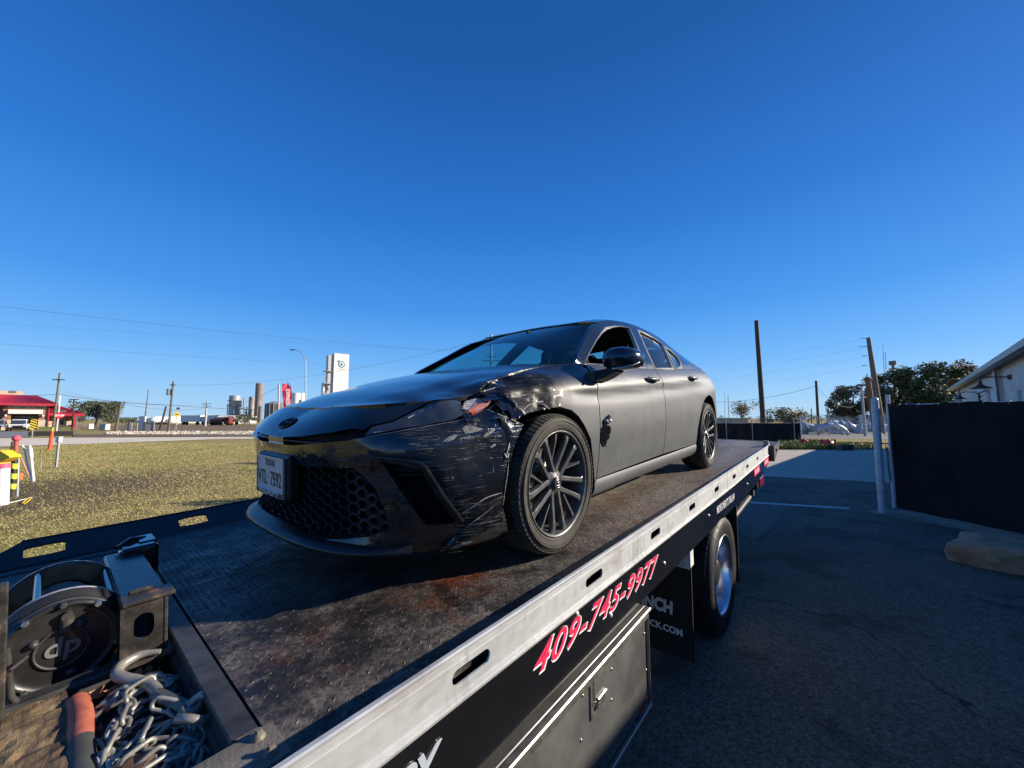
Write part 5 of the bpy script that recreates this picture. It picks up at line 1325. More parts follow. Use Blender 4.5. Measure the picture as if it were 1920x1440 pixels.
# big hook with shackle
hk = empty('grab_hook'); hk.parent = chain
mb = MB(); pts = [(-.062, -.225, .125), (-.02, -.245, .128), (.020, -.235, .125), (.034, -.205, .118), (.022, -.175, .112), (-.004, -.14, .105), (-.025, -.095, .10), (-.035, -.05, .095)]
pts = cr(pts, 30); mb.tube(pts, [.007 + .0075 * min(1, i / 8) for i in range(30)], 12); mb.build('hook_body', M['chain'], hk)
mb = MB(); mb.bbox((-.05, .02, .100), (.034, .15, .026), .010, rotm((0, 0, .32))); mb.lathe([(.013, -.014), (.027, -.014), (.027, .014), (.013, .014)], origin=(-.078, .105, .10), axis='Z', n=20, close=True); mb.build('hook_shank', simple('dull_forged_steel', (.13, .125, .11), .45, metal=.4, var=.3, nscale=20), hk)
mb = MB(); mb.tube([Vector((-.080 + .034 * math.cos(t), .135 + .045 * math.sin(t), .11 + .012 * math.sin(2 * t))) for t in np.linspace(0, 2 * math.pi, 24, endpoint=False)], .010, 10, closed=True); mb.build('joining_ring', M['chain'], hk)
# webbing strap loop behind the hook
mb = MB(); lp_ = cr([(1.455, .30, -.075), (1.40, .255, -.055), (1.345, .262, -.050), (1.335, .30, -.055), (1.345, .36, -.075), (1.385, .41, -.095), (1.42, .44, -.11)], 30)
mb.grid([[Vector((p[0], p[1], p[2] + .016)), Vector((p[0], p[1], p[2] - .016))] for p in lp_], smooth=True); world_obj(mb, 'webbing_strap', simple('grey_webbing', (.09, .085, .07), .8, nscale=90), label='loop of flat grey strap behind the hook in the bay corner', cat='strap')
# dry leaves
for k in range(16):
    u = k / 15; c = Vector((1.40 + .20 * u + rc.uniform(-.012, .012), .285 + .02 * rc.random() + .015 * u, -.095 + .03 * rc.random())); L, Wd = rc.uniform(.018, .030), rc.uniform(.007, .012); mb = MB()
    Rm = rotm((rc.uniform(-.6, .6), rc.uniform(-.6, .6), rc.uniform(0, 6.2))); rows = []
    for i in range(7):
        v = i / 6 * 2 - 1; w = Wd * math.sqrt(max(0, 1 - v * v)) + .0004; rows.append([c + Rm @ Vector((v * L, s_ * w, .012 * v * v + .007 * abs(s_))) for s_ in (-1, 0, 1)])
    mb.grid(rows); world_obj(mb, 'dry_leaf', simple('dry_brown_leaf', (.36, .17, .075), .7, var=.3, nscale=60) if k == 0 else bpy.data.materials['dry_brown_leaf'], label='dry brown leaf lying along the winch bay divider behind the chain', cat='leaf', group='dry leaves in the winch bay')
# ================================================================== SETTING
def mat_ground():
    t = NT('dry_grass_ground'); n1 = t.noise(.18, 5, .6); n2 = t.noise(1.3, 6, .65); n3 = t.noise(14, 6, .7); n4 = t.noise(70, 4, .6)
    c = t.ramp(n2, [(.32, (.26, .19, .09)), (.48, (.40, .31, .125)), (.60, (.50, .40, .16)), (.75, (.42, .30, .16))])
    g = t.ramp(n1, [(.42, 0), (.6, .7)]); c = t.mix(g, c, t.ramp(n3, [(.3, (.24, .23, .065)), (.7, (.42, .38, .12))]))
    c = t.mix(t.ramp(n3, [(.35, .55), (.55, 0)]), c, (.045, .036, .018)); c = t.mix(t.ramp(n4, [(.55, 0), (.8, .5)]), c, (.42, .36, .20))
    X, Y, Z = t.sep()
    # bare soil around the marker posts
    dx = t.math('ADD', X, 11.5); dy = t.math('SUBTRACT', Y, 9.2); d = t.math('SQRT', t.math('ADD', t.math('MULTIPLY', dx, dx), t.math('MULTIPLY', t.math('MULTIPLY', dy, dy), .5)))
    d = t.math('ADD', d, t.math('MULTIPLY', t.math('SUBTRACT', n2, .5), 5.0)); soil = t.ramp(t.math('DIVIDE', d, 6.0), [(.35, .85), (.75, 0)])
    c = t.mix(soil, c, t.ramp(n3, [(.3, (.075, .052, .035)), (.7, (.18, .135, .095))]))
    t.set('Base Color', c); t.set('Roughness', .95); t.set('Specular IOR Level', .1); t.bump(t.math('ADD', n3, n4), .03); return t.m
def mat_asphalt():
    t = NT('old_asphalt'); n1 = t.noise(.6, 5, .6); n2 = t.noise(6, 5, .6); n3 = t.noise(48, 6, .85); n4 = t.noise(300, 2, .6)
    c = t.ramp(n1, [(.3, (.115, .096, .076)), (.7, (.17, .145, .116))]); c = t.mix(.5, c, t.ramp(n2, [(.3, .8), (.7, 1.15)]), 'MULTIPLY')
    c = t.mix(t.ramp(n3, [(.50, 0), (.68, .9)]), c, (.34, .30, .25)); c = t.mix(t.ramp(n3, [(.36, .95), (.48, 0)]), c, (.018, .015, .012))
    vo = t.node('ShaderNodeTexVoronoi', feature='DISTANCE_TO_EDGE'); vo.inputs['Scale'].default_value = .33; vv = t.node('ShaderNodeVectorMath', operation='ADD')
    w = t.node('ShaderNodeTexNoise'); w.inputs['Scale'].default_value = 1.1; w.inputs['Detail'].default_value = 5; t.link(t.co.outputs['Object'], w.inputs[0]); t.link(t.co.outputs['Object'], vv.inputs[0]); t.link(w.outputs['Color'], vv.inputs[1]); t.link(vv.outputs[0], vo.inputs[0])
    crk = t.math('MULTIPLY', t.ramp(vo.outputs['Distance'], [(.0, .9), (.006, 0)]), t.ramp(n1, [(.45, 0), (.55, 1)])); c = t.mix(crk, c, (.008, .008, .008))
    gl = t.ramp(t.noise(2.2, 5, .7), [(.60, 0), (.72, .5)]); c = t.mix(gl, c, (.17, .15, .125)); c = t.mix(t.ramp(t.noise(.9, 5, .65, t.map((1, 1, 1), (0, 0, 0), (5, 9, 0))), [(.52, 0), (.60, .55)]), c, (.035, .031, .027))
    t.set('Base Color', c); t.set('Roughness', .88); t.set('Specular IOR Level', .25); t.bump(n3, .008); return t.m
M['ground'] = mat_ground(); M['asphalt'] = mat_asphalt()
M['concrete'] = simple('pale_concrete', (.42, .375, .305), .9, var=.14, nscale=1.6, bump=.003)
M['road'] = simple('pale_road', (.72, .61, .46), .9, var=.15, nscale=.7)
M['white_paint'] = simple('worn_white_paint', (.55, .55, .54), .7, var=.3, nscale=12)
M['dirt'] = simple('bare_dirt', (.16, .12, .085), .95, var=.4, nscale=2.5, bump=.02)
def sheet(pts, z, name, mat, sub=0, jit=0, **kw):
    mb = MB(); mb.add([(p[0], p[1], z) for p in pts], [list(range(len(pts)))]); return mb.build(name, mat, None, kind='structure', **kw)
# ground as one sheet to the horizon
mb = MB(); mb.add([(-4500, -60, 0), (4500, -60, 0), (4500, 4800, 0), (-4500, 4800, 0)], [(0, 1, 2, 3)]); mb.build('ground', M['ground'], None, kind='structure')
g = ground
lot = [(-9, -12), (-4.6, -1.5), (-1.0, 4.2), (2.2, 8.0), (5.4, 12.9)] + [(g(1424, 893).x, g(1424, 893).y), (10.2, 10.95), (16, 8.3), (30, 2), (30, -12)]
def ragged(pts, step, amp, seed=1):
    out = []
    for i, (x, y) in enumerate(resample(pts, step)):
        out.append((x + noise.noise(Vector((x * .9, y * .9, seed))) * amp, y + noise.noise(Vector((x * .9, y * .9, seed + 9))) * amp))
    return out
sheet(ragged(lot, .5, .14), .008, 'asphalt_lot', M['asphalt'])
drv = [(5.4, 12.95), (10.3, 10.8), (22, 6), (40, 17), (g(1640, 843).x, g(1640, 843).y), (g(1470, 843).x - .6, g(1470, 843).y + .3), (8.5, 17.2)]
sheet(drv, .004, 'concrete_drive', M['concrete'])
a, b, c_, d_ = g(1400, 941), g(1592, 953), g(1592, 955.5), g(1400, 944)
mb = MB(); mb.add([(p.x, p.y, .012) for p in (a, b, c_, d_)], [(0, 1, 2, 3)]); mb.build('painted_line', M['white_paint'], None, kind='structure')
# sandy verge and gravel patch by the gate
sheet(ragged([(g(1395, 950).x, g(1395, 950).y), (g(1470, 957).x, g(1470, 957).y), (g(1455, 985).x, g(1455, 985).y), (g(1410, 1015).x, g(1410, 1015).y), (g(1375, 1000).x, g(1375, 1000).y)], .15, .22, 4), .013, 'gravel_patch', simple('dusty_gravel', (.12, .115, .105), .95, var=.45, nscale=18, bump=.006))
sheet(ragged([(6.7, 7.5), (7.1, 7.8), (9.5, 6), (12, 2), (9.0, 1), (7.6, 4.9), (7.25, 5.8), (6.85, 6.9)], .25, .16, 7), .0125, 'sandy_verge', simple('sandy_verge', (.24, .21, .165), .95, var=.4, nscale=9, bump=.006))
# pale road, kerb wall, stony strip on the left
sheet([tuple(g(*p)[:2]) for p in ((-400, 829), (0, 822), (200, 821), (420, 819.6), (640, 819), (1200, 818.5), (1200, 822.5), (640, 823), (420, 823.3), (180, 832), (0, 838), (-400, 862))], .02, 'access_road', M['road'])
sheet([tuple(g(*p)[:2]) for p in ((-500, 806.5), (54, 808), (54, 820), (-500, 822))], .016, 'station_apron', simple('grey_pavement', (.22, .21, .20), .9, var=.1, nscale=1))
sheet([tuple(g(*p)[:2]) for p in ((500, 797), (230, 797), (110, 803), (230, 808), (500, 807))], .012, 'brown_field', simple('brown_field_grass', (.20, .125, .06), .95, var=.35, nscale=.25))
# low dark retaining wall and stony bank
def wall_between(p, q2, h, th, name, mat, **kw):
    p = Vector(p); q2 = Vector(q2); d = (q2 - p); L = d.length; ang = math.atan2(d.y, d.x); m = (p + q2) / 2
    mb = MB().bbox((0, 0, h / 2), (L, th, h), .02); o = mb.build(name, mat, None, **kw); o.location = m; o.rotation_euler = (0, 0, ang); return o
wall_between(g(54, 818), g(139, 817), .50, .3, 'retaining_wall', simple('shade_dark_concrete', (.075, .065, .055), .9, var=.3, nscale=1), label='low dark concrete wall between road and fire station, left of the brown bank', cat='wall')  # dark concrete colour paints in the shadow on the wall
mb = MB(); rs = random.Random(2)
for k in range(900):
    u = rs.uniform(200, 520); p = g(u, rs.uniform(810, 815.5)); r = rs.uniform(.06, .17)
    mb.box((p.x, p.y, r * .3), (r * 1.6, r * 1.4, r), (rs.random(), rs.random(), rs.random() * 3))
mb.build('stony_bank', simple('pale_riprap', (.50, .43, .34), .95, var=.3, nscale=2), None, kind='stuff', label='pale strip of rubble along the far side of the road', cat='rubble')
mb = MB(); rows = []
for i in range(40):
    u = 138 + i * 9; rows.append([g(u, 819) + Vector((0, 0, .02)), g(u, 816.3) + Vector((0, 0, .12 + .05 * noise.noise(Vector((i * .5, 0, 0)))))])
sheet([tuple(g(*p)[:2]) for p in ((200, 815.5), (200, 809.5), (420, 809), (640, 809), (1200, 809), (1200, 813.5), (640, 814), (420, 814.8))], .05, 'stone_strip', bpy.data.materials['pale_riprap'])
mb.grid(rows); mb.build('roadside_bank', simple('brown_bank', (.15, .11, .065), .95, var=.35, nscale=.8), None, kind='structure')
# ---- grass blades
def grass():
    N = 240000; r = np.random.default_rng(4)
    X = r.uniform(-30, 0, N * 2); Y = 2.2 + 27 * r.random(N * 2) ** 1.6
    keep = (X < -1.2 - .0 * Y) & (X > -1.38 * Y - 1.5) & (X < .60 * Y - 3.0)
    X, Y = X[keep][:N], Y[keep][:N]; n = len(X)
    soil = np.hypot(X + 11.5, (Y - 9.2) * .7) < 2.4 + r.normal(0, .8, n); k = ~soil | (r.random(n) < .25); X, Y = X[k], Y[k]; n = len(X)
    h = r.uniform(.010, .034, n); w = r.uniform(.003, .006, n) * (1 + Y / 12); a = r.uniform(0, 6.28, n); lx = r.normal(0, .028, n); ly = r.normal(0, .028, n)
    V = np.zeros((n, 3, 3)); V[:, 0] = np.stack([X - w * np.cos(a), Y - w * np.sin(a), np.zeros(n)], 1); V[:, 1] = np.stack([X + w * np.cos(a), Y + w * np.sin(a), np.zeros(n)], 1); V[:, 2] = np.stack([X + lx, Y + ly, h], 1)
    me = bpy.data.meshes.new('grass'); me.vertices.add(n * 3); me.vertices.foreach_set('co', V.reshape(-1)); me.loops.add(n * 3); me.loops.foreach_set('vertex_index', np.arange(n * 3)); me.polygons.add(n); me.polygons.foreach_set('loop_start', np.arange(0, n * 3, 3)); me.update(); me.validate()
    t = NT('grass_blades'); n1 = t.noise(.35, 5, .6); n3 = t.noise(5, 5, .7)
    t.set('Base Color', t.mix(t.ramp(n1, [(.40, 0), (.58, .8)]), t.ramp(n3, [(.3, (.36, .28, .12)), (.7, (.52, .42, .19))]), t.ramp(n3, [(.3, (.21, .235, .065)), (.7, (.38, .37, .12))]))); t.set('Roughness', .8)
    me.materials.append(t.m); o = bpy.data.objects.new('grass', me); col.objects.link(o); tag(o, 'short dry yellow-green grass on the open lot left of the truck', 'grass', kind='stuff')
grass()
# ---- trees
def leaf_mat(name, c1, c2, c3=None):
    t = NT(name); n = t.noise(.9, 4, .6); n2 = t.noise(11, 3, .6); c = t.ramp(n2, [(.3, c1), (.7, c2)])
    if c3: c = t.mix(t.ramp(n, [(.48, 0), (.60, 1)]), c, c3)
    t.set('Base Color', c); t.set('Roughness', .7); return t.m
LM = {'dark': leaf_mat('dark_oak_leaves', (.055, .07, .022), (.14, .16, .05)), 'mixed': leaf_mat('mixed_autumn_leaves', (.09, .095, .035), (.20, .19, .07), (.32, .16, .08)),
      'orange': leaf_mat('orange_autumn_leaves', (.17, .085, .03), (.40, .20, .07), (.14, .14, .05)), 'olive': leaf_mat('olive_leaves', (.12, .12, .03), (.28, .25, .07), (.26, .14, .06)), 'grey': leaf_mat('grey_green_leaves', (.045, .055, .03), (.12, .125, .07))}
M['bark'] = simple('grey_bark', (.10, .085, .07), .9, var=.3, nscale=6)
def tree(u, v0, vt, Y, wpx, kind, label, group=None, n=2600, seed=1, thin=1.0, name='tree', cat='tree', z0=0.0):
    """tree at photo column u, crown top at row vt, distance Y, crown width in pixels"""
    r = random.Random(seed); top = at(u, vt, Y); H = top.z; W2 = wpx / FPX * Y / 2; x0 = at(u, 785, Y).x
    t = empty(name, (x0, Y, z0), label=label, cat=cat, group=group); cz = H * .62; rz = H * .40
    mb = MB(); mb.tube([(0, 0, 0), (.05 * W2, 0, H * .25), (-.03 * W2, 0, H * .5), (0, .0, H * .8)], [H * .035, H * .028, H * .02, H * .008], 8)
    cl = []
    for k in range(int(16 * thin)):
        a = r.uniform(0, 6.28); rr = r.uniform(.25, .95); zz = cz + rz * r.uniform(-.85, .8) * math.sqrt(max(0, 1 - rr * rr * .7))
        p = Vector((W2 * rr * math.cos(a), W2 * rr * math.sin(a) * .8, zz)); cl.append((p, W2 * r.uniform(.18, .38)))
        mb.tube([(0, 0, H * r.uniform(.2, .5)), p * .5 + Vector((0, 0, H * .22)), p], [H * .014, H * .009, H * .003], 5)
    cl.append((Vector((0, 0, H * .86)), W2 * .32)); mb.build('trunk', M['bark'], t)
    vs = []; fs = []; s = max(.05, W2 * .056)
    for i in range(n):
        p, R = r.choice(cl); d = Vector((r.gauss(0, 1), r.gauss(0, 1), r.gauss(0, .75))); d = d.normalized() * R * (r.random() ** .45) * 1.15; q_ = p + d
        if q_.z > H: q_.z = H - r.random() * .1 * H
        a = Vector((r.uniform(-1, 1), r.uniform(-1, 1), r.uniform(-1, 1))).normalized() * s * r.uniform(.6, 1.5); b = a.orthogonal().normalized() * s * r.uniform(.4, .9); k = len(vs)
        vs += [q_ - a, q_ - b * .8, q_ + a, q_ + b]; fs.append((k, k + 1, k + 2, k + 3))
    MB().add(vs, fs).build('crown', LM[kind], t); return t
tree(180, 800, 752, 88, 66, 'grey', 'broad grey-green oak right of the red-roofed station', seed=3, n=3000)
tree(150, 800, 768, 92, 30, 'grey', 'small pale tree just behind the end of the station roof', seed=4, n=900)
for k, (u, vt, w) in enumerate(((215, 783, 40), (250, 783, 44), (275, 785, 30))): tree(u, 790, vt, 170, w, 'dark', ('dark horizon tree behind the thick wooden post', 'dark horizon tree behind the fenced enclosure', 'dark horizon tree just left of the white bullet tanks')[k], 'horizon trees beyond the brown field', seed=10 + k, n=500)
tree(458, 800, 777, 110, 40, 'grey', 'dark bushy tree left of the brown flare stack, beside the parked trailers', seed=21, n=1400)
tree(1391, 788, 750, 95, 50, 'mixed', 'lone round tree left of the tall bare pole', seed=31, n=1500, thin=.8)
tree(1470, 790, 764, 75, 66, 'olive', 'low olive-yellow tree behind the screened fence', seed=32, n=2600)
tree(1355, 790, 777, 90, 24, 'dark', 'small dark bush just past the sedan boot', seed=33, n=500)
tree(1603, 790, 722, 62, 78, 'mixed', 'tall reddish green tree left of the rusty vent pipe', seed=34, n=6500)
tree(1652, 790, 722, 68, 62, 'orange', 'orange tinted tree behind the gate posts', seed=35, n=5500)
tree(1692, 790, 690, 60, 92, 'mixed', 'tall mixed tree behind the gate post and aerials', seed=36, n=7500)
tree(1748, 790, 677, 58, 104, 'dark', 'large dark green oak left of the metal building', seed=37, n=8500)
tree(1815, 790, 672, 70, 100, 'orange', 'rust coloured tree rising behind the building roof', seed=38, n=7000)
tree(1565, 790, 774, 95, 26, 'dark', 'small dark tree far behind the white pipework', seed=39, n=500)
for k, (u, vt) in enumerate(((1515, 777), (1540, 776), (1425, 780))): tree(u, 790, vt, 150, 34, 'olive', ('hazy horizon tree right of the olive-yellow tree', 'hazy horizon tree right of the slim dark pole', 'hazy horizon tree just left of the tall bare pole')[k], 'horizon trees behind the pipe yard', seed=50 + k, n=400)
def bush(x, y, w, h, name, label, kind='dark', n=1500, seed=1):
    r = random.Random(seed); vs = []; fs = []
    for i in range(n):
        d = Vector((r.gauss(0, 1), r.gauss(0, 1), r.gauss(0, 1))).normalized() * (r.random() ** .4); p = Vector((d.x * w / 2 * (1 - .5 * max(0, d.z)), d.y * w / 2 * (1 - .5 * max(0, d.z)), h / 2 + d.z * h / 2)); s = .055
        a = Vector((r.uniform(-1, 1), r.uniform(-1, 1), r.uniform(-1, 1))).normalized() * s; b = a.orthogonal().normalized() * s * .7; k = len(vs); vs += [p - a, p - b, p + a, p + b]; fs.append((k, k + 1, k + 2, k + 3))
    t = empty(name, (x, y, 0), label=label, cat='stand-in shrub'); MB().add(vs, fs).build('crown', LM[kind], t); MB().cyl((0, 0, 0), (0, 0, h * .6), .05, .02, 7).build('trunk', M['bark'], t)
bush(-1.6, 16.9, 3.0, 3.7, 'shadow_caster_shrub', 'added tall shrub, unseen behind the sedan hood, casting a shadow on the grass', n=5200, seed=5)  # both shrubs are added only to cast the two grass shadows
bush(-.95, 9.1, 1.6, 2.4, 'shadow_caster_shrub', 'added low shrub, unseen just behind the flatbed, casting a shadow on the grass', n=2000, seed=6)
# ---- poles and wires
M['pole_wood'] = simple('weathered_pole_wood', (.15, .12, .09), .9, var=.25, nscale=5)
M['pole_dark'] = simple('dark_creosote_pole', (.07, .052, .04), .85, var=.3, nscale=6)
M['steel_grey'] = simple('galvanised_grey', (.38, .39, .40), .5, metal=.3, var=.12, nscale=4)
M['wire'] = simple('black_wire', (.03, .03, .03), .6)
def pole(ub, ut, vt, Y, r0, r1, name, mat, label, arms=(), cat='pole', group=None, extra=None):
    b = at(ub, 785, Y); b.z = 0; tp = at(ut, vt, Y); e = empty(name, b, label=label, cat=cat, group=group)
    MB().cyl((0, 0, 0), tp - b, r0, r1, 12).build('shaft', mat, e)
    for (v, L, th) in arms:
        z = at(ut, v, Y).z; f = z / tp.z; c = (tp - b) * f
        MB().box(c, (L, th, th)).build('crossarm', M['pole_wood'], e)
        for s_ in (-.45, -.2, .2, .45): MB().cyl(c + Vector((s_ * L, 0, th / 2)), c + Vector((s_ * L, 0, th / 2 + th)), th * .35, n=6).build('insulator', M['steel_grey'], e)
    if extra: extra(e, tp - b, Y)
    return e
def trafo(v, du=-6):
    def f(e, t, Y):
        z = at(0, v, Y).z; c = t * (z / t.z) + Vector((du / FPX * Y, 0, 0)); MB().cyl(c, c + Vector((0, 0, 1.0)), .32, n=12).build('transformer', M['steel_grey'], e)
    return f
pole(101.5, 112, 699, 56, .15, .10, 'utility_pole', M['pole_wood'], 'grey wooden utility pole beside the stop sign at the station', ((712, 1.8, .12),))
pole(219, 227.5, 753, 60, .17, .14, 'wooden_post', M['pole_wood'], 'thick short wooden post in front of the grey-green oak')
pole(301, 311.5, 762, 60, .15, .12, 'wooden_post', M['pole_dark'], 'dark leaning wooden post in front of the white tanks')
pole(317.5, 325, 715, 62, .16, .12, 'utility_pole', M['pole_wood'], 'utility pole with a transformer left of the yellow sign', ((722, 1.0, .1),), extra=trafo(741))
pole(271, 278.5, 729, 62, .10, .05, 'thin_mast', M['pole_wood'], 'thin mast rising from the fenced enclosure')
MB().bbox((at(271, 795, 62).x, 61.6, 1.1), (.7, .5, 2.2), .03).build('utility_cabinet', simple('white_cabinet', (.6, .6, .58), .5), None, label='white cabinet at the foot of the thin mast', cat='cabinet')
pole(385.5, 388.5, 752, 95, .30, .16, 'steel_pole', M['steel_grey'], 'pale steel pole with two crossarms by the parked trailers', ((757, 2.2, .1), (761.5, 2.2, .1)))
pole(137, 138.8, 749, 60, .10, .08, 'lamp_post', M['pole_dark'], 'dark flat-topped lamp post behind the station roof', ((749, 1.5, .12),), cat='lamp post')
def head(e, t, Y):
    MB().tube([t, t + Vector((-.4, 0, .9)), t + Vector((-1.1, 0, 1.6)), t + Vector((-1.9, 0, 1.8))], .07, 8).build('arm', M['steel_grey'], e); MB().bbox(t + Vector((-2.2, 0, 1.75)), (.8, .3, .14), .04).build('lamp_head', M['pole_dark'], e)
pole(573.5, 573, 676, 62, .13, .09, 'street_light', M['steel_grey'], 'tall grey street light with curved arm left of the white tower', cat='street light', extra=head)
pole(921, 921, 628, 42, .16, .13, 'utility_pole', M['steel_grey'], 'pole with short crossarms seen through the sedan windshield', ((633, 1.1, .07), (668, 1.1, .07), (676, 1.9, .08)))
pole(1431, 1418, 601, 34, .22, .17, 'tall_bare_pole', M['pole_dark'], 'tall bare wooden pole behind the screened fence')
pole(1533.5, 1530, 714, 45, .15, .12, 'utility_pole', M['pole_dark'], 'slim dark pole carrying a drooping wire over the pipe yard')
pole(1652, 1628, 633, 48, .38, .20, 'utility_pole', M['pole_wood'], 'tall leaning wooden pole behind the gate posts with side insulators')
for v, L in ((634, 12), (650, 16), (667, 10), (685, 10)):
    p = at(1626, v, 48); MB().cyl(p, p + Vector((-L / FPX * 48, 0, -.02)), .035, n=6).build('line_insulator', M['pole_dark'], None, label='short insulator arm on the tall leaning pole, %s' % {634: 'topmost', 650: 'second from the top', 667: 'third from the top', 685: 'lowest'}[v], cat='insulator')
pole(1367, 1365, 742, 60, .07, .05, 'thin_mast', M['steel_grey'], 'thin grey mast left of the lone round tree')
pole(1359, 1358, 733, 80, .05, .03, 'thin_mast', M['steel_grey'], 'faint slender aerial beside the sedan boot')
pole(1662, 1655, 645, 60, .05, .03, 'aerial', M['steel_grey'], 'taller left aerial above the trees by the gate', cat='aerial')
pole(1664, 1660, 660, 60, .05, .04, 'aerial', M['steel_grey'], 'shorter right aerial above the trees by the gate', cat='aerial')
pole(1521, 1521, 766, 80, .10, .08, 'thin_mast', M['pole_dark'], 'short dark post above the pipe yard trees')
pole(1438, 1438, 768, 60, .05, .05, 'thin_mast', M['pole_dark'], 'short thin post right of the tall bare pole')
pole(1620, 1615, 722, 40, .12, .09, 'lamp_post', M['steel_grey'], 'weathered lamp post between the autumn trees', cat='lamp post', extra=lambda e, t, Y: MB().bbox(t, (.8, .3, .2), .05).build('lamp_head', M['pole_dark'], e))
def wire(p, q2, sag, r, label, n=16):
    pts = [p.lerp(q2, i / n) - Vector((0, 0, sag * 4 * (i / n) * (1 - i / n))) for i in range(n + 1)]
    MB().tube(pts, r, 5).build('overhead_wire', M['wire'], None, label=label, cat='wire')
wire(at(-60, 567, 60), at(1000, 668, 135), 1.2, .018, 'highest faint wire sloping down over the upper left sky')
wire(at(-40, 604, 60), at(1000, 662, 150), .6, .009, 'second faint wire below the highest wire')
wire(at(-40, 642, 70), at(900, 698, 180), .5, .016, 'third wire crossing the left sky above the station')
wire(at(-20, 738, 75), at(110, 739, 75), .3, .035, 'dark wire from the station roof to the first utility pole')
wire(at(110, 739, 75), at(325, 760, 62), .35, .035, 'dark wire between the first pole and the transformer pole')
wire(at(325, 760, 62), at(560, 769, 95), .3, .03, 'dark wire running on past the refinery stacks')
wire(at(112, 733, 75), at(388, 758, 95), 1.2, .014, 'thin upper wire over the station and tanks')
wire(at(325, 722, 62), at(921, 634, 42), 1.5, .012, 'thin wire from the transformer pole up to the pole behind the windshield')
wire(at(230, 757, 60), at(390, 764, 95), .8, .02, 'sagging lower wire over the white tanks')
wire(at(445, 758, 140), at(523, 725, 55), .4, .02, 'wire rising toward the red feather flag')
wire(at(1290, 750, 60), at(1530, 724, 45), .9, .018, 'wire sagging from the left to the slim dark pole')
wire(at(1530, 724, 45), at(1600, 762, 52), .9, .018, 'wire dropping right from the slim dark pole')
for v, k in ((636, 'top'), (652, 'upper middle'), (669, 'lower middle'), (687, 'bottom')): wire(at(1240, v + 52, 80), at(1620, v, 48), .5, .006, 'very faint %s line strung to the tall leaning pole' % k)
# ---- refinery and tanks
M['white_metal'] = simple('plain_white_metal', (.72, .72, .70), .5, var=.08, nscale=.2)  # near-even white for painted metal parts
M['plant_steel'] = simple('plant_steel', (.33, .29, .27), .6, var=.35, nscale=.6)
M['plant_dark'] = simple('plant_dark_steel', (.16, .14, .13), .6, var=.4, nscale=.5)
def hcyl(u, v0, v1, Y, r, name, mat, label, cat, par=None):
    b = at(u, v1, Y); tp = at(u, v0, Y); b.z = 0; tp.x = b.x; tp.y = b.y
    o = MB().cyl((0, 0, 0), (0, 0, tp.z), r, r, 20).build(name, mat, None, label=label, cat=cat); o.location = b; return o
# white tower with logo
tw_ = empty('white_tower', (at(631, 785, 330).x, 330, 0), (0, 0, R_(42)), label='tall white insulated tower with round blue logo rising behind the sedan hood', cat='tower'); H = at(631, 664, 330).z
MB().bbox((1.2, 0, H / 2), (12.5, 6.5, H), .2).build('tower_body', M['white_metal'], tw_); MB().bbox((-7.2, .5, H / 2 - 1), (4.2, 5, H - 2), .2).build('stair_core', simple('tower_grey', (.45, .45, .44), .6), tw_)
for k in range(5): MB().box((-9.2, -2.2, H - 16 - 10.5 * k), (6.5, 5, .5)).build('platform', M['plant_dark'], tw_)
for k in range(6): MB().box((-10.5 + (k % 2), -2.5, H - 18 - 9 * k), (.5, .5, 10), (0, .35 * (-1) ** k, 0)).build('stair', M['plant_steel'], tw_)
MB().cyl((-11.5, 0, 0), (-11.5, 0, H * .55), 1.6, n=12).build('side_column', M['white_metal'], tw_)
mb = MB(); [mb.box((x, -3.1, H + .5), (.1, .1, 1.2)) for x in np.linspace(-4.5, 7, 12)]; mb.box((1.2, -3.1, H + 1.1), (12, .1, .1)); mb.build('roof_railing', M['plant_steel'], tw_)
lg = simple('logo_blue', (.10, .22, .36), .5); mb = MB()
mb.lathe([(2.1, -5.05), (2.9, -5.05), (2.9, -5.1), (2.1, -5.1)], origin=(1.4, 1.75, H - 9), n=28); mb.lathe([(0, -5.1), (1.1, -5.1), (1.1, -5.05)], origin=(1.4, 1.75, H - 9), n=20); mb.box((-1.2, -3.33, H - 6.6), (1.6, .05, 1.6)); mb.build('logo', lg, tw_)
text_mesh('AIR LIQUIDE', .9, 'tower_lettering', simple('logo_red', (.5, .2, .15), .5), tw_, basis((1.4, -5.1, H - 14), (1, 0, 0), (0, 0, 1)), align='CENTER') if False else MB().box((1.4, -3.31, H - 13.2), (5, .04, .7)).build('logo_caption', simple('logo_red', (.55, .30, .25), .5), tw_)
# vessel tower
vt = empty('refinery_column', (at(438, 785, 240).x, 240, 0), label='fat grey refinery column wrapped in pipework left of the two stacks', cat='refinery column'); H = at(438, 742, 240).z
MB().cyl((0, 0, 0), (0, 0, H), 3.0, n=20).build('vessel', M['steel_grey'], vt); MB().cyl((0, 0, H * .62), (0, 0, H * .64), 4.2, n=16).build('platform', M['plant_dark'], vt); MB().cyl((0, 0, H * .80), (0, 0, H * .815), 3.9, n=16).build('platform', M['plant_dark'], vt)
rp = random.Random(9); mb = MB()
for k in range(70):
    p = Vector((rp.uniform(-2, 9), rp.uniform(-4, 3), rp.uniform(0, H * .62 * (1 - .03 * k / 7)))); d = rp.choice([(0, 0, rp.uniform(1, 6)), (rp.uniform(1, 4), 0, 0), (rp.uniform(1, 3), 0, rp.uniform(-3, 3))]); mb.cyl(p, p + Vector(d), rp.uniform(.12, .4), n=6)
mb.build('pipework', M['plant_steel'], vt, kind='stuff'); MB().cyl((-4.2, 0, 0), (-4.2, 0, H * .68), .25, n=8).build('riser', M['plant_steel'], vt)
hcyl(470.5, 744, 786, 240, 1.7, 'stack', M['plant_steel'], 'shorter grey stack left of the tall brown stack', 'stack')
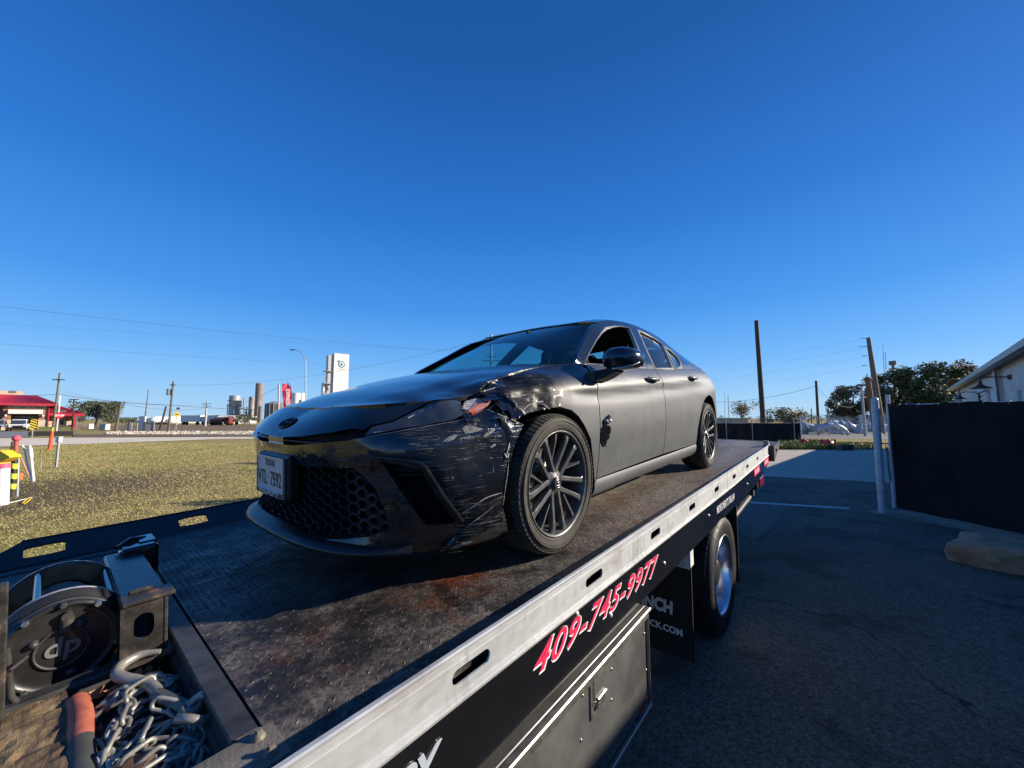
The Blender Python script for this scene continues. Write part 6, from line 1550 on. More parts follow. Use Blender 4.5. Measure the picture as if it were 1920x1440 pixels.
hcyl(483, 719, 786, 230, 2.0, 'stack', simple('brown_stack', (.25, .19, .17), .7, var=.35, nscale=.5), 'tall brown banded stack left of the dark round tank', 'stack')
hcyl(487, 762, 786, 215, .9, 'stack', M['plant_dark'], 'small dark riser against the tall brown stack', 'stack')
hcyl(553, 737, 786, 240, 2.4, 'silo', M['white_metal'], 'white silo partly behind the red feather flag', 'silo'); hcyl(563.5, 737, 786, 250, 2.2, 'silo', M['white_metal'], 'white silo just above the sedan hood right of the flag', 'silo')
hcyl(563, 750, 786, 235, 1.4, 'silo', M['steel_grey'], 'grey silo below the right white silo', 'silo')
tk = empty('round_tank', (at(515, 785, 190).x, 190, 0), label='dark round tank with arched roof frame behind the sedan nose', cat='tank'); H = at(515, 757, 190).z
MB().cyl((0, 0, 0), (0, 0, H), 4.3, n=24).build('shell', M['plant_dark'], tk); MB().cyl((0, 0, H), (0, 0, H + 1.2), 4.3, 1.0, 24).build('tank_roof', M['steel_grey'], tk)
for k in range(8): a = R_(180 + 22.5 * k); MB().cyl((4.4 * math.cos(a), 4.4 * math.sin(a), 0), (4.4 * math.cos(a), 4.4 * math.sin(a), H), .12, n=6).build('stiffener', M['steel_grey'], tk)
# feather flag
ff = empty('feather_flag', (at(537, 785, 52).x, 52, 0), (0, 0, R_(32)), label='red feather banner flag with white lettering above the sedan nose', cat='flag')
z_ = lambda v: at(0, v, 52).z; X_ = lambda u: at(u, 785, 52).x - at(537, 785, 52).x
MB().tube([(X_(537), 0, 0), (X_(541), 0, z_(770)), (X_(544), 0, z_(740)), (X_(541), 0, z_(722)), (X_(535), 0, z_(716))], .03, 6).build('flag_pole', M['pole_dark'], ff)
mb = MB(); L_ = [(528, 720), (527, 728), (528, 738), (530, 750), (531.5, 765)]; R2 = [(536, 719), (541, 726), (543.5, 738), (543.5, 750), (542, 765)]
rows = []
for (a, b) in zip(cr(L_, 12), cr(R2, 12)): rows.append([Vector((X_(a[0] + (b[0] - a[0]) * t_), .10 * math.sin(t_ * 6 + a[1] * .3), z_(a[1] + (b[1] - a[1]) * t_))) for t_ in np.linspace(0, 1, 6)])
mb.grid(rows); mb.build('banner', simple('pink_red_banner', (.62, .05, .09), .6), ff)
text_mesh('EXPRESS', .58, 'banner_lettering', M['decal_white'], ff, basis((X_(534.0), -.16, z_(729.5)), (.05, 0, -1), (1, 0, 0.05)), offset=.01) 
pole(522.5, 523, 721, 55, .12, .12, 'steel_post', M['steel_grey'], 'pale post standing just left of the red feather flag')
# tanks, trailers and sheds along the horizon at the left
for k, (u, w, v) in enumerate(((296, 10, 783), (307, 10, 782), (320, 14, 781), (350, 11, 784))):
    t_ = empty('storage_tank', (at(u, 785, 130).x, 130, 0), label=['leftmost shaded white bullet tank', 'second white bullet tank from the left', 'large bright white bullet tank behind the leaning post', 'white bullet tank right of the yellow sign'][k], cat='tank', group='white bullet tanks on the horizon'); r = w / 2 / FPX * 130
    h = at(0, v, 130).z; pr = [(0.01, -6)] + [(h / 2 * math.sin(a), -6 + 2 * (1 - math.cos(a))) for a in np.linspace(.3, 1.57, 6)] + [(h / 2, 5), (0.01, 6)]
    MB().lathe(pr, origin=(0, 0, h / 2 + .1), n=24).build('shell', M['white_metal'], t_); [MB().box((0, y, .4), (h * .7, .5, .8)).build('saddle', M['plant_steel'], t_) for y in (-3, 3)]
    t_.rotation_euler = (0, 0, R_(-20)); t_.scale = (1.35, 1, 1)
def boxb(u0, u1, v, Y, dep, name, mat, label, cat, roof=None):
    a, b = at(u0, v, Y), at(u1, v, Y); e = empty(name, ((a.x + b.x) / 2, Y + dep / 2, 0), label=label, cat=cat); w = b.x - a.x
    MB().box((0, 0, a.z / 2), (w, dep, a.z)).build('wall', mat, e); MB().box((0, 0, a.z + .1), (w + .4, dep + .4, .2)).build('roof', roof or mat, e); return e
boxb(389, 410, 779.5, 150, 14, 'shed', simple('grey_cladding', (.26, .27, .28), .6), 'grey clad shed behind the pale steel pole', 'shed')
boxb(410, 438, 781, 155, 14, 'shed', M['white_metal'], 'long low white shed left of the refinery column', 'shed')
boxb(371, 379, 779, 150, 6, 'shed', M['white_metal'], 'small white plant building above the trailers', 'shed')
def trailer(u, Y, w, h, mat, label, cat='trailer', rot=0):
    e = empty('parked_trailer' if cat == 'trailer' else 'parked_truck', (at(u, 785, Y).x, Y, 0), (0, 0, rot), label=label, cat=cat)
    MB().bbox((0, 0, .9 + h / 2), (w, 2.4, h), .08).build('box_body', mat, e)
    if cat == 'truck': MB().bbox((w / 2 + 1.0, 0, 1.3), (1.8, 2.2, 1.9), .25).build('cab', mat, e); MB().box((w / 2 + 1.2, -1.12, 1.7), (1.1, .03, .7)).build('cab_window', M['matte_black'], e)
    for x in (-w * .35, -w * .2, w * .35): MB().cyl((x, -1.15, .5), (x, -.85, .5), .5, n=14).build('wheel', M['truck_tyre'], e)
trailer(363, 118, 6, 2.0, M['white_metal'], 'white box truck parked right of the yellow sign', 'truck'); trailer(398, 118, 5, 1.6, M['white_metal'], 'white trailer below the grey shed')
trailer(411, 112, 3.6, .9, simple('dark_red_vehicle', (.20, .03, .03), .5), 'dark red pickup bodied vehicle on the brown field', 'truck'); trailer(426, 116, 6, 1.5, simple('tan_box', (.45, .40, .33), .6), 'tan trailer left of the dark bushy tree'); trailer(440, 118, 4, 1.4, M['white_metal'], 'white trailer under the refinery column')
# ---- fire station
M['red_roof'] = simple('red_standing_seam_roof', (.42, .025, .045), .45, var=.12, nscale=1); M['brick'] = simple('brown_brick', (.27, .13, .085), .85, var=.2, nscale=6); M['tan_stone'] = simple('tan_stone', (.52, .42, .28), .85, var=.22, nscale=5); M['white_wall'] = simple('cream_fascia', (.70, .68, .62), .6, var=.04)
YF_ = 64.0
_ed = px_dir(92, 785); _ed.z = 0; _ed.normalize(); _ex = Vector((_ed.y, -_ed.x, 0)); _P0 = at(75, 785, YF_); _P0.z = 0
fsn = empty('fire_station', _P0, (0, 0, math.atan2(_ex.y, _ex.x)), label='brick and stone fire station with red metal roof at the far left', cat='fire station')
def fx(u):
    d = px_dir(u, 785); d.z = 0; t = _P0.dot(_ed) / d.dot(_ed); return (d * t - _P0).dot(_ex)
fz = lambda v: at(75, v, YF_).z
def fbox(u0, u1, v0, v1, d0, d1, name, mat, par=None): return MB().box(((fx(u0) + fx(u1)) / 2, (d0 + d1) / 2, (fz(v0) + fz(v1)) / 2), (abs(fx(u1) - fx(u0)), d1 - d0, abs(fz(v0) - fz(v1)))).build(name, mat, par or fsn)
fbox(-60, 4, 757, 787, .6, 12, 'upper_wall', M['brick']); fbox(-60, 4, 787, 805.6, .6, 12, 'stone_base', M['tan_stone'])
fbox(4, 20, 757, 787, 0, 12, 'upper_wall', M['brick']); fbox(4, 20, 787, 805.6, -.1, 12, 'stone_base', M['tan_stone'])
fbox(72, 90, 757, 787, 0, 12, 'upper_wall', M['brick']); fbox(72, 90, 787, 805.6, -.1, 12, 'stone_base', M['tan_stone'])
fbox(20, 72, 757, 777, 0, 12, 'upper_wall', M['brick']); fbox(20, 72, 777, 805.6, 3, 12, 'bay_back', simple('dark_bay', (.04, .045, .05), .3))
fbox(12, 84, 759.5, 766, -.12, 0, 'name_board', simple('name_board', (.60, .55, .43), .7)); fbox(14, 79, 768.5, 776, -.5, 0, 'awning', M['white_wall'])
text_mesh('Port Neches Fire Station', .36, 'station_lettering', simple('letter_dark', (.12, .10, .08), .7), fsn, basis((fx(48), -.16, fz(765.2)), (1, 0, 0), (0, 0, 1)), align='CENTER', offset=.012, extrude=.02)
for (u0, u1) in ((22, 34), (37, 45), (47, 56), (58, 70)): w_ = fbox(u0, u1, 781, 804, 2.9, 3.0, 'window_frame', simple('alu_frame', (.45, .45, .45), .5) if u0 == 22 else bpy.data.materials['alu_frame']); fbox(u0 + .8, u1 - .8, 782.5, 803, 2.85, 2.88, 'pane', M['lens'], w_)
fbox(90, 143, 779, 790, 2, 11, 'upper_wall', M['brick']); fbox(90, 143, 790, 805.6, 1.9, 11, 'stone_base', M['tan_stone'])
w_ = fbox(112, 122, 786, 798, 1.8, 1.95, 'window_frame', M['white_wall']); fbox(113, 121, 787, 797, 1.75, 1.8, 'pane', M['lens'], w_)
fbox(89.5, 92, 762, 805.6, -.3, .1, 'red_column', M['red_roof']); fbox(136.5, 143, 779, 806, .2, 1.0, 'red_column', M['red_roof'])
def hip(u0, u1, ve, ur0, ur1, vr, d0, d1, name):
    a = [(fx(u0), d0, fz(ve)), (fx(u1), d0, fz(ve)), (fx(u1), d1, fz(ve)), (fx(u0), d1, fz(ve))]; dm = (d0 + d1) / 2; r = [(fx(ur0), dm, fz(vr)), (fx(ur1), dm, fz(vr))]
    o = MB().add(a + r + [(x, y, z - .35) for x, y, z in a], [(0, 1, 5, 4), (1, 2, 5), (2, 3, 4, 5), (3, 0, 4), (6, 7, 1, 0), (7, 8, 2, 1), (8, 9, 3, 2), (9, 6, 0, 3), (9, 8, 7, 6)]).build(name, M['red_roof'], fsn)
    n_ = max(6, int((u1 - u0) / 4)); mb = MB()
    for k in range(n_ + 1):
        f = k / n_; x = fx(u0) + (fx(u1) - fx(u0)) * f; xr = fx(ur0) + (fx(ur1) - fx(ur0)) * f; p0 = Vector((x, d0, fz(ve) + .03)); p1 = Vector((xr, dm, fz(vr) + .03)); mb.cyl(p0, p1, .04, n=4)
    mb.build('roof_seams', M['red_roof'], o, kind='stuff')
hip(-80, 106, 757, -10, 62, 740.5, -1.0, 9, 'roof'); hip(86, 158, 775, 92, 100, 757, .4, 9, 'roof')
fbox(88, 156, 775, 780, .5, 1.2, 'fascia', M['red_roof']); fbox(-20, 32, 731.5, 745, 7, 12, 'hose_tower', M['tan_stone']); fbox(6, 20, 731, 735, 6.9, 12.1, 'tower_cap', M['plant_dark'])
for u in (10.5, 80.5): fbox(u - 1.8, u + 1.8, 777.5, 781, -.4, -.1, 'wall_lamp', M['white_wall'])
fbox(74, 139, 800, 806.5, -2.2, -1.0, 'hedge', LM['dark'])
fbox(143, 154, 793, 806, 1, 1.3, 'gate_panel', M['plant_dark'])
# cars at the station
def far_car(u, Y, L, col_, label, rot, name='parked_suv', cat='SUV'):
    e = empty(name, (at(u, 785, Y).x, Y, 0), (0, 0, rot), label=label, cat=cat)
    sec = [(-.5, .35, .55, .9), (-.46, .30, .95, .95), (-.30, .30, 1.0, .97), (.25, .30, 1.02, .98), (.47, .30, .95, .95), (.5, .35, .6, .9)]
    mb = MB(); mb.grid([[Vector((x * L, y * w, z)) for y, z in ((-.9, z0), (-.95, (z0 + z1) / 2), (-.88, z1), (.88, z1), (.95, (z0 + z1) / 2), (.9, z0))] for x, z0, z1, w in sec], smooth=False); mb.build('body', col_, e)
    mb = MB(); mb.grid([[Vector((x * L, -.82 * w, 1.0)), Vector((x2 * L, -.66 * w, z)), Vector((x2 * L, .66 * w, z)), Vector((x * L, .82 * w, 1.0))] for x, x2, z, w in ((-.44, -.38, 1.0, .95), (-.42, -.34, 1.66, 1), (.10, .05, 1.70, 1), (.27, .20, 1.0, .98))], smooth=False); mb.build('cabin', col_, e)
    mb = MB()
    for s_ in (-1, 1): mb.add([(-.36 * L, s_ * .80, 1.05), (.20 * L, s_ * .80, 1.05), (.08 * L, s_ * .70, 1.55), (-.32 * L, s_ * .70, 1.55)], [(0, 1, 2, 3)])
    mb.build('side_window', M['lens'], e) if False else None
    MB().add([(.262 * L, -.70, 1.05), (.262 * L, .70, 1.05), (.105 * L, .58, 1.60), (.105 * L, -.58, 1.60)], [(0, 1, 2, 3)]).build('windscreen', M['lens'], e)
    for s_ in (-1, 1): MB().add([(-.36 * L, s_ * .825, 1.06), (.19 * L, s_ * .825, 1.06), (.06 * L, s_ * .70, 1.58), (-.31 * L, s_ * .70, 1.58)], [(0, 1, 2, 3)]).build('side_window', M['lens'], e)
    MB().bbox((.502 * L, 0, .72), (.03, 1.0, .24), .01).build('grille', M['matte_black'], e)
    for s_ in (-1, 1): MB().bbox((.50 * L, s_ * .68, .80), (.05, .3, .16), .03).build('headlight', M['clear_plastic'], e)
    for x in (-.31, .31):
        for s_ in (-1, 1): MB().cyl((x * L, s_ * .82, .36), (x * L, s_ * .96, .36), .36, n=18).build('wheel', M['truck_tyre'], e)
    return e
far_car(38, 58, 5.0, M['white_metal'], 'white SUV parked facing out in front of the station entrance', R_(-42))
far_car(-4, 56, 4.8, M['steel_grey'], 'silver SUV cut by the left picture edge at the station', R_(-40))
# stop sign, object marker, yellow diamond, enclosure
ss = empty('stop_sign', (at(109, 785, 46).x, 46, 0), (0, 0, R_(44)), label='red stop sign on a white post in front of the fire station', cat='stop sign'); sx = at(112, 779, 46) - ss.location; sx = Vector((.10, 0, sx.z))
MB().box((0, .03, at(0, 741, 46).z / 2), (.10, .06, at(0, 741, 46).z)).build('post', M['white_metal'], ss)
mb = MB(); r = .37; mb.prism([(r * math.cos(R_(22.5 + 45 * k)), r * math.sin(R_(22.5 + 45 * k))) for k in range(8)], lambda a, b, d: Vector((sx.x + a, d, sx.z + b)), -.02, .0); mb.build('sign_face', simple('stop_red', (.65, .02, .03), .5), ss)
text_mesh('STOP', .30, 'stop_lettering', M['decal_white'], ss, basis((sx.x, -.03, sx.z - .11), (1, 0, 0), (0, 0, 1)), align='CENTER', offset=.012); MB().box((sx.x, .03, sx.z + .52), (.95, .03, .17)).build('street_name_blade', simple('green_blade', (.08, .16, .13), .5), ss)
om = empty('hazard_marker', (at(64, 785, 37).x, 37, 0), (0, 0, R_(45)), label='yellow and black striped hazard marker sign by the dark wall', cat='hazard sign'); c0 = at(64, 795, 37) - om.location; c0 = Vector((0, 0, c0.z))
MB().box((0, .03, c0.z / 2), (.08, .05, c0.z)).build('post', M['steel_grey'], om); M['yellow'] = simple('safety_yellow', (.80, .55, .03), .5, var=.08); MB().box((c0.x, 0, c0.z), (.40, .02, 1.02)).build('sign_face', M['yellow'], om)
for k in range(5):
    mb = MB(); zc_ = -.46 + .23 * k
    pts = [(-.20, zc_ + .16), (.20, zc_ - .06), (.20, zc_ + .05), (-.20, zc_ + .27)]; pts = [(a, min(max(b, -.51), .51)) for a, b in pts]; mb.prism(pts, lambda a, b, d: Vector((c0.x + a, d, c0.z + b)), -.018, -.012); mb.build('stripe', M['matte_black'], om)
yd = empty('warning_sign', (at(331, 785, 56).x, 56, 0), (0, 0, R_(38)), label='yellow diamond warning sign right of the transformer pole', cat='warning sign'); c0 = at(332, 777, 56) - yd.location; c0 = Vector((0, 0, c0.z))
MB().cyl((0, 0.03, 0), (c0.x, .03, c0.z + .6), .045, n=8).build('post', M['steel_grey'], yd); mb = MB(); mb.prism([(.40, 0), (0, .42), (-.40, 0), (0, -.42)], lambda a, b, d: Vector((c0.x + a, d, c0.z + b)), -.03, -.01); mb.build('sign_face', M['yellow'], yd); MB().box((c0.x, -.035, c0.z), (.34, .006, .12)).build('sign_print', M['matte_black'], yd); MB().bbox((c0.x + .1, 0, c0.z + .85), (.4, .1, .3), .05).build('top_lamp', M['pole_dark'], yd)
en = empty('fenced_enclosure', (at(264, 785, 58).x, 58, 0), label='grey chain-link enclosure round the utility cabinet', cat='enclosure'); w_ = 52 / FPX * 58; h_ = at(0, 791, 58).z
for x in np.linspace(-w_ / 2, w_ / 2, 6): MB().cyl((x, 0, 0), (x, 0, h_), .05, n=6).build('post', M['steel_grey'], en)
MB().box((0, 0, h_), (w_, .05, .05)).build('rail', M['steel_grey'], en)
for x in (-w_ * .42, w_ * .15, w_ * .42): MB().box((x, .02, h_ / 2), (w_ * .10, .02, h_)).build('slatted_panel', simple('grey_slats', (.33, .33, .32), .7) if 'grey_slats' not in bpy.data.materials else bpy.data.materials['grey_slats'], en)
MB().bbox((at(198, 785, 62).x, 62, .5), (1.0, .8, 1.0), .04).build('transformer_box', simple('pale_green_box', (.42, .46, .40), .6), None, label='pale green utility box right of the grey-green oak trunk', cat='utility box')
MB().bbox((at(168, 785, 70).x, 70, .45), (1.0, .8, .9), .04).build('utility_box', M['white_metal'], None, label='small white utility box at the right end of the station', cat='utility box')
# ---- markers on the verge
def stripe_mat():
    t = NT('yellow_black_stripes'); X, Y, Z = t.sep(); v = t.math('FRACT', t.math('ADD', t.math('MULTIPLY', Z, 4.6), t.math('MULTIPLY', X, 2.2)))
    t.set('Base Color', t.mix(t.math('GREATER_THAN', v, .52), (.72, .74, .04), (.02, .02, .02))); t.set('Roughness', .5); return t.m
def gpt(u, v): return ground(u, v)
b = gpt(22, 934); mk = empty('striped_marker_post', b, label='yellow and black striped marker post with red ball top', cat='marker post'); Yb = b.y
tp = at(31, 822, Yb) - b
MB().cyl((0, 0, 0), tp * .14, .045, n=12).build('foot', M['pole_dark'], mk); MB().cyl(tp * .14, tp * .76, .052, n=14).build('striped_sleeve', stripe_mat(), mk); MB().cyl(tp * .76, tp * .95, .04, n=12).build('upper_post', simple('red_brown_post', (.40, .10, .06), .6), mk)
mb = MB(); mb.lathe([(.072 * math.sin(a), .072 * -math.cos(a)) for a in np.linspace(0, math.pi, 10)], origin=tp, axis='Z', n=20); mb.build('ball_top', simple('pink_red_ball', (.70, .10, .14), .5), mk)
MB().bbox(tp * .9 + Vector((-.06, -.03, -.05)), (.03, .02, .22), .004).build('ribbon', simple('orange_ribbon', (.8, .30, .08), .6), mk)
b = gpt(32, 931); tp = at(35, 850, b.y) - b; o = MB().cyl((0, 0, 0), tp, .022, n=10).build('steel_stake', M['steel_grey'], None, label='thin galvanised stake right beside the striped marker post', cat='stake'); o.location = b
for k, (ub, vb, ut, vt_, r, m, lab) in enumerate(((60, 903, 42, 835, .022, 'white_metal', 'thin white pipe leaning left, left one of the leaning pair'), (63, 903, 56, 835, .032, 'white_metal', 'thicker white pipe leaning right of the thin white pipe'), (58, 902, 36, 850, .016, 'decal_orange', 'thin orange rod leaning against the white pipes'))):
    if m == 'decal_orange' and m not in M: M[m] = simple('faded_orange', (.65, .27, .14), .6)
    b = gpt(ub, vb); tp = at(ut, vt_, b.y) - b; mb = MB()
    if k == 0: mb.tube([Vector((0, 0, 0)), tp * .5, tp * .85 + Vector((.03, 0, .0)), tp], r, 10)
    elif k == 1: mb.tube([Vector((0, 0, 0)), tp * .6, tp * .75, tp * .9, tp], [r, r, r * 1.5, r * 1.4, r * .6], 10)
    else: mb.cyl((0, 0, 0), tp, r, n=8)
    o = mb.build('marker_pipe' if k < 2 else 'marker_rod', M[m], None, label=lab, cat='pipe' if k < 2 else 'rod'); o.location = b
b = gpt(93, 843); e = empty('delineator_post', b, label='bright orange leaning delineator post with yellow tip by the road', cat='delineator'); tp = at(98, 808, b.y) - b
MB().cyl((0, 0, 0), tp, .085, .07, 12).build('tube', simple('bright_orange', (.85, .10, .03), .5), e); MB().cyl(tp, tp * 1.18, .035, n=8).build('tip', M['yellow'], e)
b = gpt(105, 876); e = empty('meter_post', b, label='grey post with small white box on top, on the dry grass', cat='post'); tp = at(106, 829, b.y) - b
MB().box((0, 0, tp.z / 2), (.055, .05, tp.z)).build('post', M['steel_grey'], e); MB().bbox((0, 0, tp.z + .08), (.15, .12, .19), .015).build('meter_box', simple('white_box', (.66, .68, .68), .5), e); MB().bbox((.0, 0, tp.z + .185), (.17, .14, .02), .004).build('lid', M['white_metal'], e)
b = gpt(77, 885); e = empty('marker_flag', b, label='small yellow marker flag on a wire beside the grey post', cat='flag'); tp = at(77, 845, b.y) - b
MB().cyl((0, 0, 0), tp, .006, n=6).build('stem', M['steel_grey'], e); MB().bbox(tp - Vector((0, 0, .04)), (.05, .01, .16), .003, (0, .25, 0)).build('flag', M['yellow'], e)
b = gpt(17, 888); e = MB().bbox((0, 0, .04), (.12, .10, .08), .02, (.3, .4, .2)).build('yellow_scrap', M['yellow'], None, label='small yellow scrap on the ground between the bollard and striped post', cat='scrap'); e.location = b
b = gpt(2, 947); e = empty('bollard', b, label='white bollard with pink band and yellow arrow cap at the left edge', cat='bollard'); tp = at(6, 876, b.y) - b
MB().cyl((0, 0, 0), tp * .97, .105, .095, 20).build('post', simple('white_pvc', (.72, .72, .72), .4), e); MB().cyl(tp * .97, tp * 1.10, .10, n=20).build('band', simple('pink_band', (.65, .12, .22), .5), e)
mb = MB(); mb.prism([(-.20, .0), (.02, .0), (.02, .03), (.10, .05), (.235, .13), (.235, .15), (.02, .27), (-.20, .27)], lambda a, b_, d: tp * 1.10 + Vector((a, d, b_)), -.10, .10); mb.build('arrow_cap', M['yellow'], e)
pts = [gpt(-30, 952), gpt(20, 944), gpt(45, 938), gpt(60, 935)]; MB().tube([p + Vector((0, 0, .02)) for p in cr(pts, 14)], .010, 6).build('white_hose', M['white_metal'], None, label='thin white hose lying on bare soil at the left edge', cat='hose')
MB().tube([p + Vector((0, 0, .02)) for p in [Vector(q_) for q_ in cr([gpt(42, 945), gpt(50, 938), gpt(58, 934), gpt(54, 940), gpt(46, 946)], 16)]], .012, 6).build('yellow_tie', M['yellow'], None, label='knotted yellow tie at the end of the white hose', cat='rope')
MB().bbox((gpt(36, 900).x, gpt(36, 900).y, .10), (.12, .10, .2), .02).build('stub_marker', simple('orange_red_cap', (.75, .16, .07), .5), None, label='short orange-red stub behind the striped marker post', cat='marker')
# ---- right side: screened fence, pipe yard
M['mesh'] = None
def mat_mesh():
    t = NT('black_privacy_mesh'); n = t.noise(2.2, 5, .6, t.map((1, 1, .5))); n2 = t.noise(1, 4, .6, t.map((3, 3, 60)))
    t.set('Base Color', t.ramp(n, [(.3, (.016, .016, .016)), (.7, (.042, .041, .039))])); t.set('Roughness', .9); t.set('Specular IOR Level', .15)
    wv = t.node('ShaderNodeTexWave', bands_direction='Z'); wv.inputs['Scale'].default_value = 90; t.link(t.co.outputs['Object'], wv.inputs[0]); t.bump(t.math('ADD', wv.outputs['Fac'], t.math('MULTIPLY', n2, 4.0)), .002); return t.m
M['mesh'] = mat_mesh()
def fence_run(pts, h, name, label, screen=True, post_r=.03, rail=True, barbs=0):
    e = empty(name, (pts[0].x, pts[0].y, 0), label=label, cat='fence'); o = e.location
    for k, p in enumerate(pts):
        q_ = p - o; MB().cyl((q_.x, q_.y, 0), (q_.x, q_.y, h + (.32 if barbs else .03)), post_r, n=8).build('post', M['steel_grey'], e)
    for a, b in zip(pts[:-1], pts[1:]):
        a = a - o; b = b - o; d = (b - a).normalized(); nrm = Vector((-d.y, d.x, 0))
        if screen:
            rows = []
            for i in range(13):
                u = i / 12; p = a.lerp(b, u) + nrm * (.035 + .02 * math.sin(u * 9)); sg_ = .05 * math.sin(u * math.pi)
                rows.append([Vector((p.x, p.y, z)) + nrm * .02 * math.sin(z * 3 + u * 7) for z in np.linspace(.04, h - sg_ * .5, 5)])
            MB().grid(rows).build('screen_panel', M['mesh'], e)
        if rail: MB().cyl((a.x, a.y, h), (b.x, b.y, h), .02, n=6).build('top_rail', M['steel_grey'], e)
        for k in range(barbs): MB().cyl((a.x, a.y, h + .1 * (k + 1)), (b.x, b.y, h + .1 * (k + 1)), .006, n=4).build('strand_wire', M['steel_grey'], e)
    return e
fence_run([g(u, 831.5) for u in (1290, 1363, 1412, 1491, 1503)], 1.46, 'screened_fence', 'low fence with black screening behind the truck tail', barbs=3)
cl = [g(1503, 818), g(1535, 818), g(1555, 818), g(1590, 818), g(1622, 818), g(1660, 818)]
fence_run(cl, 1.75, 'chain_link_fence', 'bare chain-link fence in front of the white pipework', screen=False, barbs=3)
mb = MB()
for a, b in zip(cl[:-1], cl[1:]):
    n_ = int((b - a).length / .16)
    for k in range(n_):
        for s_ in (0, 1):
            u0, u1 = k / n_, min(1, k / n_ + 1.7 / (b - a).length); p0 = a.lerp(b, u0); p1 = a.lerp(b, u1)
            if s_: p0, p1 = p1, p0
            mb.cyl((p0.x, p0.y, .05), (p1.x, p1.y, 1.72), .0035, n=3, cap=False)
mb.build('wire_mesh', M['steel_grey'], None, kind='stuff', label='diamond wire netting of the bare chain-link fence', cat='wire mesh')
py_ = sheet([tuple(g(*p)[:2]) for p in ((1480, 822), (1480, 800), (1700, 800), (1700, 824))], .014, 'gravel_yard', simple('grey_yard_gravel', (.20, .18, .16), .95, var=.25, nscale=1))
M['pipe_white'] = simple('pale_pipe_paint', (.42, .45, .50), .4, var=.08, nscale=.8)
def pipe(pts, Y, r, label, flange=()):
    e = empty('pipeline', (at(pts[0][0], 785, Y).x, Y, 0), label=label, cat='pipe'); P = [at(u, v, Y) - e.location for u, v in pts]; P = [Vector(p) for p in cr(P, len(P) * 6)]
    MB().tube(P, r, 16).build('pipe_run', M['pipe_white'], e)
    for f in flange:
        i = int(f * (len(P) - 1)); i = min(max(i, 0), len(P) - 2); d = (P[i + 1] - P[i]).normalized(); MB().cyl(P[i] - d * .07, P[i] + d * .07, r * 1.35, n=18).build('flange', M['pipe_white'] if f < .8 else simple('dark_band', (.06, .07, .09), .6) if 'dark_band' not in bpy.data.materials else bpy.data.materials['dark_band'], e)
    return e
pipe([(1503, 799), (1518, 800), (1532, 804), (1545, 806)], 46, .38, 'left pale pipe bending down at the end of the screened fence', (.1, .6))
pipe([(1530, 806), (1545, 800), (1560, 799), (1572, 801), (1582, 808), (1586, 815)], 44, .36, 'pale curved pipe arching down to the ground right of the red tarp', (.3, .5, .98))
pipe([(1560, 793), (1580, 797), (1595, 800), (1603, 806), (1603, 812)], 50, .45, 'pale pipe elbow in the middle of the pipe yard', (.2, .4, .97))
pipe([(1605, 801), (1625, 801), (1650, 801), (1680, 801)], 50, .42, 'straight pale pipe running right behind the gate posts', (.2, .45))
for (u, v0, lab) in ((1504, 780, 'left tall pale valve by the screened fence'), (1562, 789, 'middle low valve on the pipework'), (1613, 778, 'right tall pale valve near the rusty vent')):
    e = empty('valve', (at(u, 785, 47).x, 47, 0), label=lab, cat='valve'); H = at(u, v0, 47).z; MB().cyl((0, 0, .6), (0, 0, H), .16, n=12).build('stem', M['pipe_white'], e); MB().cyl((0, 0, H * .62), (0, 0, H * .68), .5, n=16).build('flange', M['pipe_white'], e); MB().cyl((0, 0, H * .86), (0, 0, H * .9), .4, n=16).build('handwheel', M['pipe_white'], e); MB().bbox((0, 0, .35), (.9, .9, .7), .1).build('valve_body', M['pipe_white'], e)
boxb(1628, 1668, 780, 60, 8, 'shed', simple('pale_shed', (.40, .42, .44), .6), 'pale low shed partly behind the gate posts', 'shed')
boxb(1372, 1402, 786.5, 50, 4, 'shed', simple('faded_roof_shed', (.35, .31, .26), .7), 'low pale roof just above the screened fence', 'shed')
# vent pipe
b = at(1633, 785, 30); e = empty('vent_pipe', (b.x, 30, 0), label='rusty vent pipe with mushroom cap just behind the gate post', cat='vent pipe'); H = at(1631, 712, 30).z
M['rust'] = simple('rust_brown', (.20, .095, .055), .85, var=.35, nscale=9); MB().cyl((.30, 0, 0), (0, 0, H), .17, n=16).build('pipe', M['rust'], e); mb = MB(); mb.lathe([(.0, .20), (.14, .17), (.25, .08), (.28, -.05), (.25, -.05), (.16, 0)], origin=(0, 0, H), axis='Z', n=20); mb.build('cap', M['rust'], e); MB().cyl((.05, 0, H - 1.1), (0.04, 0, H - .8), .20, n=16).build('collar', M['rust'], e)
# flare tip above trees
e = empty('flare_stack', (at(1683, 785, 120).x, 120, 0), label='slim dark flare stack tip above the trees right of the aerials', cat='stack'); H = at(1683, 677, 120).z; MB().cyl((0, 0, 0), (0, 0, H), .35, n=10).build('shaft', M['plant_dark'], e); MB().cyl((0, 0, H - 1.2), (0, 0, H), .9, n=12).build('tip', M['plant_dark'], e); MB().cyl((0, 0, H - 2.6), (0, 0, H - 2.3), 1.0, n=12).build('platform', M['plant_dark'], e)
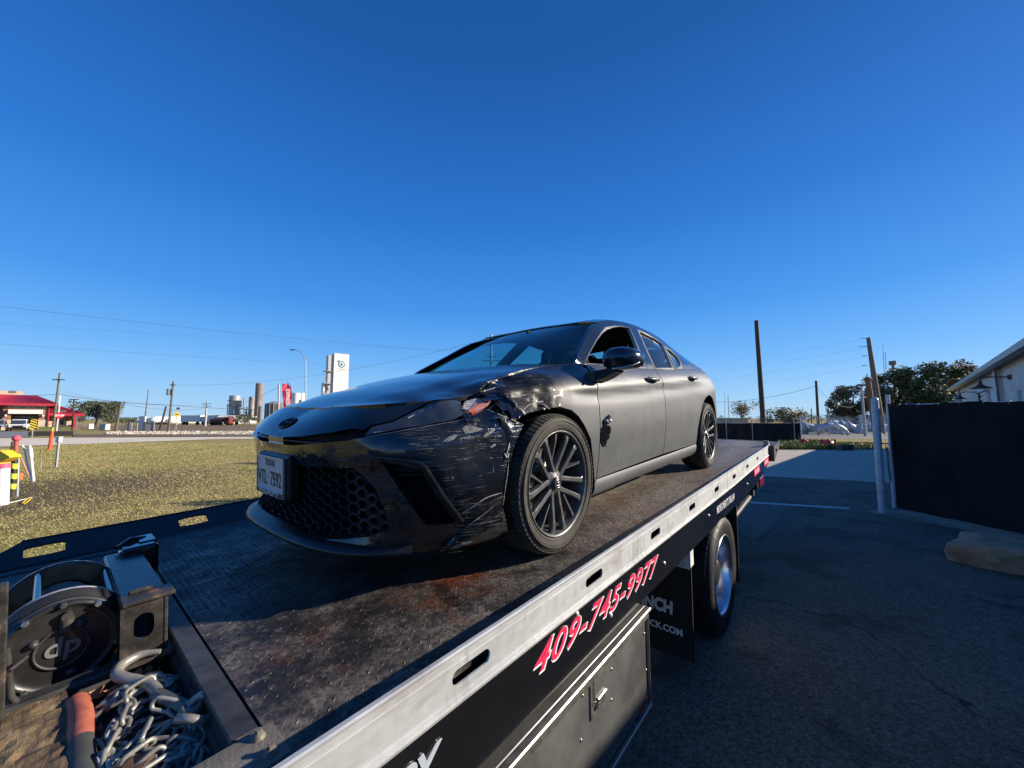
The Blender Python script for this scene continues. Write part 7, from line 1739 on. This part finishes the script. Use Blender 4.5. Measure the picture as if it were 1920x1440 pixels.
# weeds, red tarps, block
mb = MB(); rw = random.Random(8)
for k in range(9000):
    u = rw.uniform(1462, 1600) if rw.random() < .8 else rw.uniform(1560, 1640); p = g(u, rw.uniform(830, 843)); h = rw.uniform(.05, .34) * (1 if u < 1565 else .35); a = rw.uniform(0, 6.28); w = rw.uniform(.02, .06)
    q_ = Vector((math.cos(a) * w, math.sin(a) * w, 0)); l = Vector((rw.gauss(0, .09), rw.gauss(0, .09), h)); k_ = len(mb.v); mb.v += [tuple(p - q_), tuple(p + q_), tuple(p + l * .6 + q_ * 1.2), tuple(p + l)]; mb.f.append([k_, k_ + 1, k_ + 2, k_ + 3]); mb.m.append(0); mb.sm.append(False)
mb.build('weeds', leaf_mat('bright_weeds', (.10, .13, .02), (.22, .24, .045), (.24, .21, .06)), None, kind='stuff', label='bright green weeds along the drive behind the truck tail', cat='weeds')
sheet(ragged([tuple(g(*p)[:2]) for p in ((1480, 829), (1650, 829), (1650, 843.4), (1462, 844))], .8, .3, 3), .010, 'weedy_verge', M['dirt'])
for (u, v, w, hpx, lab) in ((1508, 836, 16, 9, 'small red crumpled tarp bundle in the weeds, left one'), (1552, 839, 29, 10, 'wider red crumpled tarp bundle in the weeds, right one')):
    p = g(u, v); W_ = w / FPX * p.y; H_ = hpx / FPX * p.y * 1.3; mb = MB(); rows = []
    for i in range(9):
        th = i / 8 * math.pi / 2; rows.append([Vector((math.cos(th) * W_ / 2 * math.cos(ph_), math.cos(th) * W_ / 2.4 * math.sin(ph_), math.sin(th) * H_)) * (1 + .35 * noise.noise(Vector((ph_ * 1.3, th * 2.4, u)))) for ph_ in np.linspace(0, 2 * math.pi, 17)])
    mb.grid(rows, smooth=False); o = mb.build('red_tarp', simple('red_plastic', (.62, .03, .035), .45, var=.3, nscale=4) if 'red_plastic' not in bpy.data.materials else bpy.data.materials['red_plastic'], None, label=lab, cat='tarp'); o.location = (p.x, p.y, 0)
p = g(1590, 845); e = empty('cinder_block', (p.x, p.y, 0), label='dark hollow block on the edge of the concrete drive', cat='block'); mb = MB(); panel(mb, [(-.35, 0), (.35, 0), (.35, .32), (-.35, .32)], lambda a, b, d: Vector((a, d, b)), [[(-.26, .05), (-.04, .05), (-.04, .24), (-.26, .24)], [(.04, .05), (.26, .05), (.26, .24), (.04, .24)]], .2, .35); mb.build('block_body', simple('block_brown', (.14, .10, .07), .9), e)
p = g(1700, 840)
# ---- gate
M['post_galv'] = simple('weathered_galvanised_post', (.56, .57, .60), .55, metal=.25, var=.25, nscale=7, bump=.001)
b = g(1655, 962); gp_ = empty('gate_post', b, label='thick galvanised gate post with tie bands, left of the screened gate', cat='gate post'); tp = at(1640, 750, b.y) - b
MB().cyl((0, 0, 0), tp, .058, n=20).build('post', M['post_galv'], gp_); mb = MB(); mb.lathe([(.058, 0), (.05, .03), (.03, .045), (0, .05)], origin=tp, axis='Z', n=20); mb.build('cap', M['post_galv'], gp_)
for v in (771, 805, 830, 868, 905, 935): c0 = tp * ((at(0, v, b.y).z) / tp.z); MB().cyl(c0 - Vector((0, 0, .015)), c0 + Vector((0, 0, .015)), .064, n=20).build('tie_band', M['post_galv'], gp_)
b2 = g(1678, 960); gt = empty('screened_gate', b2, label='tall gate covered in black privacy mesh at the right', cat='gate'); tp2 = at(1664, 740, b2.y) - b2
MB().cyl((0, 0, .08), tp2, .032, n=16).build('frame_post', M['post_galv'], gt)
far = g(1925, 1014) ; dirg = (far - b2); dirg.z = 0; L = dirg.length; dn = dirg.normalized(); nrm = Vector((-dn.y, dn.x, 0))
if nrm.dot(-b2) < 0: nrm = -nrm
LL = 6.0; rows = []; rg = random.Random(3)
for i in range(61):
    s_ = LL * i / 60; p = dn * (s_ + .06) + nrm * (.035 + .012 * math.sin(s_ * 5) + .01 * noise.noise(Vector((s_ * 3, 0, 0)))) + Vector((.012, 0, 0)); zt_ = 2.05 - .030 * abs(math.sin(s_ * 2.6)) - .012 * abs(math.sin(s_ * 7)) - .02 * s_ / 6
    rows.append([p + nrm * (.030 * noise.noise(Vector((s_ * 2.2, z * 1.6, 4))) + .012 * noise.noise(Vector((s_ * 5.5, z * 1.2, 2)))) + Vector((-.145 * z / 2.05 * max(0, 1 - s_ / .6) * 0, 0, z + .09 * (1 - z / 2))) for z in np.linspace(0, zt_, 24)])
for r_ in rows:
    for p in r_: p.x -= .135 * p.z / 2.2 * max(0, 1 - (p - rows[0][0]).length / 3) * .0
MB().grid(rows).build('mesh_screen', M['mesh'], gt)
for i in range(2, 60, 3):
    p = rows[i][-1]; MB().tube([p + nrm * .012 + Vector((0, 0, -.03)), p + nrm * .016 + Vector((0, 0, .0)), Vector((0, 0, 2.0)) + dn * (LL * i / 60 + .06) + Vector((0, 0, .025)), p - nrm * .05 + Vector((0, 0, -.03))], .003, 5).build('tie_wire', M['post_galv'], gt)
MB().cyl(Vector((0, 0, 2.0)) + dn * .02 - nrm * .02, Vector((0, 0, 1.98)) + dn * LL - nrm * .02, .02, n=10).build('top_rail', M['post_galv'], gt); MB().cyl(Vector((0, 0, .14)) + dn * .02 - nrm * .02, Vector((0, 0, .14)) + dn * LL - nrm * .02, .02, n=10).build('bottom_rail', M['post_galv'], gt)
for s_ in (2.0, 4.0, 6.0): MB().cyl(dn * s_ - nrm * .03 + Vector((0, 0, 0)), dn * s_ - nrm * .03 + Vector((0, 0, 2.05)), .025, n=10).build('frame_post', M['post_galv'], gt)
for v in (790,): 
    c0 = Vector((0, 0, 1.28)); MB().cyl(c0 + Vector((-.17, 0, 0)), c0 + Vector((.02, 0, 0)), .014, n=10).build('latch_bar', M['post_galv'], gt)
# padlock and chain
pk = empty('padlock', at(1672, 768, b2.y - .05), label='padlock hooked over the top corner of the gate mesh', cat='padlock'); MB().tube([Vector((.035 * math.cos(t), 0, .05 + .05 * math.sin(t))) for t in np.linspace(0, math.pi, 10)], .007, 8).build('shackle', M['silver'], pk); MB().bbox((0, 0, .01), (.09, .03, .07), .008).build('lock_body', M['pole_dark'], pk)
ch = empty('hanging_chain', at(1662, 838, b2.y), label='short chain hanging between the gate post and the gate', cat='chain'); zt_ = ch.location.z; nl = 17
lkm = MB(); lkm.tube([Vector((.016 * math.cos(t), 0, .016 * math.sin(t) + (.012 if math.sin(t) > 0 else -.012))) for t in np.linspace(0, 2 * math.pi, 12, endpoint=False)], .006, 6, closed=True); lk0 = lkm.build('chain_link', simple('dark_chain', (.10, .095, .09), .5, metal=.6), ch)
for k in range(nl):
    o = lk0 if k == 0 else bpy.data.objects.new('chain_link', lk0.data)
    if k: col.objects.link(o); o.parent = ch
    o.location = (.008 * math.sin(k * .4) + .03 * k / nl, 0, -.040 * k); o.rotation_euler = (0, 0, (k % 2) * 1.4)
# boulder
p = g(1862, 1062); mb = MB(); rows = []
for i in range(25):
    th = -.25 + i / 24 * (math.pi / 2 + .25); row = []
    for j in range(49):
        ph_ = 2 * math.pi * j / 48; d = Vector((math.cos(th) * math.cos(ph_), math.cos(th) * math.sin(ph_), math.sin(th))); d = Vector((math.copysign(abs(d.x) ** .7, d.x) * .66, math.copysign(abs(d.y) ** .8, d.y) * .48, math.copysign(abs(d.z) ** .45, d.z) * .25))
        n_ = .24 * noise.noise(d * 2.6 + Vector((3, 1, 0))) + .10 * abs(noise.noise(d * 6)) + .04 * noise.noise(d * 18); row.append(d * (1 + n_))
    rows.append(row)
mb.grid(rows); mb.v = [(a, b, c + .04) for a, b, c in mb.v]; o = mb.build('boulder', simple('brown_sandstone', (.40, .255, .15), .9, var=.35, nscale=4, bump=.02), None, label='large flat brown boulder on the asphalt at the right edge', cat='boulder'); o.location = (p.x + .30, p.y + .12, 0); o.rotation_euler = (0, 0, .5); o.scale = (.9, .9, .92)
# ---- metal building on the right (its shadow covers the lot)
def mat_clad():
    t = NT('white_corrugated_cladding'); n = t.noise(1.2, 5, .6); n2 = t.noise(1, 4, .6, t.map((4, 4, .6))); t.set('Base Color', t.mix(t.ramp(n2, [(.55, 0), (.75, .4)]), t.ramp(n, [(.3, (.50, .50, .49)), (.7, (.62, .62, .61))]), (.30, .26, .22))); t.set('Roughness', .55); return t.m
M['clad'] = mat_clad()
bc = Vector((28.0, 24.2, 0)); bd = Vector((-.707, -.707, 0)); bn = Vector((.707, -.707, 0)); EH = 3.72; LB = 22.5; DB = 14
bld = empty('metal_building', bc, label='white corrugated metal building with low pitched roof at the right', cat='building')
mb = MB(); n_ = int(LB / .12); rows = []
for i in range(n_ + 1):
    s_ = LB * i / n_; off = (-.03, -.03, 0, 0)[i % 4]; p = bd * s_ + bn * off; rows.append([p, p + Vector((0, 0, EH))])
mb.grid(rows, smooth=False)
for (a, b) in ((Vector((0, 0, 0)), bn * DB), (bd * LB, bd * LB + bn * DB), (bn * DB, bn * DB + bd * LB)): mb.add([a, b, b + Vector((0, 0, EH)), a + Vector((0, 0, EH))], [(0, 1, 2, 3)])
mb.build('wall', M['clad'], bld)
mb = MB(); e0 = -bn * .35 + Vector((0, 0, EH)); r0 = bn * DB / 2 + Vector((0, 0, EH + .9)); e1 = bn * (DB + .35) + Vector((0, 0, EH))
mb.add([e0 - bd * .3, e0 + bd * (LB + .3), r0 + bd * (LB + .3), r0 - bd * .3, e1 + bd * (LB + .3), e1 - bd * .3], [(0, 1, 2, 3), (3, 2, 4, 5), (0, 3, 5), (1, 4, 2)]); mb.build('roof', simple('grey_metal_roof', (.30, .30, .29), .5, metal=.3, var=.12), bld)
def along(s_, off, z): return bd * s_ + bn * off + Vector((0, 0, z))
mb = MB(); mb.prism([(-.44, .02), (-.44, -.16), (-.30, -.20), (-.30, .0)], lambda a, b, d: along(d, a, EH + b), -.35, LB + .3); mb.build('gutter', simple('gutter_grey', (.27, .28, .28), .45, metal=.3), bld)
mb = MB(); mb.box(along(LB / 2, -.16, EH - .10), (LB, .28, .03), (0, 0, R_(45))); mb.build('soffit', M['plant_dark'], bld)
AX = (0, 0, R_(45))
MB().box(along(.12, -.06, EH / 2), (.25, .14, EH - .02), AX).build('corner_trim', M['steel_grey'], bld)
MB().box(along(14.2, -.10, EH / 2), (.40, .16, EH - .3), AX).build('wall_column', M['clad'], bld)
MB().cyl(along(14.9, -.18, .2), along(14.6, -.18, EH - .2), .035, n=8).build('downpipe', M['plant_dark'], bld)
rd = MB().box(along(10.6, -.05, 1.45), (1.9, .10, 2.9), AX).build('roller_door', simple('roller_door_white', (.50, .51, .51), .5), bld)
for k in range(14): MB().box(along(10.6, -.115, .25 + .2 * k), (1.7, .04, .10), AX).build('slat', M['clad'], rd)
MB().box(along(9.62, -.08, 1.5), (.10, .2, 3.0), AX).build('door_jamb', M['pole_dark'], bld); MB().box(along(10.5, -.10, 3.0), (2.1, .2, .14), AX).build('door_lintel', M['clad'], bld)
MB().box(along(13.0, -.06, 2.3), (1.3, .06, 1.0), AX).build('wall_patch', simple('pale_blue_panel', (.50, .58, .62), .5), bld)
MB().box(along(16.6, -.05, 1.4), (1.2, .07, 2.5), AX).build('side_door', M['clad'], bld)
for (s_, z, sc, lab) in ((8.1, 3.02, 1, 'small'), (14.75, 2.30, .8, 'low'), (16.0, 3.15, 1.15, 'large')):
    lp = empty('gooseneck_lamp'); lp.parent = bld; c0 = along(s_, 0, z)
    MB().tube([c0, c0 - bn * .45 * sc + Vector((0, 0, .04)), c0 - bn * .58 * sc, c0 - bn * .60 * sc - Vector((0, 0, .10 * sc))], .018 * sc, 8).build('lamp_arm', M['pole_dark'], lp)
    mb = MB(); mb.lathe([(.03 * sc, 0), (.05 * sc, -.10 * sc), (.12 * sc, -.16 * sc), (.25 * sc, -.22 * sc), (.24 * sc, -.22 * sc), (.10 * sc, -.15 * sc)], origin=c0 - bn * .60 * sc - Vector((0, 0, .08 * sc)), axis='Z', n=20); mb.build('lamp_shade', M['pole_dark'], lp); MB().bbox(c0 - bn * .02, (.12, .12, .16), .01).build('mount', M['pole_dark'], lp)
for (s_, h, r, lab) in ((3.2, 2.55, .12, 'left'), (6.0, 2.75, .10, 'right')):
    MB().tube([along(s_, -.5, 0), along(s_, -.5, h), along(s_ - .1, -.55, h + .12), along(s_ - .25, -.6, h + .12)], r, 12).build('standing_vent', M['steel_grey'], None, label='grey upright vent pipe against the metal building, %s one' % lab, cat='vent pipe').location = bc
MB().cyl(along(5.2, 4.2, EH + .3), along(5.2, 4.2, EH + 2.0), .13, n=14).build('chimney', M['rust'], bld)
# fence rail bits behind the gate
fence_run([Vector((13.2, 13.0, 0)), Vector((15.5, 13.2, 0)), Vector((18.0, 13.4, 0))], 2.25, 'yard_fence', 'dark topped fence section behind the gate in front of the metal building', barbs=0)
# annex added outside the picture, placed and sized to shade the lot
w2 = empty('shade_caster_annex', Vector((11.6, 5.9, 0)), label='added white annex beyond the right picture edge, there to shade the lot', cat='building')
mb = MB(); P_ = [Vector((0, 0, 0)), bd * 22, bd * 22 + bn * 10, bn * 10]
mb.add(P_ + [p + Vector((0, 0, 3.38)) for p in P_], [(0, 1, 5, 4), (1, 2, 6, 5), (2, 3, 7, 6), (3, 0, 4, 7), (4, 5, 6, 7)]); mb.build('wall', M['clad'], w2)
MB().box(bd * 11 + bn * 5 + Vector((0, 0, 3.44)), (22.4, 10.4, .12), AX).build('roof', M['steel_grey'], w2)
